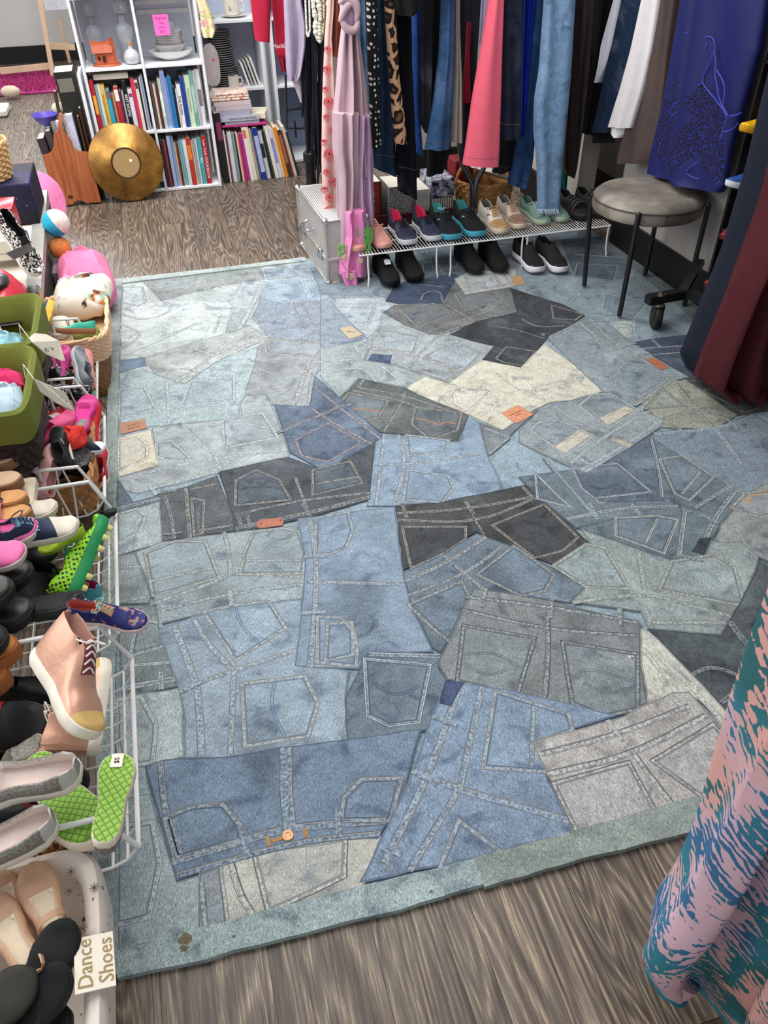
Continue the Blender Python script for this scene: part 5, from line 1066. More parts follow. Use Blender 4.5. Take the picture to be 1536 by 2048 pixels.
# wicker weave surface
def weave(rt, pth, z0, z1, rx, ry, m, name='woven_wall', rows=16, cols=96, sq=2.0, flare=1.08, amp=.004, cx=0, cy=0, mtx=None, rim=True, bottom=True, thick=.01, rimr=.008, rm=None, world=True):
    def pt(k, z, sc, off):
        a = 2*math.pi*k/cols; c_, s_ = math.cos(a), math.sin(a); ex = 2/sq
        x = math.copysign(abs(c_)**ex, c_)*(rx*sc+off); y = math.copysign(abs(s_)**ex, s_)*(ry*sc+off); p = Vector((cx+x, cy+y, z)); return mtx @ p if mtx else p
    rings = []; nst = cols//4
    for i in range(rows*3+1):
        t = i/(rows*3); z = lerp(z0, z1, t); sc = lerp(1, flare, t); r_ = i//3; bulge = (.0, 1.0, .6)[i % 3]
        rings.append([pt(k, z, sc, amp*bulge*(.4+.6*math.sin(k*math.pi/2+ (math.pi if r_ % 2 else 0)))) for k in range(cols)])
    inner = []
    for i in range(rows*3, -1, -6): t = i/(rows*3); inner.append([pt(k, lerp(z0,z1,t)+(.004 if i == 0 else 0), lerp(1,flare,t), -thick) for k in range(cols)])
    mb = MB(); mb.loft(rings+inner, True, True, True)
    o = mb.build(name, m, rt, world=world)
    if rim:
        for ph in (0, math.pi):
            pts = [pt(k, z1+rimr*.6*math.sin(k*.9+ph)+.002, flare, -thick*.4+rimr*.6*math.cos(k*.9+ph)) for k in range(cols)]
            MB().tube(pts, rimr*.75, 6, closed=True).build('braided_rim', rm or m, rt, world=world)
    return o
WK = mat('tan_wicker', '#a87a48', .6, var=.28, scale=70, bump=.4); WKD = mat('dark_wicker', '#30241f', .55, var=.35, scale=60, bump=.4); WKL = mat('pale_wicker', '#cfa771', .6, var=.22, scale=70, bump=.4); WKB = mat('brown_wicker', '#7d5530', .65, var=.3, scale=70, bump=.4)
bk = thing('wicker_basket', 'tan wicker basket with a white box inside behind the tan trainers', 'basket', (1.62,3.88,0))
weave(bk, None, .01, .27, .12, .115, WK, cx=1.60, cy=3.88, flare=1.25, rows=12, amp=.009, cols=72)
MB().tube([(1.60+.15*math.cos(a)*1, 3.88, .27+.12*math.sin(a)) for a in [math.pi*k/16 for k in range(17)]], .008, 7).build('handle', WK, bk)
wbx = thing('box', 'white open box resting in the tan wicker basket', 'box', (1.62,3.86,.25))
mm = Matrix.Translation((1.62,3.86,.30)) @ Matrix.Rotation(.5,4,'Z') @ Matrix.Rotation(.45,4,'Y')
MB().box((0,0,0), (.16,.2,.012)).build('box_base', CARD, wbx, world=False, smooth=False).matrix_local = Matrix.Translation((0,0,-.25+.25)) @ Matrix.Rotation(.5,4,'Z') @ Matrix.Rotation(.45,4,'Y') @ Matrix.Translation((0,0,.05))
MB().box((-.075,0,.035), (.006,.2,.06)).build('box_side', mat('box_white', '#dcdad8', .6), wbx, world=False, smooth=False).matrix_local = Matrix.Rotation(.5,4,'Z') @ Matrix.Rotation(.45,4,'Y') @ Matrix.Translation((0,0,.05))
one(MB().lathe([(.03,0),(.035,.02),(.033,.06),(.02,.085),(.0005,.09)], (1.66,3.80,.335), 20), 'jar', mat('white_plastic', '#d5d3d4', .4), 'small white plastic pot in the tan wicker basket', 'pot')
one(MB().bbox((1.50,3.97,.30), (.10,.12,.12), .004), 'box', mat('red_box', '#7c1d20', .5), 'red box behind the tan wicker basket', 'box', smooth=False)
# ================================================================ floral dress, nearest on the right
def mk_floral():
    t = NT('palm_leaf_print'); v = t.coords((1,1,.8)); leaf = t.noise(v, 12, 2, .5, 1.2); hue = t.noise(v, 7, 1); jag = t.noise(v, 70, 3, .7)
    def wave(rot, sc):
        w_ = t.n('ShaderNodeTexWave'); w_.inputs['Scale'].default_value = sc; w_.inputs['Distortion'].default_value = 7; w_.inputs['Detail'].default_value = 2; w_.inputs['Detail Scale'].default_value = 1.2
        t.l(t.coords((1,1,1), (0,rot,0)), w_.inputs['Vector']); return w_.outputs['Fac']
    wv = t.mix(t.ramp(t.noise(v, 8, 1), [(.48, 0.0), (.52, 1.0)]), wave(.9, 26), wave(-.7, 30))
    sm = t.n('ShaderNodeMath', _operation='MULTIPLY_ADD'); t.l(wv, sm.inputs[0]); sm.inputs[1].default_value = .17; t.l(leaf, sm.inputs[2])
    s2 = t.n('ShaderNodeMath', _operation='MULTIPLY_ADD'); t.l(jag, s2.inputs[0]); s2.inputs[1].default_value = .34; t.l(sm.outputs[0], s2.inputs[2])
    mask = t.ramp(s2.outputs[0], [(.745, 0.0), (.765, 1.0)])
    c = t.mix(mask, t.ramp(hue, [(.45, '#c4928c'), (.6, '#bb9ca8')]), t.ramp(hue, [(.40, '#285c60'), (.52, '#2a7080'), (.62, '#2f5f85')]))
    t.base(c, .8); return t.m
FLO = mk_floral()
fd = hang('dress', 'pink dress with a teal palm leaf print and scalloped hem at the near right', 'dress', [(1380,1590,1760),(1499,1526,1720),(1602,1478,1690),(1700,1434,1665),(1763,1405,1650),(1835,1361,1640),(1880,1318,1640),(1924,1288,1640,1960),(1950,1300,1640,1975)], .34, FLO, d=.06, top=1.25, folds=6, amp=.5, nr=40, nc=110, seed=3, trim=True)
def P34(x, y): return AY(x, y, .262)
edge = [(1286,1926),(1296,1942),(1314,1952),(1330,1962),(1348,1968),(1366,1982),(1385,1991),(1404,1974),(1424,1968),(1445,1940),(1466,1956),(1490,1966),(1510,1956),(1536,1950),(1570,1965),(1620,1960)]
sr = thing('clothes_rail', 'chrome legged rolling rail at the near right holding the floral dress', 'clothes rail', (.95,.62,0))
q0 = G(1474,1600,.03)
MB().tube([(.985,.66,.085),(.985,.66,1.3)], .014, 12).build('upright', CHROME, sr)
MB().lathe([(.022,.045),(.022,.052),(.017,.055),(.017,.062),(.022,.065),(.022,.072)], (.90,.655,0), 20).build('ring_collar', CHROME, sr)
bm_ = MB(); bar(bm_, (.885,.645,.085), (1.10,.76,.10), .045, .03); bm_.build('base_bar', mat('brushed_steel', '#a9a9a6', .3, .8), sr)
MB().lathe([(.012,-.011),(.026,-.011),(.028,-.007),(.028,.007),(.026,.011),(.012,.011)], (.885,.645,.042), 24, mtx=Matrix.Rotation(math.pi/2,4,'Y')).build('wheel', mat('black_rubber', '#1b1b1b', .6), sr)
MB().tube([(.985,.66,1.29),(.6,.34,1.29)], .007, 10).build('top_bar', CHROME, sr)
hang('dress', 'second teal leaf print garment at the bottom right corner', 'dress', [(1900,1620,1760),(2010,1530,1700),(2060,1500,1690),(2100,1490,1690)], .22, FLO, d=.03, top=1.2, folds=4, amp=.3, seed=9)
# ================================================================ white cube bookcase
YF, YB = 5.10, 5.39
bc = thing('cube_bookcase', 'white cube bookcase with two columns holding cookbooks and glassware', 'bookcase', (.02,5.25,0))
for x in (-.303,.0175,.3475): MB().bbox((x,(YF+YB)/2,.67), (.015,YB-YF,1.34), .002).build('upright_panel', WHITE, bc)
for z in (.010,.338,.672,1.005,1.335):
    for xm, ww in ((-.1427,.304),(.1825,.313)): MB().bbox((xm,(YF+YB)/2,z), (ww,YB-YF-.002,.015), .002).build('shelf', WHITE, bc)
MB().box((.02,YB-.002,.505), (.62,.004,.99)).build('back_panel', mat('bookcase_back', '#dfe4ef', .6, var=.03), bc, smooth=False)
for z in (.90,.945): MB().box((.18,YB-.012,z), (.29,.012,.022)).build('bright_slat', mat('white_slat', '#f4fafa', .3), bc, smooth=False)
SHN = {}
def row_books(x0, z0, yf, items, where, group, lean=0.0):
    x = x0; n = len(items)
    for i, it in enumerate(items):
        w_, h_, col, desc = it[:4]; kw = it[4] if len(it) > 4 else {}
        d_ = kw.pop('d', random.uniform(.17,.23)); tl = lean(i/(n-1)) if callable(lean) else lean
        yo = random.uniform(0,.02)
        put_book(f'{desc}, {ORD[i]} from left {where}', (x+w_/2, yf+d_/2+yo, z0), (w_-.001, d_, h_), col, group=group, tilt=tl, **kw)
        x += w_/max(.9, math.cos(tl))+.0006
    return x
row_books(-.292, .347, YF+.01, [
 (.022,.275,'#b3202c','red spined cookbook', dict(tl=('#e0a13c',.55,.35))), (.014,.25,'#86a9bf','pale blue thin book'), (.015,.252,'#c9d6b8','pale green thin book'), (.010,.25,'#e3cf86','cream yellow thin book', dict(tl=('#c98a2a',.5,.6))), (.012,.25,'#d9a94a','mustard thin book'),
 (.023,.225,'#2f9ab4','bright turquoise book', dict(tl=('#7d5b4e',.88,.18))), (.009,.20,'#7a4a6a','mauve slim book'), (.010,.205,'#b08a4a','gold brown slim book'), (.028,.235,'#a82a35','brick red book with a white panel', dict(tl=('#e6e2e0',.82,.25))), (.012,.215,'#4a2a44','plum dark book'), (.010,.21,'#d0d0d4','white slim book'),
 (.024,.262,'#17181c','black book with white capitals', dict(text_='BEST RECIPES', tcol='#eeeeee', tsize=.021)), (.024,.22,'#cfcfda','white book with a red dot', dict(tl=('#8c2f5a',.86,.08))), (.021,.27,'#d0355a','raspberry pink book'), (.018,.262,'#d9cfc2','cream book with a dark title block', dict(tl=('#4a332c',.9,.12))), (.008,.268,'#2b2b30','black narrow book'), (.009,.275,'#b9bcc2','silver grey narrow book'), (.012,.285,'#8e9db5','dusty blue folder')],
 'in the middle left cube', 'books in the middle left cube')
rb = thing('book', 'olive green album lying on top of the upright books in the left cube', 'book', (-.14,5.24,.625))
MB().bbox((-.17,5.22,.632), (.19,.16,.03), .002).build('page_block', PAPER, rb, smooth=False); MB().bbox((-.17,5.22,.6505), (.196,.166,.007), .001).build('cover', mat('book_cover', '#565a45', .5), rb, smooth=False)
row_books(.030, .347, YF+.012, [
 (.016,.24,'#5a4a44','brown book with frayed paper edges'), (.012,.235,'#c9c2b8','beige thin book'), (.008,.24,'#8f4a44','rust thin magazine'), (.008,.235,'#3b3030','dark brown thin magazine'), (.018,.262,'#aebfae','sage green book with small lettering', dict(tl=('#d9e0d0',.5,.5))), (.026,.30,'#9db0dc','wide periwinkle blue folder', dict(tl=('#7f92c4',.5,.9))), (.010,.262,'#7fa0cf','sky blue thin book'),
 (.022,.27,'#1e6fa8','bright blue bag wrapped book'), (.012,.215,'#1b1b20','black slim book in the blue group'), (.008,.20,'#c9ccd8','white slim booklet'), (.023,.225,'#e2e0e0','white book with black title', dict(text_='Soup Recipes', tcol='#1c1c22', tsize=.023)), (.016,.262,'#26408f','dark blue book'), (.010,.262,'#3a56a5','mid blue thin book'),
 (.030,.268,'#c3d8b4','wide pale green book with a silver title', dict(text_='Food Remedies', tcol='#8b9aa8', tsize=.02)), (.022,.29,'#6f9d98','tall sea green book', dict(tl=('#9ec3bd',.5,.5))), (.006,.29,'#cfd0d6','white thin magazine'), (.006,.292,'#b3b6c0','grey thin magazine'), (.024,.294,'#dfe0e4','white magazine with narrow title', dict(tl=('#7a7a80',.5,.3)))],
 'in the middle right cube', 'books in the middle right cube')
row_books(.030, .018, YF+.012, [
 (.016,.27,'#3a2a30','dark brown book'), (.014,.268,'#8a3a44','dull red thin book'), (.008,.27,'#23252c','black thin book'), (.020,.29,'#9fb0d4','pale blue folder'), (.018,.285,'#87a6c9','cornflower blue folder'), (.007,.25,'#d9c9a8','cream magazine'), (.007,.25,'#a8503a','orange brown magazine'), (.007,.248,'#3b2c28','dark magazine'), (.007,.25,'#c9bfae','beige magazine'),
 (.018,.26,'#69b0bf','turquoise book in the bottom cube'), (.022,.262,'#d2d3d9','white wide book'), (.026,.27,'#b3372c','red and orange book', dict(tl=('#e07a2c',.7,.3))), (.010,.255,'#c3b39a','tan slim book'), (.014,.262,'#9a9ca4','grey spiral bound book'), (.010,.262,'#c9cdd2','silver slim book'),
 (.026,.265,'#46a3a8','teal book with a large spine number', dict(text_='400', tcol='#e6f2f2', tsize=.03)), (.030,.272,'#a5202c','red book with white title', dict(text_='Low Carb COOKBOOK', tcol='#f0e6e6', tsize=.022))],
 'in the bottom right cube', 'books in the bottom right cube')
row_books(-.29, .018, YF+.012, [(.03,.26,'#24262c','black wide book'), (.03,.25,'#4a4f58','dark grey wide book'), (.03,.26,'#c9b9a0','cream wide book'), (.026,.24,'#2f6a44','green wide book'), (.03,.26,'#3b2f35','brown wide book'), (.03,.25,'#8a8f9a','grey wide book'), (.026,.24,'#1c3358','navy wide book'), (.03,.26,'#22242a','charcoal wide book'),
 (.02,.2,'#b02a7a','magenta book'), (.02,.18,'#2f8a6a','jade green book'), (.022,.19,'#1c1e26','black and white book', dict(tl=('#c9c9d0',.3,.2)))], 'in the bottom left cube', 'books in the bottom left cube')
# glassware and ornaments
GLS = bpy.data.materials.new('clear_glass'); GLS.use_nodes = True; g_ = GLS.node_tree.nodes['Principled BSDF']; g_.inputs['Base Color'].default_value = (.85,.9,.95,1); g_.inputs['Roughness'].default_value = .08; g_.inputs['Transmission Weight'].default_value = .75; g_.inputs['IOR'].default_value = 1.45
def decanter(label, x, y, z, s=1.0):
    rt = thing('glass_decanter', label, 'decanter', (x,y,z)); prof = [(.02,0),(.042,.002),(.045,.01),(.036,.04),(.030,.07),(.040,.11),(.047,.14),(.044,.165),(.026,.185),(.018,.195),(.018,.215),(.024,.22)]
    rings = []; n = 40
    for r, zz in prof:
        rings.append([Vector((x+(r*s+.0022*math.cos(k*math.pi/2+zz*90))*math.cos(2*math.pi*k/n), y+(r*s+.0022*math.cos(k*math.pi/2+zz*90))*math.sin(2*math.pi*k/n), z+zz*s)) for k in range(n)])
    MB().loft(rings, True, True, True).build('body', GLS, rt)
    rings = []
    for r, zz in ((.017,.221),(.032,.23),(.036,.25),(.036,.27),(.026,.282),(.004,.286)):
        rings.append([Vector((x+(r*s*(1+.07*math.cos(k*math.pi/2)))*math.cos(2*math.pi*k/n), y+(r*s*(1+.07*math.cos(k*math.pi/2)))*math.sin(2*math.pi*k/n), z+zz*s)) for k in range(n)])
    MB().loft(rings, True, True, True).build('stopper', GLS, rt); return rt
decanter('cut glass decanter behind the terracotta house, left one', -.215, 5.28, .68, 1.0)
decanter('cut glass decanter standing right of the terracotta house', -.05, 5.26, .68, 1.03)
bt = thing('glass_bottle', 'small round frosted bottle with a cork beside the terracotta house', 'bottle', (-.035,5.17,.68))
MB().lathe([(.02,0),(.036,.006),(.044,.028),(.042,.045),(.028,.066),(.012,.076),(.011,.088)], (-.035,5.17,.681), 28).build('body', mat('frosted_glass', '#b5b9be', .25, var=.05, spec=.6), bt)
MB().lathe([(.010,.086),(.011,.106),(.009,.108)], (-.035,5.17,.681), 14).build('cork', mat('cork', '#b58a66', .9), bt)
TC = mat('terracotta_glaze', '#b2593a', .35, var=.15, scale=40, bump=.25)
th_ = thing('pottery_house', 'orange brown glazed pottery cottage with a chimney', 'ornament', (-.17,5.19,.68)); hx0, hy0, hz0 = -.175, 5.185, .6805
MB().lathe([(.078,0),(.08,.004),(.074,.009)], (hx0,hy0,hz0), 32, sy=.72).build('base', TC, th_)
MB().box((hx0-.004,hy0,hz0+.04), (.10,.07,.066), tap=.94).build('walls', TC, th_, smooth=False)
rings = [[Vector((hx0+xx*(.066-.008*i),hy0+yy,hz0+.072+zz)) for yy, zz in ((-.045,-.006),(.045,-.006),(.03,.03+.004*math.sin(i)),(.0,.055-(.012 if 1<=i<=2 else 0)),(-.03,.03))] for i, xx in enumerate((-1,-.5,.4,1))]
MB().loft(rings, True, True, True).build('roof', TC, th_, smooth=False)
MB().box((hx0+.045,hy0-.02,hz0+.07), (.026,.028,.125), tap=.85).build('chimney', mat('terracotta_bricks', '#a24c30', .45, var=.35, scale=90, bump=.6), th_, smooth=False)
DK = mat('dark_hole', '#3a1a10', .8)
MB().lathe([(.0002,0),(.010,.0),(.010,.002)], (hx0-.036,hy0-.0355,hz0+.04), 16, mtx=Matrix.Rotation(math.pi/2,3,'X')).build('round_window', DK, th_)
dd_ = MB()
for q in range(4): dd_.box((hx0-.014+(q%2)*.012, hy0-.036, hz0+.035+(q//2)*.014), (.009,.002,.010))
dd_.prism([], 0, 0) if False else None
MB().box((hx0-.008,hy0-.0355,hz0+.034), (.026,.003,.042)).build('door_frame', TC, th_, smooth=False); MB().box((hx0-.008,hy0-.0375,hz0+.036), (.018,.002,.032)).build('door_lattice', DK, th_, smooth=False)
CER = mat('white_ceramic', '#d6d6d6', .25, var=.03, spec=.5)
bowls = [(.0,.125,.05,'wide oval white serving dish at the bottom of the bowl stack',.75),(.025,.088,.055,'deep white bowl in the bowl stack',1)]+[(.058+.011*i,.078,.03,f'pale grey soup bowl, {ORD[i]} up in the stack of matching bowls',1) for i in range(6)]
for dz, r, h, lab, sy_ in bowls:
    one(MB().lathe([(r*.35,0),(r*.4,.003),(r*.8,h*.45),(r,h),(r*.975,h),(r*.76,h*.5),(r*.35,.008),(.0005,.007)], (.185,5.235,.681+dz), 40, sy=sy_, cap1=False), 'bowl', CER, lab, 'bowl', 'stacked white bowls')
one(MB().lathe([(.022,0),(.026,.07),(.024,.07),(.02,.004),(.0003,.004)], (.20,5.24,.795), 20, cap1=False), 'drinking_glass', GLS, 'clear ribbed glass standing in the top bowl behind the pink card', 'glass')
one(MB().lathe([(.028,0),(.033,.05),(.031,.05),(.026,.004),(.0003,.004)], (.235,5.26,.785), 20, cap1=False), 'drinking_glass', GLS, 'short clear glass in the top bowl at the right', 'glass')
pc = thing('price_card', 'bright pink handwritten card on the stack of white bowls', 'card', (.145,5.15,.78)); pm = Matrix.Translation(AY(323,50,5.13)) @ Matrix.Rotation(math.radians(78),4,'X')
MB().box((0,0,0), (.082,.098,.0015), mtx=None).build('card', mat('pink_paper', '#ee5fae', .7, var=.02), pc, smooth=False).matrix_local = Matrix.Translation(-pc.location) @ pm if False else Matrix.Identity(4)
cd = [x for x in bpy.data.objects if x.name == 'card' or x.name.startswith('card.')][-1]; cd.matrix_parent_inverse = FRAME[pc.name].inverted(); cd.matrix_basis = pm
for i, ln in enumerate(('Mug/dish', 'cups', 'small', '$ 5-')):
    text(ln, .017, mat('purple_pen', '#5c1747', .7), pc, pm @ Matrix.Translation((0,.032-.021*i,.0012)), 'handwriting', ext=.0002)
# ================================================================ second white shelf with crockery
u2 = thing('white_shelf_unit', 'white shelf unit with plates and mugs behind the row of floor books', 'shelf', (.56,5.6,0)); Y2, Y3 = 5.45, 5.78
for x in (.375,.737): MB().bbox((x,(Y2+Y3)/2,.65), (.02,Y3-Y2,1.3), .002).build('upright_panel', WHITE, u2)
for z in (.012,.458,.822,1.29): MB().bbox((.556,(Y2+Y3)/2,z), (.342,Y3-Y2-.004,.018), .002).build('shelf', WHITE, u2)
MB().box((.556,Y3-.002,.65), (.342,.004,1.28)).build('back_panel', mat('pale_blue_back', '#ccd6ea', .6, var=.04), u2, smooth=False)
u3 = thing('white_shelf_unit', 'second white shelf unit behind the crimson shirts', 'shelf', (1.0,5.6,0))
for x in (.80,1.16): MB().bbox((x,(Y2+Y3)/2,.65), (.02,Y3-Y2,1.3), .002).build('upright_panel', WHITE, u3)
for z in (.012,.458,.822,1.29): MB().bbox((.98,(Y2+Y3)/2,z), (.34,Y3-Y2-.004,.018), .002).build('shelf', WHITE, u3)
MB().box((.98,Y3-.002,.65), (.34,.004,1.28)).build('back_panel', mat('grey_blue_back', '#7c8ba5', .6, var=.04), u3, smooth=False)
PLT = mat('grey_plate', '#8f8e90', .3, var=.05, spec=.5)
n_ = 0
for r, cnt in ((.098,9),(.082,8),(.07,8)):
    for k in range(cnt):
        z = .4685+n_*.0118
        one(MB().lathe([(r*.55,0),(r*.6,.002),(r,.010),(r*.99,.0125),(r*.6,.0045),(.0005,.004)], (.495,5.60,z), 36, cap1=False), 'plate', PLT, {.098:'large',.082:'medium',.07:'small'}[r]+f' grey plate, {ORD[k]} up among the plates of its size in the tall pile', 'plate', 'tall pile of grey plates'); n_ += 1
one(MB().lathe([(.028,0),(.03,.07),(.028,.07),(.026,.004),(.0003,.004)], (.47,5.58,.4685+n_*.0118), 20, cap1=False), 'drinking_glass', GLS, 'clear glass on top of the tall pile of grey plates', 'glass')
def mug(label, c, r, h, m, decal=None, ang=0):
    rt = thing('mug', label, 'mug', c); MB().lathe([(r*.8,0),(r*.95,.004),(r,h*.5),(r*.98,h),(r*.9,h),(r*.88,h*.5),(r*.7,.01),(.0004,.01)], c, 28, cap1=False).build('body', m, rt)
    a = ang; d_ = Vector((math.cos(a),math.sin(a),0)); cc = Vector(c)
    MB().tube([cc+d_*r*.9+Vector((0,0,h*.8)), cc+d_*r*1.45+Vector((0,0,h*.82)), cc+d_*r*1.65+Vector((0,0,h*.5)), cc+d_*r*1.4+Vector((0,0,h*.22)), cc+d_*r*.9+Vector((0,0,h*.2))], .005, 8).build('handle', m, rt)
    if decal: FRAME[rt.name] = Matrix.Translation(cc); text(decal, h*.35, mat('decal', '#2b2f3a', .6), rt, Matrix.Translation(cc+Vector((-.25*r,-r-.001,h*.45))) @ Matrix.Rotation(math.pi/2,4,'X'), 'printed_initial')
    return rt
CRM = mat('cream_ceramic', '#ddd7cc', .3, var=.03, spec=.5)
for i, (x, y, r) in enumerate(((.425,5.55,.06),(.60,5.55,.075))):
    one(MB().lathe([(r*.5,0),(r*.55,.003),(r,.012),(r*.98,.014),(.0005,.006)], (x,y,.832), 32, cap1=False), 'saucer', CRM, ('small white saucer at the left of the upper shelf','large cream saucer under the initialled mug')[i], 'saucer')
mug('white teacup tilted on the left saucer of the upper shelf', (.43,5.54,.84), .035, .055, CRM, ang=2.4)
mug('large cream mug with a printed initial on the upper shelf', (.59,5.55,.842), .048, .085, CRM, 'L', ang=0.1)
mug('cream jug with orange flowers in front of the plate pile', (.545,5.50,.4685), .034, .062, CRM, ang=-.1)
for k in range(4):
    put_book(('white framed print leaning at the right of the plate shelf','cream framed print leaning second at the right of the plate shelf','silver framed print leaning third at the right of the plate shelf','white frame leaning nearest the plates')[k], (.705-.022*k,5.56,.468), (.012,.16,.16-.008*k), ('#dcdcdc','#cfc9c0','#a9adb5','#e2e2e2')[k], name='picture_frame', tilt=-.28, group='framed prints on the plate shelf')
ib = thing('pill_shaped_board', 'grey oval board with a pink dot standing beside the bookcase', 'board', (.41,5.32,.44))
P_ = [(420,86),(428,92),(435,105),(439,125),(441,150),(440,165),(434,172),(424,173),(416,168),(412,145),(408,120),(405,100),(410,89)]
rings = [[AY(x, y, 5.40+dy) for x, y in P_] for dy in (0,.014)]
MB().loft(rings, True, True, True).build('board', mat('grey_plastic', '#c4bdbd', .45), ib)
c = AY(427,120,5.398); MB().ball(c, .008, 12, sc=(1,.15,1)).build('pink_dot', mat('pink_dot', '#f0508c', .5), ib)
# cloth hanging at the corner of the bookcase
fc = hangs('cloth_bag', 'pastel floral cloth bag hanging beside the bookcase', 'bag', [(-20,392,410),(0,393,412),(30,400,424),(60,402,431),(74,406,426)], 5.06, '#d9c3a8', d=.03, folds=3, amp=.3, top=1.1)
t_ = NT('pastel_floral'); t_.base(t_.ramp(t_.noise(t_.coords(), 34, 3, .6, .5), [(.38, '#e58f9c'), (.47, '#e8d6c2'), (.56, '#e3dc94'), (.64, '#a9c08a')]), .8); bpy.data.objects[fc['_f']].data.materials[0] = t_.m
# row of books on the floor
fx = row_books(.375, .001, 5.15, [
 (.038,.40,'#2a2226','tall black patterned box with pink and gold flowers', dict(tl=('#8a3a5a',.75,.25))), (.010,.30,'#c9d6cc','pale green thin book'), (.012,.27,'#8f3a52','maroon thin book'), (.024,.29,'#c7ccce','pale grey book'), (.020,.285,'#7f979c','blue grey book'), (.010,.28,'#1e1a1c','black slim book'), (.012,.285,'#d9b8a6','peach slim book'), (.012,.27,'#c9405a','pink red slim book'), (.026,.275,'#a2308a','magenta book'),
 (.022,.31,'#e0dad0','white book with orange capitals', dict(tl=('#d9622c',.88,.15))), (.018,.31,'#d9d2c4','cream book'), (.016,.30,'#c3b9a6','beige book'), (.012,.29,'#6a6f7a','slate slim book'), (.032,.305,'#1f3a86','royal blue encyclopedia', dict(tl=('#a9b8dc',.5,.7))), (.026,.28,'#cfd0dc','white book with a small dark stripe', dict(tl=('#2c2c3a',.6,.3))), (.014,.28,'#23221f','black book with worn edges'), (.012,.29,'#3f4a3c','dark green book'), (.022,.31,'#dcd9d2','tall white book'), (.022,.30,'#d5d5de','white book with lilac lettering', dict(tl=('#8a8fd0',.55,.5))), (.014,.285,'#e3e0da','ivory slim book'),
 (.024,.30,'#dd8526','bright orange book'), (.022,.285,'#3c342f','dark book with photo spine', dict(tl=('#8a6a58',.6,.6))), (.012,.28,'#a33a44','dusky red slim book'), (.020,.30,'#d5cab4','cream book at the end'), (.012,.27,'#22242a','black slim last book')],
 'in the floor row', 'books standing on the floor', lean=lambda t: -.02-.22*max(0,t-.15))
def flat_book(label, c, dims, col, rot=0, text_=None, spcol=None, group='horizontal pile of books'):
    M_ = Matrix.Translation(Vector(c)) @ Matrix.Rotation(rot,4,'Z'); rt = thing('book', label, 'book', mtx=M_, group=group); w_, d_, h_ = dims; cv = mat('book_cover', col, .45, var=.05, scale=14)
    mb = MB(); mb.box((0,0,.001), (w_,d_,.002)); mb.box((0,0,h_-.001), (w_,d_,.002)); mb.box((0,-d_/2+.001,h_/2), (w_,.002,h_-.004)); mb.build('cover', cv, rt, world=False, smooth=False)
    MB().box((0,.001,h_/2), (w_-.008,d_-.008,h_-.0045)).build('page_block', PAPER, rt, world=False, smooth=False)
    if text_: FRAME[rt.name] = M_; text(text_, h_*.62, mat('spine_print', '#33343c', .6), rt, M_ @ Matrix.Translation((.02,-d_/2-.0006,h_*.5)) @ Matrix.Rotation(math.pi/2,4,'X') @ Matrix.Rotation(math.pi,4,'Z'), 'spine_lettering', sx=1.1)
    return rt
flat_book('thin magenta book at the bottom of the horizontal pile', (.545,5.27,.315), (.27,.2,.010), '#c03a86')
flat_book('grey paperback second from the bottom of the pile', (.535,5.26,.326), (.21,.17,.018), '#9f9fae')
flat_book('lilac grey book with upside down black capitals in the pile', (.52,5.26,.345), (.24,.18,.028), '#b9b9cc', text_='THE RAW KITCHEN')
flat_book('grey lilac thick book in the middle of the pile', (.49,5.27,.374), (.20,.18,.028), '#a5a5b6')
flat_book('pinkish white book in the pile', (.495,5.27,.403), (.215,.18,.026), '#c2b4bd')
flat_book('pale grey book near the top of the pile', (.49,5.27,.430), (.22,.18,.022), '#cdbfc0')
t_ = NT('floral_paper'); t_.base(t_.ramp(t_.noise(t_.coords(), 60, 3, .6, .8), [(.40, '#c95a48'), (.47, '#e8ddd0'), (.6, '#ece4d8'), (.66, '#d9a05a')]), .7)
for k in range(3): one(MB().bbox((.485+.004*k,5.27,.462+.014*k), (.22-.01*k,.17,.012), .003), 'napkin_pack', t_.m, ('lowest','middle','topmost')[k]+' floral printed napkin pack on top of the pile', 'napkins')
flat_book('white and yellow book tilted at the right end of the pile', (.65,5.27,.345), (.10,.16,.03), '#e3dfc4', rot=-.25)
# ================================================================ left of the bookcase
bd_ = [(515,985),(545,985),(549,1120),(575,1155),(600,1200),(635,1240),(645,1285),(690,1325),(790,1336),(905,1778),(770,1788),(735,1768),(690,1764),(640,1800),(500,1812),(365,1365),(420,1352),(455,1320),(470,1270),(468,1180),(482,1150),(505,1135)]
cbp = [AY(x/4.518, y/4.518, 5.0) for x, y in bd_]
cb = thing('chopping_board', 'large reddish brown wooden chopping board with shaped shoulders leaning by the bookcase', 'chopping board', (-.5,5.02,0))
rings = []
for dy, k in ((0,.985),(.003,1),(.019,1),(.022,.985)):
    cc = sum(cbp, Vector())/len(cbp); rings.append([Vector((cc.x+(p.x-cc.x)*k, 4.985+dy+ (p.z)*.10, max(.001, cc.z+(p.z-cc.z)*k-.03))) for p in cbp])
t_ = NT('reddish_board_wood'); v = t_.coords((16,1,1.2), (0,.25,0)); t_.base(t_.mix(.5, t_.ramp(t_.noise(v, 3.2, 4, .6), [(.3, '#7a3f22'), (.5, '#9c5833'), (.7, '#ad6a40')]), t_.ramp(t_.noise(v, 18, 3), [(.3,.38),(.7,.6)]), 'OVERLAY'), .45, 0, .4)
MB().loft(rings, True, True, True).build('board', t_.m, cb)
for px, py, r in ((121,387,.009),(139,386,.014)): q = AY(px, py, 5.0); MB().ball((q.x, 4.985+q.z*.1-.001, max(.02, q.z-.02)), r, 12, sc=(1,.12,.8)).build('knot', mat('wood_knot', '#4f2817', .6), cb)
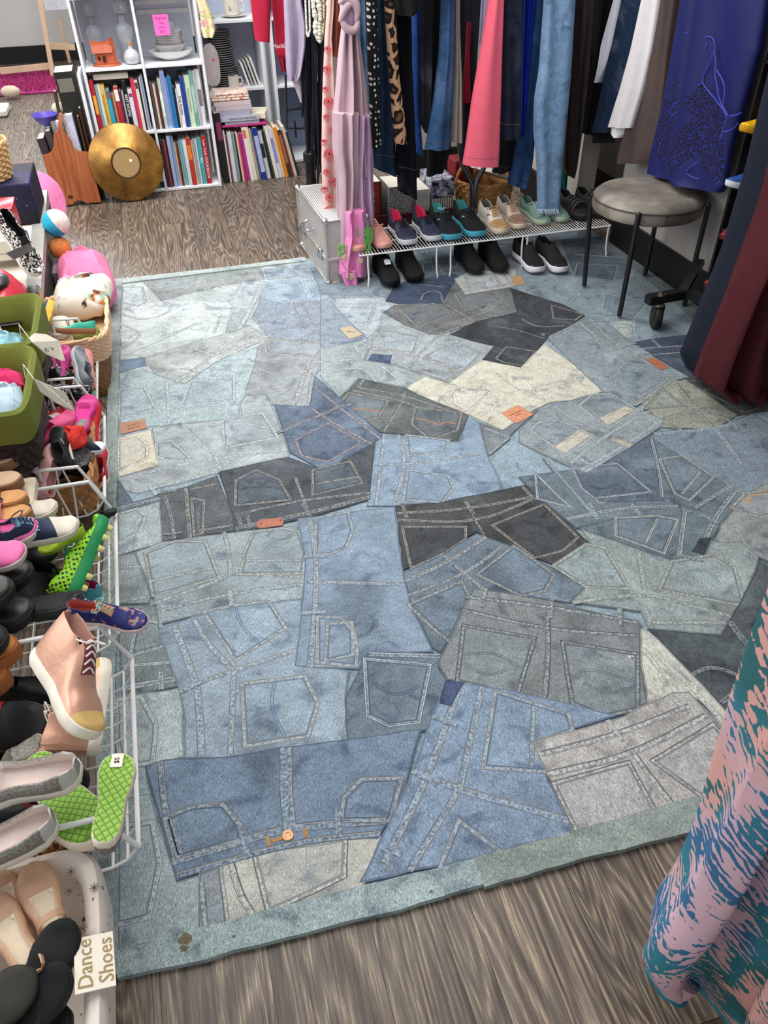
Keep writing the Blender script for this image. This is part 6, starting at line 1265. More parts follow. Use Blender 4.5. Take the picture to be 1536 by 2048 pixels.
# round gold tray
tr = thing('round_tray', 'round antique gold tray standing on its edge in front of the bookcase', 'tray', (-.18,4.99,0))
mt_ = Matrix.Translation((-.18,5.0,.212)) @ Matrix.Rotation(math.radians(80),4,'X')
t_ = NT('antique_gold'); v = t_.coords(); t_.base(t_.mix(.6, t_.ramp(t_.noise(v, 9, 4, .6), [(.3, '#6e4d24'), (.55, '#a07638'), (.75, '#cc9a48')]), t_.ramp(t_.noise(v, 150, 3, .7), [(.35,.3),(.65,.62)]), 'OVERLAY'), .38, .55, .5)
prof = [(.0,.030),(.078,.030),(.084,.032),(.088,.028),(.205,.004),(.2085,.0),(.2085,-.004),(.204,-.004),(.08,.02),(.0,.02)]
MB().lathe([(max(.0004,r),z) for r, z in prof], (0,0,0), 72).build('dish', t_.m, tr).matrix_local = FRAME[tr.name].inverted() @ mt_
o_ = [x for x in bpy.data.objects if x.name.startswith('dish')][-1]; o_.matrix_parent_inverse = Matrix.Identity(4); o_.matrix_basis = FRAME[tr.name].inverted() @ mt_
def put(o, rt, m): o.matrix_parent_inverse = Matrix.Identity(4); o.matrix_basis = FRAME[rt.name].inverted() @ m; return o
put(MB().lathe([(.0004,.0),(.074,.0),(.074,.0015),(.0004,.0015)], (0,0,.031), 48).build('centre_disc', mat('tan_felt', '#9c8256', .7, var=.15, scale=120), tr), tr, mt_)
put(MB().tube([(.079*math.cos(a),.079*math.sin(a),.033) for a in [2*math.pi*k/48 for k in range(48)]], .0035, 6, closed=True).build('foot_ring', mat('dark_ring', '#33200f', .4), tr), tr, mt_)
put(MB().box((.028,.012,.0335), (.014,.014,.001)).build('price_sticker', CARD, tr), tr, mt_)
# frames and books standing between the board and the bookcase
Lg = 'books and frames stacked left of the bookcase'
def lb(label, c, dims, col, rot=0, tilt=0, name='book', **k): return put_book(label, c, dims, col, rot=rot, tilt=tilt, name=name, group=Lg, **k)
lb('tall black book with silver letters touching the bookcase side', (-.405,5.25,0), (.10,.22,.67), '#22231f', tilt=-.02, tl=('#6a6a5f',.9,.1), name='box_file')
lb('white picture frame leaning against the bookcase side', (-.335,5.22,0), (.016,.28,.66), '#dfe3ea', tilt=.0, name='picture_frame')
lb('dark brown wooden frame beside the white frame', (-.372,5.10,0), (.012,.07,.50), '#3b271b', name='picture_frame')
lb('second dark brown frame, slightly shorter', (-.390,5.09,0), (.010,.07,.46), '#4a3322', name='picture_frame')
lb('brown wooden edge of a tall narrow frame behind the board handle', (-.515,5.16,0), (.014,.06,.58), '#43322a', name='picture_frame', tilt=.05)
lb('thick white paged book between the frames and the board', (-.425,5.10,0), (.040,.08,.47), '#b5b9d0', tl=('#c9cbe0',.5,.96), tilt=-.03)
lb('second thick white paged book nearest the board handle', (-.475,5.10,0), (.035,.08,.44), '#aab0c6', tl=('#bfc4da',.5,.96), tilt=-.05)
lb('small black box leaning at the far left of the pile', (-.585,5.16,0), (.04,.16,.36), '#3b3236', tilt=-.10, name='box_file')
lb('dark grey book behind the board shoulder', (-.545,5.18,0), (.03,.16,.39), '#4a4346', tilt=-.08)
lb('grey papers sticking up behind the board', (-.51,5.22,0), (.03,.14,.43), '#8f8a8a', tilt=-.06)
lb('dark book low behind the round tray', (-.352,5.07,0), (.014,.04,.30), '#1d1d1f')
pb_ = one(MB().lathe([(.02,.0),(.045,.02),(.075,.06),(.073,.062),(.042,.022),(.0004,.006)], (-.575,5.2,.395), 32, cap1=False), 'bowl', mat('purple_plastic', '#5a4fb0', .4), 'purple plastic bowl behind the pile left of the bookcase', 'bowl')
one(MB().ball((-.49,5.26,.47), .04, 12, sc=(1.2,.8,.8)), 'soft_toy', mat('cream_plush', '#ddd2b4', .95, bump=.5), 'cream soft toy head behind the purple bowl', 'toy')
# pine easel, whiteboard and pink shag rug at the back
PINE = mat('pine_wood', '#d9b999', .6, var=.1, scale=10, stretch=(1,1,.2))
ez = thing('easel', 'pale pine easel standing at the far back wall', 'easel', (-.8,8.9,0))
def barp(a, b, w_, h_, nm, m=PINE, rt=ez): b_ = MB(); bar(b_, a, b, w_, h_); return b_.build(nm, m, rt, smooth=False)
barp(AY(75,-30,8.8), AY(106,152,8.8), .05, .04, 'leg'); barp(AY(118,40,9.2), AY(140,125,9.2), .04, .03, 'leg')
barp(AY(0,142,8.85), AY(108,131,8.85), .03, .05, 'bottom_rail'); barp(AY(93,92,8.9), AY(150,94,8.9), .03, .05, 'side_rail')
MB().box((-.50,9.0,.95), (.5,.02,.8)).build('board_panel', mat('white_board', '#cfd2da', .4), ez, smooth=False)
sg = thing('shag_rug', 'bright pink shag rug on the floor by the easel', 'rug', (-1.1,8.7,0)); 
MB().bbox((-1.25,8.72,.012), (.98,.86,.02), .005).build('backing', mat('pink_backing', '#a83a78', .9), sg, smooth=False)
pl = MB()
for k in range(2600):
    x = -1.73+.96*random.random(); y = 8.30+.84*random.random(); h_ = random.uniform(.03,.06); dx, dy = random.uniform(-.02,.02), random.uniform(-.03,.01)
    pl.add([(x-.007,y,.02),(x+.007,y,.02),(x+dx,y+dy,.02+h_)], [(0,1,2)]); pl.add([(x,y-.007,.02),(x,y+.007,.02),(x+dx,y+dy,.02+h_)], [(0,1,2)])
pile = pl.build('pile', mat('pink_shag', '#c9508f', .9, var=.35, scale=20), sg, smooth=False); pile['kind'] = 'stuff'
one(MB().bbox((-1.17,7.6,.03), (.12,.3,.05), .01), 'cloth', mat('white_cloth', '#d9d3c9', .9), 'white folded cloth on the floor at the left edge of the view', 'cloth')
one(MB().ball((-1.13,8.15,.06), .07, 12, sc=(1.2,.8,.7)), 'soft_toy', mat('beige_plush', '#c9b9a3', .95, bump=.5), 'beige soft toy lying at the edge of the pink shag rug', 'toy')
# ================================================================ left side: low table, wire baskets and shoes
tb = thing('low_table', 'low grey metal framed table with a cream top at the left edge', 'table', (-.85,3.0,0))
TG = mat('grey_table_frame', '#a5a39f', .4, .2, var=.06); TC2 = mat('cream_table_top', '#e3dacb', .6, var=.03); TD = mat('grey_steel_panel', '#6f7472', .4, .4, var=.1)
def tx(y): return -.478-.034*(y-1.95)
def quadz(mb, pts, z0, z1): mb.prism(pts, z0, z1)
q = MB(); q.prism([(-1.25,2.0),(tx(2.0)-.055,2.0),(tx(4.25)-.055,4.25),(-1.25,4.25)], .286, .296); q.build('table_top', TC2, tb, smooth=False)
for pts, nm in (([(tx(1.95)-.055,1.95),(tx(1.95),1.95),(tx(4.3),4.3),(tx(4.3)-.055,4.3)],'side_frame'), ([(-1.25,1.95),(tx(1.95)-.055,1.95),(tx(2.0)-.055,2.0),(-1.25,2.0)],'end_frame'), ([(-1.25,4.25),(tx(4.25)-.055,4.25),(tx(4.3)-.055,4.3),(-1.25,4.3)],'end_frame')):
    q = MB(); q.prism(pts, .262, .300); q.build(nm, TG, tb, smooth=False)
for x, y in ((tx(1.97)-.02,1.97),(tx(4.27)-.02,4.27),(-1.22,1.97),(-1.22,4.27)): MB().bbox((x,y,.131), (.035,.035,.262), .003).build('leg', TD, tb)
MB().box((-.86,1.985,.14), (.70,.012,.24)).build('end_panel', TD, tb, smooth=False)
q = MB(); q.prism([(tx(2.0)-.03,2.0),(tx(2.0)-.02,2.0),(tx(4.2)-.02,4.2),(tx(4.2)-.03,4.2)], .03, .262); q.build('side_panel', TD, tb, smooth=False)
# star patterned box, basket, hat
t_ = NT('galaxy_print'); v = t_.coords(); gx = t_.n('ShaderNodeTexVoronoi'); gx.inputs['Scale'].default_value = 42; t_.l(v, gx.inputs['Vector'])
t_.base(t_.mix(1.0, t_.ramp(t_.noise(v, 5, 3), [(.35, '#16141c'), (.6, '#1d1a3c'), (.75, '#4a3a86')]), t_.ramp(gx.outputs['Distance'], [(.05, '#d9d9e8'), (.09, (0,0,0,1))]), 'ADD'), .7)
gb = thing('toy_box', 'black box printed with stars and a purple mane on the table', 'box', (-.78,3.95,.30))
MB().bbox((-.79,3.97,.388), (.46,.34,.172), .004).build('carton', t_.m, gb, smooth=False)
mn = MB()
for k in range(40):
    x = random.uniform(-.88,-.72); mn.tube([(x,3.797,.47),(x+random.uniform(-.02,.02),3.795,.42),(x+random.uniform(-.03,.03),3.797,.37)], [.004,.004,.001], 4)
mn.build('mane_print', mat('purple_mane', '#6d5aa8', .8, var=.5, scale=60), gb)
wb2 = thing('wicker_basket', 'pale willow basket standing on the star printed box', 'basket', (-.77,3.92,.52))
weave(wb2, None, .476, .62, .125, .125, WKL, cx=-.765, cy=3.93, flare=1.15, rows=12, cols=60, amp=.009)
one(MB().ball((-.77,3.93,.56), .09, 14, sc=(1,1,.5)), 'cloth', mat('black_cloth_lump', '#1a1a1c', .9), 'black cloth bundle inside the pale willow basket', 'cloth')
ht = thing('sun_hat', 'pink ribbed straw sun hat leaning against the star printed box', 'hat', (-.53,3.92,.2)); hm_ = frame(AY(66,398,4.42), (1,.4,.1), (.35,-.75,.6))
rings = []
for i, (r, z) in enumerate([(.0005,.07),(.03,.072),(.055,.06),(.062,.035),(.066,.0)]+[(.066+.012*k, -.002+.0025*(k%2)-.004*k) for k in range(1,9)]):
    rings.append([Vector((r*math.cos(a)*1.0, r*math.sin(a), z+(.02*math.sin(3*a)*(r/.18)**2))) for a in [2*math.pi*k/64 for k in range(64)]])
rings += [[p-Vector((0,0,.004)) for p in rings[-1]], [Vector((p.x*.35,p.y*.35,-.006)) for p in rings[-1]]]
MB().loft(rings, True, True, True).build('ribbed_brim', mat('pink_straw', '#e27fae', .8, var=.12, scale=50, bump=.3), ht); put([x for x in bpy.data.objects if x.name.startswith('ribbed_brim')][-1], ht, hm_)
ct = thing('crochet_toy', 'turquoise and white crochet ball toy beside the pink sun hat', 'toy', (-.50,3.82,.2)); cc = G(112,446,.31)
kn_m = lambda n, c: mat(n, c, .95, var=.2, scale=90, bump=.9)
rings = lambda c, r, a0, a1, n=10: [[Vector((c.x+r*math.cos(p)*math.cos(t), c.y+r*math.cos(p)*math.sin(t), c.z+r*math.sin(p))) for t in [2*math.pi*k/28 for k in range(28)]] for p in [lerp(a0,a1,i/n) for i in range(n+1)]]
def cap_ball(c, r, a0, a1, rot, m, nm, rt):
    mb = MB(); R_ = [[(rot @ (p-c))+c for p in ring] for ring in rings(c, r, a0, a1)]; mb.loft(R_, True, True, True); return mb.build(nm, m, rt)
rt_ = Matrix.Rotation(math.radians(60),3,'Y')
cap_ball(cc, .058, -math.pi/2+.02, .12, rt_, kn_m('turquoise_yarn', '#2ba3c4'), 'blue_half', ct); cap_ball(cc, .0585, .1, math.pi/2-.02, rt_, kn_m('white_yarn', '#e4dfd2'), 'white_half', ct)
one(MB().ball((cc.x-.01,cc.y-.02,.205), .05, 14, sc=(1,1,1.0)), 'toy_figure', kn_m('orange_yarn', '#d98a4e'), 'orange knitted toy head below the turquoise crochet ball', 'toy')
one(MB().bbox((cc.x-.005,cc.y+.0,.077), (.10,.34,.154), .004), 'box', mat('grey_carton', '#77727a', .5), 'grey box on the floor under the knitted toy', 'box', smooth=False)
rbx = one(MB().bbox((-.69,4.62,.17), (.11,.13,.34), .004), 'box', mat('red_carton', '#d65a50', .5, var=.15, scale=9), 'red and white packet standing behind the willow basket', 'box', smooth=False)
# toys on the table
RED = mat('red_plastic', '#c8283c', .3, var=.06, spec=.5); BLK = mat('black_plastic', '#17171a', .35, spec=.5); WP = mat('white_plastic', '#d6d2c6', .35); ORG = mat('orange_plastic', '#dd7a34', .4)
tk = thing('toy_truck', 'red and white plastic toy truck with an open window', 'toy truck', (-.66,3.40,.30)); bx0 = Vector((-.665,3.42,.302))
for c, d_, m, nm in (((0,0,.045),(.15,.26,.03),WP,'chassis'), ((0,.05,.10),(.14,.14,.02),RED,'cabin_floor'), ((.066,.05,.145),(.008,.14,.09),RED,'side_wall'), ((-.066,.05,.145),(.008,.14,.09),RED,'side_wall'), ((0,.118,.145),(.14,.008,.09),RED,'back_wall'), ((0,-.02,.12),(.14,.008,.04),RED,'front_wall'), ((0,.05,.19),(.15,.15,.012),RED,'roof'), ((0,-.085,.085),(.145,.10,.05),WP,'bonnet')):
    MB().bbox(bx0+Vector(c), d_, .003).build(nm, m, tk)
for sx_ in (-.072,.072):
    for sy_ in (-.085,.08): MB().lathe([(.01,-.014),(.034,-.014),(.036,-.01),(.036,.01),(.034,.014),(.01,.014)], bx0+Vector((sx_,sy_,.036)), 22, mtx=Matrix.Rotation(math.pi/2,3,'Y')).build('wheel', BLK, tk)
one(MB().ball(bx0+Vector((.01,.05,.13)), .018, 10, sc=(1.6,1,.9)), 'toy_figure', mat('green_toy', '#3f8f3f', .5), 'small green figure sitting in the red toy truck', 'toy')
rc = thing('toy_racing_car', 'red and black plastic toy racing car with orange wheels', 'toy car', (-.62,2.72,.30)); r0 = Vector((-.60,2.72,.302))
prof = [(-.20,.03,.05),(-.17,.06,.07),(-.08,.085,.09),(.02,.09,.15),(.08,.085,.155),(.15,.08,.10),(.20,.06,.07)]
MB().loft([[r0+Vector((w_*math.cos(a),y,.03+h_*max(0,math.sin(a))+ (0 if math.sin(a) > 0 else -.015))) for a in [2*math.pi*k/20 for k in range(20)]] for y, w_, h_ in prof], True, True, True).build('body_shell', RED, rc)
MB().ball(r0+Vector((0,.02,.16)), .05, 14, sc=(1,1.2,.5)).build('windscreen', BLK, rc)
MB().bbox(r0+Vector((0,-.19,.10)), (.17,.03,.01), .003).build('spoiler', BLK, rc)
for sx_ in (-.095,.095):
    for sy_ in (-.13,.12):
        w0 = MB().lathe([(.01,-.018),(.044,-.018),(.048,-.01),(.048,.01),(.044,.018),(.01,.018)], r0+Vector((sx_,sy_,.048)), 24, mtx=Matrix.Rotation(math.pi/2,3,'Y')).build('wheel', BLK, rc); sub(w0)
        MB().lathe([(.0005,-.02),(.022,-.02),(.024,0),(.022,.02),(.0005,.02)], r0+Vector((sx_,sy_,.048)), 14, mtx=Matrix.Rotation(math.pi/2,3,'Y')).build('hub', ORG, w0)
one(MB().bbox((-.76,3.05,.36), (.14,.14,.11), .008), 'box', mat('grey_tub', '#aaa8a0', .5, var=.05), 'pale grey plastic tub beside the knit sneaker', 'tub', smooth=False)
t_ = NT('black_white_knit'); t_.base(t_.ramp(t_.noise(t_.coords((1,1,1)), 115, 2, .6), [(.49, '#141416'), (.53, '#d9d7d2')]), .85)
def SH(label, hp, hz, tp, tz, up=(0,0,1), **k):
    h = G(hp[0],hp[1],hz); t = G(tp[0],tp[1],tz); L = k.pop('L', None); an = k.pop('anchor', 't')
    if L and an == 'h': t = h+(t-h).normalized()*L
    elif L: h = t+(h-t).normalized()*L
    return shoe(label, h, t, up=up, **k)
ks = SH('black and white flecked knit sneaker on the cream table top', (22,478), .44, (77,556), .315, up=(.2,-.3,1), U='#222', S='#cfcbc4', Ln='#1a1a1a', um=t_.m, tongue='#17171a', Hh=.36, Hm=.3, Ht=.36, Hv=.24, L=.25, name='sneaker')
hgt = thing('swing_tag', 'black swing tag lying on the flecked knit sneaker', 'tag', G(40,500,.43)); MB().box((0,0,0), (.05,.09,.002)).build('card', mat('black_card', '#1c1a18', .6), hgt, smooth=False); put([x for x in bpy.data.objects if x.name.startswith('card')][-1], hgt, frame(G(42,503,.44), (.5,-.8,-.2), (.1,-.4,1)))
# cushions and bag behind the baskets
def cushion(label, c, sx_, sy_, h_, rot, m, tilt=(0,0), cat='cushion', name='cushion'):
    rt = thing(name, label, cat, c); rr_ = []; n = 40
    for i in range(9):
        t = i/8; z = (t-.5)*h_; k = math.sin(math.pi*(.08+.84*t))**.4; ring = []
        for j in range(n):
            a = 2*math.pi*j/n; ex = .45; x = math.copysign(abs(math.cos(a))**ex, math.cos(a))*sx_/2; y = math.copysign(abs(math.sin(a))**ex, math.sin(a))*sy_/2
            ring.append(Vector((x*k, y*k, z*(1-.25*(abs(x*y)/(sx_*sy_/4))) + .006*math.sin(9*a+i))))
        rr_.append(ring)
    o = MB().loft(rr_, True, True, True).build('cover', m, rt)
    put(o, rt, Matrix.Translation(Vector(c)) @ Matrix.Rotation(rot,4,'Z') @ Matrix.Rotation(tilt[0],4,'X') @ Matrix.Rotation(tilt[1],4,'Y')); return rt
PKC = mat('pink_velour', '#ea7fa9', .9, var=.12, scale=9, bump=.15)
cushion('bright pink puffy cushion on the floor behind the wire baskets', (-.40,3.52,.125), .23,.38,.24, .12, PKC)
cushion('paler pink cushion squeezed beside the bright pink one', (-.455,3.30,.115), .11,.22,.22, .1, mat('pale_pink_velour', '#dc9db8', .9, var=.12, scale=9, bump=.15))
t_ = NT('printed_canvas'); v = t_.coords(); t_.base(t_.mix(t_.ramp(t_.noise(v, 11, 2), [(.60, 0.0), (.62, 1.0)]), srgb('#e6ddcf'), t_.ramp(t_.noise(v, 30, 2), [(.4,'#2f3a40'),(.5,'#d9834a'),(.6,'#86cbc4')])), .85)
cushion('cream canvas bag with dark animal prints lying behind the pale basket', (-.385,3.13,.215), .23,.20,.13, -.25, t_.m, (.35,-.15), 'bag', 'canvas_bag')
WCR = thing('wicker_crate', 'brown wicker crate on the floor under the pale pastel basket', 'crate', (-.42,2.95,0)); weave(WCR, None, .002, .125, .12, .26, WKB, cx=-.445, cy=2.96, sq=6, flare=1.0, rows=10, cols=88, rim=False)
PB = thing('plastic_basket', 'peach and cream woven plastic basket at the far end of the wire baskets', 'basket', (-.41,2.92,.13)); weave(PB, None, .13, .225, .125, .20, mat('peach_weave', '#dcb795', .6, var=.1, scale=60), cx=-.42, cy=2.92, sq=5, flare=1.06, rows=12, cols=88, rimr=.007, rm=mat('peach_rim', '#ecc699', .6, var=.08))
one(MB().ball((-.37,2.82,.20), .05, 14, sc=(1,1.3,.6)), 'cloth', mat('olive_camo', '#7c8540', .9, var=.4, scale=30), 'olive green patterned cloth inside the peach basket', 'cloth')
one(MB().ball((-.47,2.90,.20), .06, 14, sc=(1,1.3,.6)), 'cloth', mat('white_linen', '#d5cfc4', .9, var=.1), 'white cloth inside the peach basket', 'cloth')
# wire baskets
def wire_basket(label, y0, y1, clip=False, xb=-.74, dx=0):
    rt = thing('wire_basket', label, 'basket', ((xb-.26)/2,(y0+y1)/2,0)); prof = [(xb,.262),(-.305+dx,.255),(-.262+dx,.134),(-.288+dx,.10),(-.318+dx,.086),(-.352+dx,.084),(xb,.084)]
    for y in (y0, y1):
        MB().tube([(x,y,z) for x, z in prof[:3]], .0052, 8).build('end_rim', WIRE, rt)
        MB().tube([(x,y,z) for x, z in prof[2:]], .0032, 6).build('end_lower_wire', WIRE, rt)
        for k, x in enumerate([x for x in (-.66,-.58,-.50,-.42,-.345+dx) if x > xb+.02]):
            MB().tube([(x,y,.257),(x+(.012 if k % 2 else -.012)*2,y,.084)], .0028, 6).build('end_wire', WIRE, rt)
        MB().tube([(-.35+dx,y,.084),(-.352+dx,y,.03),(-.358+dx,y,.010),(-.372+dx,y,.010),(-.374+dx,y,.03),(-.374+dx,y,.084)], .0045, 7).build('foot', WIRE, rt)
        MB().tube([(xb+.01,y,.262),(xb+.01,y,.004)], .0045, 7).build('foot', WIRE, rt)
    for (x, z), r in (((-.262+dx,.134),.005),((-.288+dx,.10),.003),((-.318+dx,.086),.003),((-.40+dx/2,.084),.003),((xb,.084),.004),((xb,.262),.005),((xb,.17),.003))+tuple(((x,.084),.003) for x in (-.5,-.58,-.66) if x > xb+.02):
        MB().tube([(x,y0,z),(x,y1,z)], r, 6).build('long_wire', WIRE, rt)
    n = 10
    for k in range(1, n):
        y = lerp(y0, y1, k/n); MB().tube([(x,y,z) for x, z in prof[2:]]+[(xb,y,.262)], .0022, 5).build('cross_wire', WIRE, rt)
    if clip: MB().bbox((-.288+dx,lerp(y0,y1,.25),.118), (.05,.035,.03), .006).build('mint_clip', mat('mint_plastic', '#8fc7b4', .5), rt)
    return rt
wire_basket('white wire basket nearest the camera, full of glitter and rose gold shoes', .80, 1.255)
wire_basket('second white wire basket, holding boots and the green football boot', 1.345, 1.80, dx=-.03)
wire_basket('third white wire basket, holding the brown woven basket', 1.88, 2.33, xb=-.475, dx=-.06)
wire_basket('farthest white wire basket, with a mint clip on its lip', 2.39, 2.84, clip=True, xb=-.49, dx=-.085)
# tall side extension of the far basket
gl1 = mat('silver_glitter', '#8b8780', .4, .5, var=.5, scale=260, bump=.6); rg = mat('rose_gold_leather', '#c99a84', .38, .35, var=.1, scale=18, bump=.35)
def upv(a, b, z): return (G(b[0],b[1],z)-G(a[0],a[1],z)).normalized()
HT = dict(name='high_top', U='#c99a84', um=rg, S='#ddd6c8', Ln='#c99a8c', lace='#ddd8d2', toecap='#c9a866', tongue='#7a3a40', Hh=.50, Hm=.48, Ht=.5, Hv=.24, Htoe=.16, oe=.36, sh=.11)
SH('rose gold leather high-top lying on its side, white laces facing up', (58,1292), .335, (176,1490), .30, up=upv((100,1400),(230,1330),.3)+Vector((0,0,.95)), L=.235, wide=1.0, **HT)
SH('second rose gold high-top tucked behind, gold toe cap pointing away', (196,1540), .20, (226,1322), .22, up=upv((240,1420),(120,1420),.2)+Vector((0,0,.35)), L=.215, **HT)
t_ = NT('dark_floral_print'); t_.base(t_.ramp(t_.noise(t_.coords(), 60, 2, .6), [(.40, '#1f2461'), (.56, '#232a6b'), (.60, '#c46f66'), (.66, '#4a8f86'), (.72, '#d9a45c')]), .6)
SH('navy floral print trainer with a pink and white sole poking out over the rug', (140,1232), .265, (298,1252), .245, up=(0,-.25,1), U='#232a6b', um=t_.m, S='#e0c9c4', Ln='#c46f66', lace='#7fb8b4', tongue='#e08a5a', Hh=.36, Hm=.3, Ht=.36, oe=.36, L=.165)
SH('black strapped shoe with red velcro tabs in the nearest basket', (-45,1470), .16, (108,1455), .15, U='#17171a', S='#2a1a14', Ln='#3a1416', strap=('#7d1c22',(.5,.64),.22), Hh=.5, Hm=.46, Ht=.46, Hv=.3, L=.25, wide=1.25, up=(0,-.4,1))
GLS_ = dict(name='slip_on_shoe', U='#8b8780', um=gl1, S='#d9d3c6', Ln='#cdbcb4', Hh=.24, Hm=.19, Ht=.18, Hv=.19, oe=.56, wide=1.12, heelcap='#b9b6b0')
a5 = shoe('silver glitter slip-on with a price sticker inside', G(168,1553,.31), G(168,1553,.31)+Vector((-.235,.03,0)), up=(0,-.12,1), L=.235, **GLS_)
b5 = shoe('silver glitter slip-on nearest the camera, beside the white wire rim', G(118,1648,.27), G(118,1648,.27)+Vector((-.225,-.055,0)), up=(.05,-.15,1), L=.235, **GLS_)
FRAME[a5.name] = a5.matrix_world.copy()
MB().box((.085,.0,.0105), (.030,.030,.0008)).build('price_sticker', CARD, a5, world=False, smooth=False)
text('$5', .022, mat('teal_ink', '#1f6f6a', .6), a5, a5.matrix_world @ Matrix.Translation((.085,0,.0114)) @ Matrix.Rotation(math.pi,4,'Z') @ Matrix.Rotation(math.pi/2,4,'Z'), 'price_lettering')
t_ = NT('green_waffle_rubber'); v = t_.coords((1,1,1), (0,0,.6)); ck = t_.n('ShaderNodeTexVoronoi', _feature='DISTANCE_TO_EDGE'); ck.inputs['Scale'].default_value = 95; ck.inputs['Randomness'].default_value = .15; t_.l(v, ck.inputs['Vector'])
t_.base(t_.ramp(ck.outputs['Distance'], [(.03, '#557d2c'), (.15, '#8fbc4c')]), .6); t_.bump(ck.outputs['Distance'], .8, .003); WAF = t_.m
VS = dict(U='#8b8780', um=gl1, S='#e0d3bf', Ln='#d9c9bc', tread=WAF, toecap='#b9b4a6', Hh=.24, Hm=.19, Ht=.2, Hv=.19)
v1 = SH('upturned shoe with a green waffle sole, toe up beside the basket rail', (208,1672), .30, (238,1500), .30, up=(-.1,.25,-1), L=.172, wide=1.1, **VS)
v2 = SH('upturned shoe with a green waffle sole half under the glitter slip-on', (88,1545), .245, (190,1672), .25, up=(0,.1,-1), L=.235, wide=1.15, **VS)
for rt_, x in ((v1,.15),(v2,.06)):
    FRAME[rt_.name] = rt_.matrix_world.copy(); MB().box((x,0,-.001), (.026,.020,.0012)).build('price_sticker', CARD, rt_, world=False, smooth=False)
    text('$5', .012, INK, rt_, rt_.matrix_world @ Matrix.Translation((x,0,-.0018)) @ Matrix.Rotation(math.pi,4,'X'), 'price_lettering')
SH('pinkish glitter shoe low in the nearest basket by the front rim', (110,1712), .10, (192,1668), .11, U='#b99a96', um=mat('pink_glitter', '#a58f8c', .4, .4, var=.5, scale=260, bump=.5), S='#c9a9a0', Ln='#8a6a66', L=.17, up=(.3,-.3,1))
SH('smooth cream shoe toe low in the nearest basket', (20,1700), .10, (122,1694), .12, U='#ddd6c6', S='#d6cfc0', Ln='#c9c0b0', L=.19, Hv=.26, Htoe=.2)
SH('silver glitter pump peeking between the black shoe and the slip-on', (45,1530), .16, (98,1478), .20, U='#8b8780', um=gl1, S='#c9a77c', Ln='#b9b0a5', L=.15, oe=.6)
SH('dark red shoe at the bottom of the nearest basket', (140,1645), .11, (196,1668), .11, U='#5e1a22', S='#3a1014', Ln='#3a1014', L=.16)
# second basket
DS = dict(name='dress_shoe', U='#24221f', S='#171615', Ln='#14130f', rough=.35, Hh=.24, Hm=.19, Ht=.2, Hv=.2, Htoe=.17, wide=1.08)
for (tp, z, lab) in (((74,1158), .27, 'polished black shoe toe, uppermost of the three left of the ankle boot'), ((76,1235), .25, 'polished black shoe toe with thick welt, lowest right of the three'), ((36,1195), .33, 'polished black shoe toe nearest the left edge')):
    t = G(tp[0], tp[1], z); shoe(lab, t+Vector((-.27,.02,0)), t, L=.27, **DS)
SH('black leather ankle boot standing open in the second basket', (136,1212), .13, (20,1180), .13, name='ankle_boot', U='#121214', S='#0c0c0d', Ln='#0c0c0c', rough=.35, Hh=.62, Hm=.62, Ht=.62, Hv=.28, oe=.40, L=.20, wide=1.05, anchor='h')
for (tp, z, lab, c) in (((46,1305), .25, 'tan leather sandal toe under the black shoes', '#c07c46'), ((28,1362), .22, 'lower tan leather sandal toe at the left edge', '#b8733f')):
    t = G(tp[0], tp[1], z); sandal(lab, t+Vector((-.25,.0,0)), t, S='#9c5f33', I=c, SC_='#1b1a19', straps=((.6,.2),))
SH('matt black shoe toe at the left edge above the tan sandals', (-90,1300), .30, (22,1298), .30, L=.26, **dict(DS, U='#1e1e1e', rough=.7))
SH('dark grey ribbed boot sole lying along the rim of the nearest basket', (40,1236), .235, (172,1214), .245, U='#1c1c1d', S='#2b2b2b', Ln='#111', L=.25, Hh=.16, Hm=.15, Ht=.15, Hv=.13, up=(0,.3,1))
t_ = NT('lime_mesh'); v = t_.coords((1,1,1), (.5,.5,.8)); vo = t_.n('ShaderNodeTexVoronoi', _feature='F1'); vo.inputs['Scale'].default_value = 110; vo.inputs['Randomness'].default_value = .1; t_.l(v, vo.inputs['Vector']); t_.base(t_.ramp(vo.outputs['Distance'], [(.36, '#12240f'), (.42, '#8fd01e')]), .5)
cl = SH('lime and green football boot with pale studs, sole facing the rug', (168,1168), .19, (222,1040), .24, up=Vector((-1,-.15,.35)), name='football_boot', U='#6fbf2a', um=t_.m, S='#12824a', Ln='#0f1a12', lace='#2f8f5a', toecap='#93d62a', Hh=.3, Hm=.24, Ht=.27, L=.235, sh=.12)
ST = mat('stud_plastic', '#d6d089', .4)
for x, y in ((.20,.022),(.20,-.022),(.165,.034),(.165,-.034),(.135,.03),(.135,-.03),(.03,.018),(.03,-.018),(.06,.02),(.06,-.02)):
    MB().loft([[Vector((x+.008*k*math.cos(a), y+.006*k*math.sin(a), z)) for a in [2*math.pi*q/10 for q in range(10)]] for z, k in ((0.002,1.15),(-.009,1),(-.012,.8))], True, True, True).build('stud', ST, cl, world=False)
SH('teal and mint running shoe with pink lining at the rim of the second basket', (206,1204), .12, (100,1172), .14, U='#4b9aa8', S='#9fd9c6', Ln='#d9489a', tongue='#4b9aa8', Hh=.42, Hm=.36, Ht=.4, L=.17, anchor='h', sh=.13, stripes=('#3b86b8','line'), up=(.1,-.25,1))
SH('lime yellow shoe heel loop showing above the black ankle boot', (118,1092), .2, (80,1110), .2, U='#b9cf3c', S='#9ab02c', Ln='#2c3a1c', L=.12)
CV = dict(name='canvas_sneaker', U='#2b3550', S='#ddd3c4', Ln='#22283c', lace='#232a44', toecap='#ddd3c4', capt=.72, tongue='#6f9fb8', Hh=.34, Hm=.3, Ht=.36, oe=.36, L=.21, stripes=('#8fbfd0','line'))
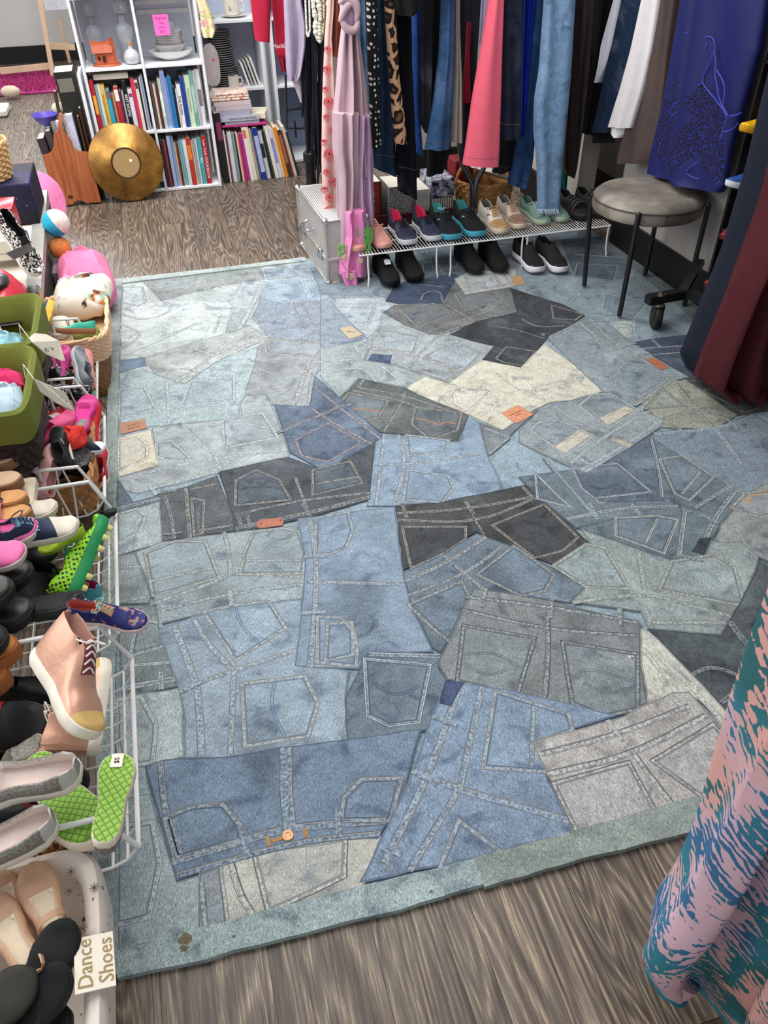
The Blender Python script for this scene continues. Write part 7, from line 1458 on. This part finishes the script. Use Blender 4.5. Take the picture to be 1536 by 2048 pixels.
SH('navy canvas sneaker with a cream rubber toe, in front of its pair', (30,1092), .30, (158,1056), .28, up=(0,-.15,1), **CV)
SH('navy canvas sneaker with a cream rubber toe, behind its pair', (10,1050), .28, (118,1022), .27, **CV)
RN = dict(name='running_shoe', U='#d4508f', S='#e3d3cc', Ln='#23283c', toecap='#dd6aa2', capt=.7, tongue='#232a40', lace='#ef5f93', Hh=.36, Hm=.3, Ht=.34, L=.2, wide=1.1)
for tp, z, lab in (((74,1062), .32, 'pink and navy running shoe, right one of the pair at the left edge'), ((50,1110), .345, 'pink and navy running shoe, nearer one of the pair at the left edge')):
    t = G(tp[0], tp[1], z); shoe(lab, t+Vector((-.19,-.03,0)), t, up=(.1,-.2,1), **RN)
for tp, z, lab, bow in (((60,1002), .33, 'tan child sandal with a pink bow, farther one', True), ((68,1032), .32, 'tan child sandal with a pink bow, nearer one', True)):
    t = G(tp[0], tp[1], z); sandal(lab, t+Vector((-.17,.0,0)), t, S='#a8784c', I='#cf9c68', SC_='#e08f98', straps=((.56,.16),), deco='#eb9aa4', heelstrap=True)
for tp, z, lab in (((50,968), .33, 'navy buckled cork sandal with a signed insole'), ((42,925), .33, 'navy buckled cork sandal lying farther back')):
    t = G(tp[0], tp[1], z); sandal(lab, t+Vector((-.2,.0,0)), t, S='#8d6848', I='#dcc0a0', SC_='#1c2230', straps=((.52,.12),(.30,.10)), buckle=True)
SH('small black shoe toe beyond the green football boot', (190,1050), .16, (232,1022), .15, U='#161616', S='#101010', Ln='#0c0c0c', L=.08)
# brown woven basket with wrapped shoes
wbk = thing('wicker_basket', 'brown flat woven basket standing in the third wire basket', 'basket', (-.42,2.02,.09)); weave(wbk, None, .09, .195, .080, .165, mat('seagrass', '#a8754a', .7, var=.3, scale=55, bump=.5), cx=-.425, cy=2.05, sq=6, flare=1.08, rows=6, cols=56, amp=.008)
PLB = bpy.data.materials.new('clear_plastic_film'); PLB.use_nodes = True; g_ = PLB.node_tree.nodes['Principled BSDF']; g_.inputs['Base Color'].default_value = (.85,.88,.9,1); g_.inputs['Roughness'].default_value = .12; g_.inputs['Transmission Weight'].default_value = .8; g_.inputs['IOR'].default_value = 1.15
t_ = NT('crumpled_black_film'); t_.base(t_.ramp(t_.noise(t_.coords(), 22, 4, .7, 1.5), [(.45, '#16171a'), (.62, '#2c2d30'), (.7, '#b9bbbd')]), .15, 0, .8); t_.bump(t_.noise(t_.coords(), 30, 4, .7, 1.5), 1.0, .012)
def lump(label, c, r, sc, m, name='shoe_bag', cat='bag', seed=1):
    rnd = random.Random(seed); n = 22; rr_ = []; ph = [rnd.uniform(0,6.28) for _ in range(6)]
    for i in range(12):
        th = math.pi*(i+.02)/11.04; ring = []
        for j in range(n):
            a = 2*math.pi*j/n; k = 1+.10*math.sin(3*a+ph[0]+th*2)+.07*math.sin(5*a+ph[1]-th*3)+.05*math.sin(7*th+ph[2])
            ring.append(Vector((c[0]+r*sc[0]*k*math.sin(th)*math.cos(a), c[1]+r*sc[1]*k*math.sin(th)*math.sin(a), c[2]-r*sc[2]*k*math.cos(th))))
        rr_.append(ring)
    return one(MB().loft(rr_, True, True, True), name, m, label, cat)
lump('shiny black plastic shoe bag with a knot in the brown woven basket', (-.405,2.03,.20), .07, (1.0,1.25,.75), t_.m, seed=3)
lump('crumpled white plastic bag beside the black one', (-.455,1.98,.21), .05, (1,1,.75), mat('white_film', '#d5d0cb', .35, var=.08, scale=20, bump=.8), seed=5)
MBt = one(MB().tube([(-.385,1.95,.235),(-.395,1.99,.255),(-.375,2.05,.25),(-.365,2.1,.23)], [.004,.010,.008,.004], 8), 'ribbon', mat('white_ribbon', '#ddd8cc', .6), 'white printed ribbon tied over the black plastic shoe bag', 'ribbon')
SH('red and white soled shoe standing between the woven basket and the rug', (208,975), .10, (200,900), .12, U='#b01c2c', S='#d9d0c8', Ln='#601018', L=.17)
# far baskets: children's shoes
KD = [('red moulded clog leaning at the lip of the third basket', (192,872), .16, (197,808), .20, (-.8,-.2,.5), dict(U='#c8202e', S='#b81a28', Ln='#8a1420', L=.20, wide=1.2, Hh=.3, Hm=.26, Ht=.3, oe=.35)),
 ('magenta moulded clog with a dimpled insole', (168,850), .20, (182,800), .22, (0,-.2,1), dict(U='#d0368a', S='#c22c7c', Ln='#d83f95', L=.17, wide=1.2, oe=.62, Hh=.16, Hm=.14, Ht=.15)),
 ('hot pink flip-flop strap shoe below the second price tag', (110,870), .22, (150,830), .24, (0,-.2,1), dict(U='#e0558a', S='#d84a80', Ln='#c43a70', L=.17, oe=.5)),
 ('dark red child shoe under the price tags', (112,842), .18, (140,822), .2, (0,0,1), dict(U='#a01828', S='#6a1018', Ln='#4a0c14', L=.15, lace='#c83a48')),
 ('black spotted shoe with a cream toe under the second tag', (98,850), .2, (122,838), .2, (0,0,1), dict(U='#15151a', S='#d6c4a4', Ln='#15151a', L=.15, toecap='#d6c8b4')),
 ('black patent shoe across the far basket, upper one', (98,735), .22, (135,768), .20, (0,-.2,1), dict(U='#141416', S='#101012', Ln='#2a2a2c', rough=.12, L=.19, oe=.6, Hh=.22, Hm=.14, Ht=.12)),
 ('black patent shoe across the far basket, lower one', (112,790), .20, (185,790), .18, (0,-.2,1), dict(U='#141416', S='#101012', Ln='#1c1c20', rough=.12, L=.19, oe=.6, Hh=.22, Hm=.14, Ht=.12)),
 ('magenta heart patterned slipper sole by the first tag', (128,752), .21, (135,700), .24, (-.3,0,1), dict(U='#c03c86', S='#a8306e', Ln='#c84a92', L=.17, oe=.6, Hh=.16)),
 ('grey and white trainer sole upright in the far basket', (160,752), .20, (152,700), .24, (.8,0,.6), dict(U='#7d8288', S='#b9c2c6', Ln='#55595e', L=.18)),
 ('salmon pink shoe standing along the lip of the far basket', (188,775), .16, (178,705), .2, (-.8,0,.5), dict(U='#d9928a', S='#c98078', Ln='#a86860', L=.20, oe=.5)),
 ('pale pink jelly shoe inside the lip of the far basket', (172,760), .14, (168,700), .17, (-.6,0,.8), dict(U='#cfa0a4', S='#b98a90', Ln='#a07078', L=.17)),
 ('purple and red shoe low in the third basket', (120,808), .12, (172,802), .12, (0,0,1), dict(U='#5a2a7a', S='#8a1c30', Ln='#3a1a50', L=.17)),
 ('turquoise suede slipper with a brown ribbed sole', (172,668), .24, (112,668), .25, (-.1,.5,.9), dict(U='#3fb59c', S='#96603f', Ln='#2f8f7c', L=.135, sh=.14, Hh=.34, Hm=.3, Ht=.3)),
 ('blue slipper with a yellow sole lying on its side', (92,665), .27, (112,610), .28, (-1,0,.4), dict(U='#2462a8', S='#e0b03c', Ln='#16181c', L=.19, sh=.13, heelcap='#c23040')),
 ('black slipper with a white stripe by the woven basket', (128,905), .25, (118,862), .27, (-.3,0,1), dict(U='#1a1a1c', S='#141414', Ln='#18181a', L=.16, stripes=('#cfcfcf','line'))),
 ('green camouflage child shoe behind the red clog', (150,872), .2, (175,850), .2, (0,0,1), dict(U='#7f8a78', S='#c9c4b4', Ln='#5a6054', L=.15, um=mat('camo', '#8a9488', .8, var=.6, scale=35))),
 ('navy and white spotted shoe right of the woven basket top', (165,905), .2, (205,900), .17, (0,-.2,1), dict(U='#1a2036', S='#d9d9dc', Ln='#141828', L=.16, um=mat('navy_spots', '#23283c', .7, var=.8, scale=60), toecap='#dcdce0')),
 ('pale pastel sandal standing beside the grey table leg', (86,950), .18, (78,900), .24, (1,0,.6), dict(U='#d9b4b8', S='#c4d6cc', Ln='#c9a0a8', L=.17)),
 ('pink sandal with a glitter strap next to the white plastic bag', (92,945), .22, (105,890), .26, (.8,0,.6), dict(U='#dfa8a4', S='#cf9890', Ln='#c08a88', L=.17, oe=.6))]
for lab, hp, hz, tp, tz, up, kw in KD: SH(lab, hp, hz, tp, tz, up=up, **kw)
lump('bright red crochet pompom shoe topper among the children shoes', (G(136,866,.27).x,G(136,866,.27).y,.25), .045, (1.1,1,.8), mat('red_crochet', '#d63a34', .95, var=.4, scale=120, bump=.8), 'woolly_slipper', 'slipper', 7)
# green lined baskets on the corner of the table
OL = mat('olive_lining', '#69722e', .9, var=.08, scale=14, bump=.2)
def lined(label, x0, x1, y0, y1, z0, z1):
    rt = thing('lined_basket', label, 'basket', ((x0+x1)/2,(y0+y1)/2,z0)); cx_, cy_ = (x0+x1)/2, (y0+y1)/2
    weave(rt, None, z0, z1, (x1-x0)/2*.9, (y1-y0)/2*.9, WKD, cx=cx_, cy=cy_, sq=7, flare=1.1, rows=9, cols=72, amp=.010, rim=False)
    def rr_(k, z, wob=0):
        out = []; n = 72
        for j in range(n):
            a = 2*math.pi*j/n; ex = 2/7; out.append(Vector((cx_+math.copysign(abs(math.cos(a))**ex, math.cos(a))*(x1-x0)/2*k, cy_+math.copysign(abs(math.sin(a))**ex, math.sin(a))*(y1-y0)/2*k, z+wob*math.sin(5*a+k*9))))
        return out
    MB().loft([rr_(1.03,z1-.075,.004), rr_(1.045,z1-.03,.002), rr_(1.035,z1+.008,.003), rr_(.98,z1+.014,.003), rr_(.92,z1,.003), rr_(.86,z1-.06,.002), rr_(.84,z1-.10), rr_(.3,z1-.11)], True, False, True).build('cloth_lining', OL, rt)
    return rt
lined('dark wicker basket with an olive lining, farther one on the table corner', -.80, -.435, 2.20, 2.56, .302, .47)
lined('dark wicker basket with an olive lining, nearer one with bonnets', -.80, -.425, 1.80, 2.17, .302, .48)
cushion('pink folded bonnet in the farther olive lined basket', (-.66,2.37,.43), .24,.24,.12, .3, mat('rose_cotton', '#d9a0ae', .9, var=.1, bump=.2), (.1,.15), 'bonnet', 'bonnet')
cushion('aqua and navy patterned bonnet in the farther olive lined basket', (-.56,2.27,.45), .16,.14,.07, -.2, mat('aqua_navy', '#7faab4', .9, var=.6, scale=24), (0,.1), 'bonnet', 'bonnet')
cushion('pale pink satin bonnet in the nearer olive lined basket', (-.60,1.92,.455), .20,.18,.08, .3, mat('blush_cotton', '#e6c0bd', .8, var=.08), (.1,.1), 'bonnet', 'bonnet')
cushion('hot pink bonnet trim in the nearer olive lined basket', (-.57,2.05,.455), .22,.10,.07, .1, mat('hot_pink', '#cf2f66', .8, var=.15), (0,.2), 'bonnet', 'bonnet')
cushion('pale blue bonnet in the nearer olive lined basket', (-.50,1.94,.45), .10,.16,.06, .2, mat('pale_blue_cotton', '#a9bdcc', .8, var=.1), (0,.1), 'bonnet', 'bonnet')
cushion('rose pink soft cap hanging at the left edge beside the nearer basket', (-.60,1.66,.42), .10,.20,.20, .2, mat('rose_felt', '#e77ba4', .9, var=.06), (0,0), 'cap', 'cap')
bkx = one(MB().bbox((-.62,1.72,.30), (.34,.12,.03), .004), 'book', mat('cream_book', '#d9cdb6', .7), 'cream covered book beside the nearer olive lined basket', 'book', smooth=False)
def price_tag(label, pts, z, lines, ang):
    P3 = [G(x, y, zz) for (x, y), zz in pts]; rt = thing('price_tag', label, 'tag', P3[0]); nrm = (P3[1]-P3[0]).cross(P3[-1]-P3[0]).normalized()
    if nrm.z < 0: nrm = -nrm
    MB().loft([P3, [p+nrm*.002 for p in P3]], True, True, True).build('card', CARD, rt, smooth=False)
    c = sum(P3, Vector())/len(P3); xd = (P3[len(P3)//2]-P3[0]).normalized(); m = frame(c+nrm*.0026, xd, nrm)
    for i, ln in enumerate(lines): text(ln, .021 if len(lines) == 1 else .014, INK, rt, m @ Matrix.Translation((0,(len(lines)-1)*.011-.020*i,0)), 'handwriting', ext=.0002)
    MB().tube([P3[0], P3[0]+Vector((-.02,.03,.03)), P3[0]+Vector((-.03,.05,-.02))], .0012, 5).build('string', CARD, rt)
price_tag('cream gift shaped price tag tied to the farther olive lined basket', [((58,676),.50),((68,667),.50),((92,669),.48),((117,682),.45),((130,722),.40),((122,722),.40),((92,709),.44),((64,685),.49)], 0, ['Beanies', 'and hats', '$3'], 0)
price_tag('cream price tag reading bonnets tied to the nearer olive lined basket', [((68,758),.50),((78,762),.49),((112,776),.44),((132,786),.42),((150,822),.36),((142,822),.36),((112,806),.41),((80,783),.46)], 0, ['BONNETS'], 0)
# ================================================================ dance shoe basket
dn = thing('lined_basket', 'white fabric lined basket of dance shoes at the bottom left corner', 'basket', (-.47,.56,0))
t_ = NT('star_print_lining'); t_.base(t_.ramp(t_.noise(t_.coords(), 70, 1, .3), [(.72, '#ddd2c8'), (.745, '#6b635c')]), .5)
cxd, cyd, ax_, ay_ = -.475, .545, .165, .245
def rdx(k, z, j0=0, wob=.003):
    out = []
    for j in range(80):
        a = 2*math.pi*j/80; ex = 2/6; out.append(Vector((cxd+math.copysign(abs(math.cos(a))**ex, math.cos(a))*ax_*k, cyd+math.copysign(abs(math.sin(a))**ex, math.sin(a))*ay_*(k*.5+.5), z+wob*math.sin(7*a+k*5))))
    return out
MB().loft([rdx(.86,.012), rdx(.98,.10), rdx(1.02,.17), rdx(1.02,.195), rdx(.98,.207), rdx(.90,.205), rdx(.82,.19), rdx(.79,.12), rdx(.76,.02), rdx(.3,.016)], True, True, True).build('cloth_lining', t_.m, dn)
fz = MB()
for k in range(260):
    x = random.uniform(-.64,-.33); y = .80+random.uniform(-.012,.012); z = .17+random.uniform(0,.02); fz.tube([(x,y,z),(x+random.uniform(-.01,.01),y+random.uniform(-.01,.01),z+random.uniform(.01,.022))], [.004,.002], 4)
fz.build('tufted_edge', mat('tufted_jute', '#9c6f48', .95, var=.3, scale=80), dn)
star = MB()
for px, py in ((142,1743),(138,1782),(188,1775),(165,1857)):
    c = G(px, py, .212)
    for q in range(4):
        a = q*math.pi/4; star.tube([c+Vector((.008*math.cos(a),.008*math.sin(a),0)), c-Vector((.008*math.cos(a),.008*math.sin(a),0))], .0006, 4)
star.build('star_print', mat('star_ink', '#55504c', .8), dn)
sp_ = [(G(147,1880,.222)), (G(225,1864,.205)), (G(232,1972,.205)), (G(150,1991,.222))]
sgn = thing('basket_sign', 'square cream sign with handwritten gold words on the dance shoe basket', 'sign', sp_[0]); nn_ = (sp_[1]-sp_[0]).cross(sp_[3]-sp_[0]).normalized(); nn_ = nn_ if nn_.z > 0 else -nn_
MB().loft([sp_, [p+nn_*.003 for p in sp_]], True, True, True).build('card', CARD, sgn, smooth=False)
yv = (sp_[0]-sp_[3]).normalized(); c_ = sum(sp_, Vector())/4
mS_ = frame(c_+nn_*.0036, yv, nn_)
for i, ln in enumerate(('Dance', 'Shoes')): text(ln, .031, mat('gold_pen', '#a0895a', .5), sgn, mS_ @ Matrix.Translation((0,.013-.030*i,0)), 'handwriting', ext=.0003, sx=.92)
BG = dict(name='dance_shoe', U='#c19a7e', S='#b98f70', Ln='#dccbb2', rough=.45, oe=.66, Hh=.26, Hm=.15, Ht=.12, Hv=.15, Htoe=.13, sh=.07, L=.172, wide=1.1)
SH('beige leather dance shoe with strap, upper one in the dance basket', (118,1880), .19, (62,1735), .21, up=(.25,-.1,1), strap=('#c19a7e',(.35,),.24), **BG)
SH('beige leather dance shoe with cream lining, lower left one', (62,1925), .20, (-20,1800), .21, up=(.1,-.1,1), **BG)
SH('beige leather dance shoe at the left edge behind the others', (30,1830), .17, (-15,1725), .19, **BG)
BD = dict(name='dance_shoe', U='#131516', S='#0f1011', Ln='#0e0f10', rough=.75, oe=.6, Hh=.2, Hm=.14, Ht=.12, Hv=.14, L=.19, wide=1.1)
SH('black suede dance shoe beside the white basket rim', (85,1985), .205, (140,1846), .215, up=(.2,0,1), **BD)
SH('black suede dance shoe lower in the basket with a cream edge', (60,2045), .20, (138,1935), .21, up=(.1,-.1,1), **BD)
SH('faded olive black canvas dance shoe at the left edge', (-20,2040), .23, (72,1950), .225, up=(.1,-.2,1), **dict(BD, U='#33332b', L=.20))
SH('black dance shoe with a yellow line at the bottom edge of the view', (70,2090), .16, (150,2035), .16, stripes=('#c9a52c','line'), **BD)

for lab, hp, hz, tp, tz in (('black shoe lying low at the back of the nearest basket', (20,1400), .10, (150,1380), .10), ('black shoe lying low under the rose gold high-top', (90,1560), .095, (180,1580), .095), ('black shoe low at the front of the nearest basket', (-20,1640), .10, (80,1600), .10), ('black shoe low under the pink and navy shoes', (10,1130), .10, (120,1110), .10), ('black shoe low beside the green football boot', (70,1180), .095, (165,1160), .095)):
    SH(lab, hp, hz, tp, tz, U='#141416', S='#0f0f10', Ln='#0c0c0d', rough=.5, L=.2)
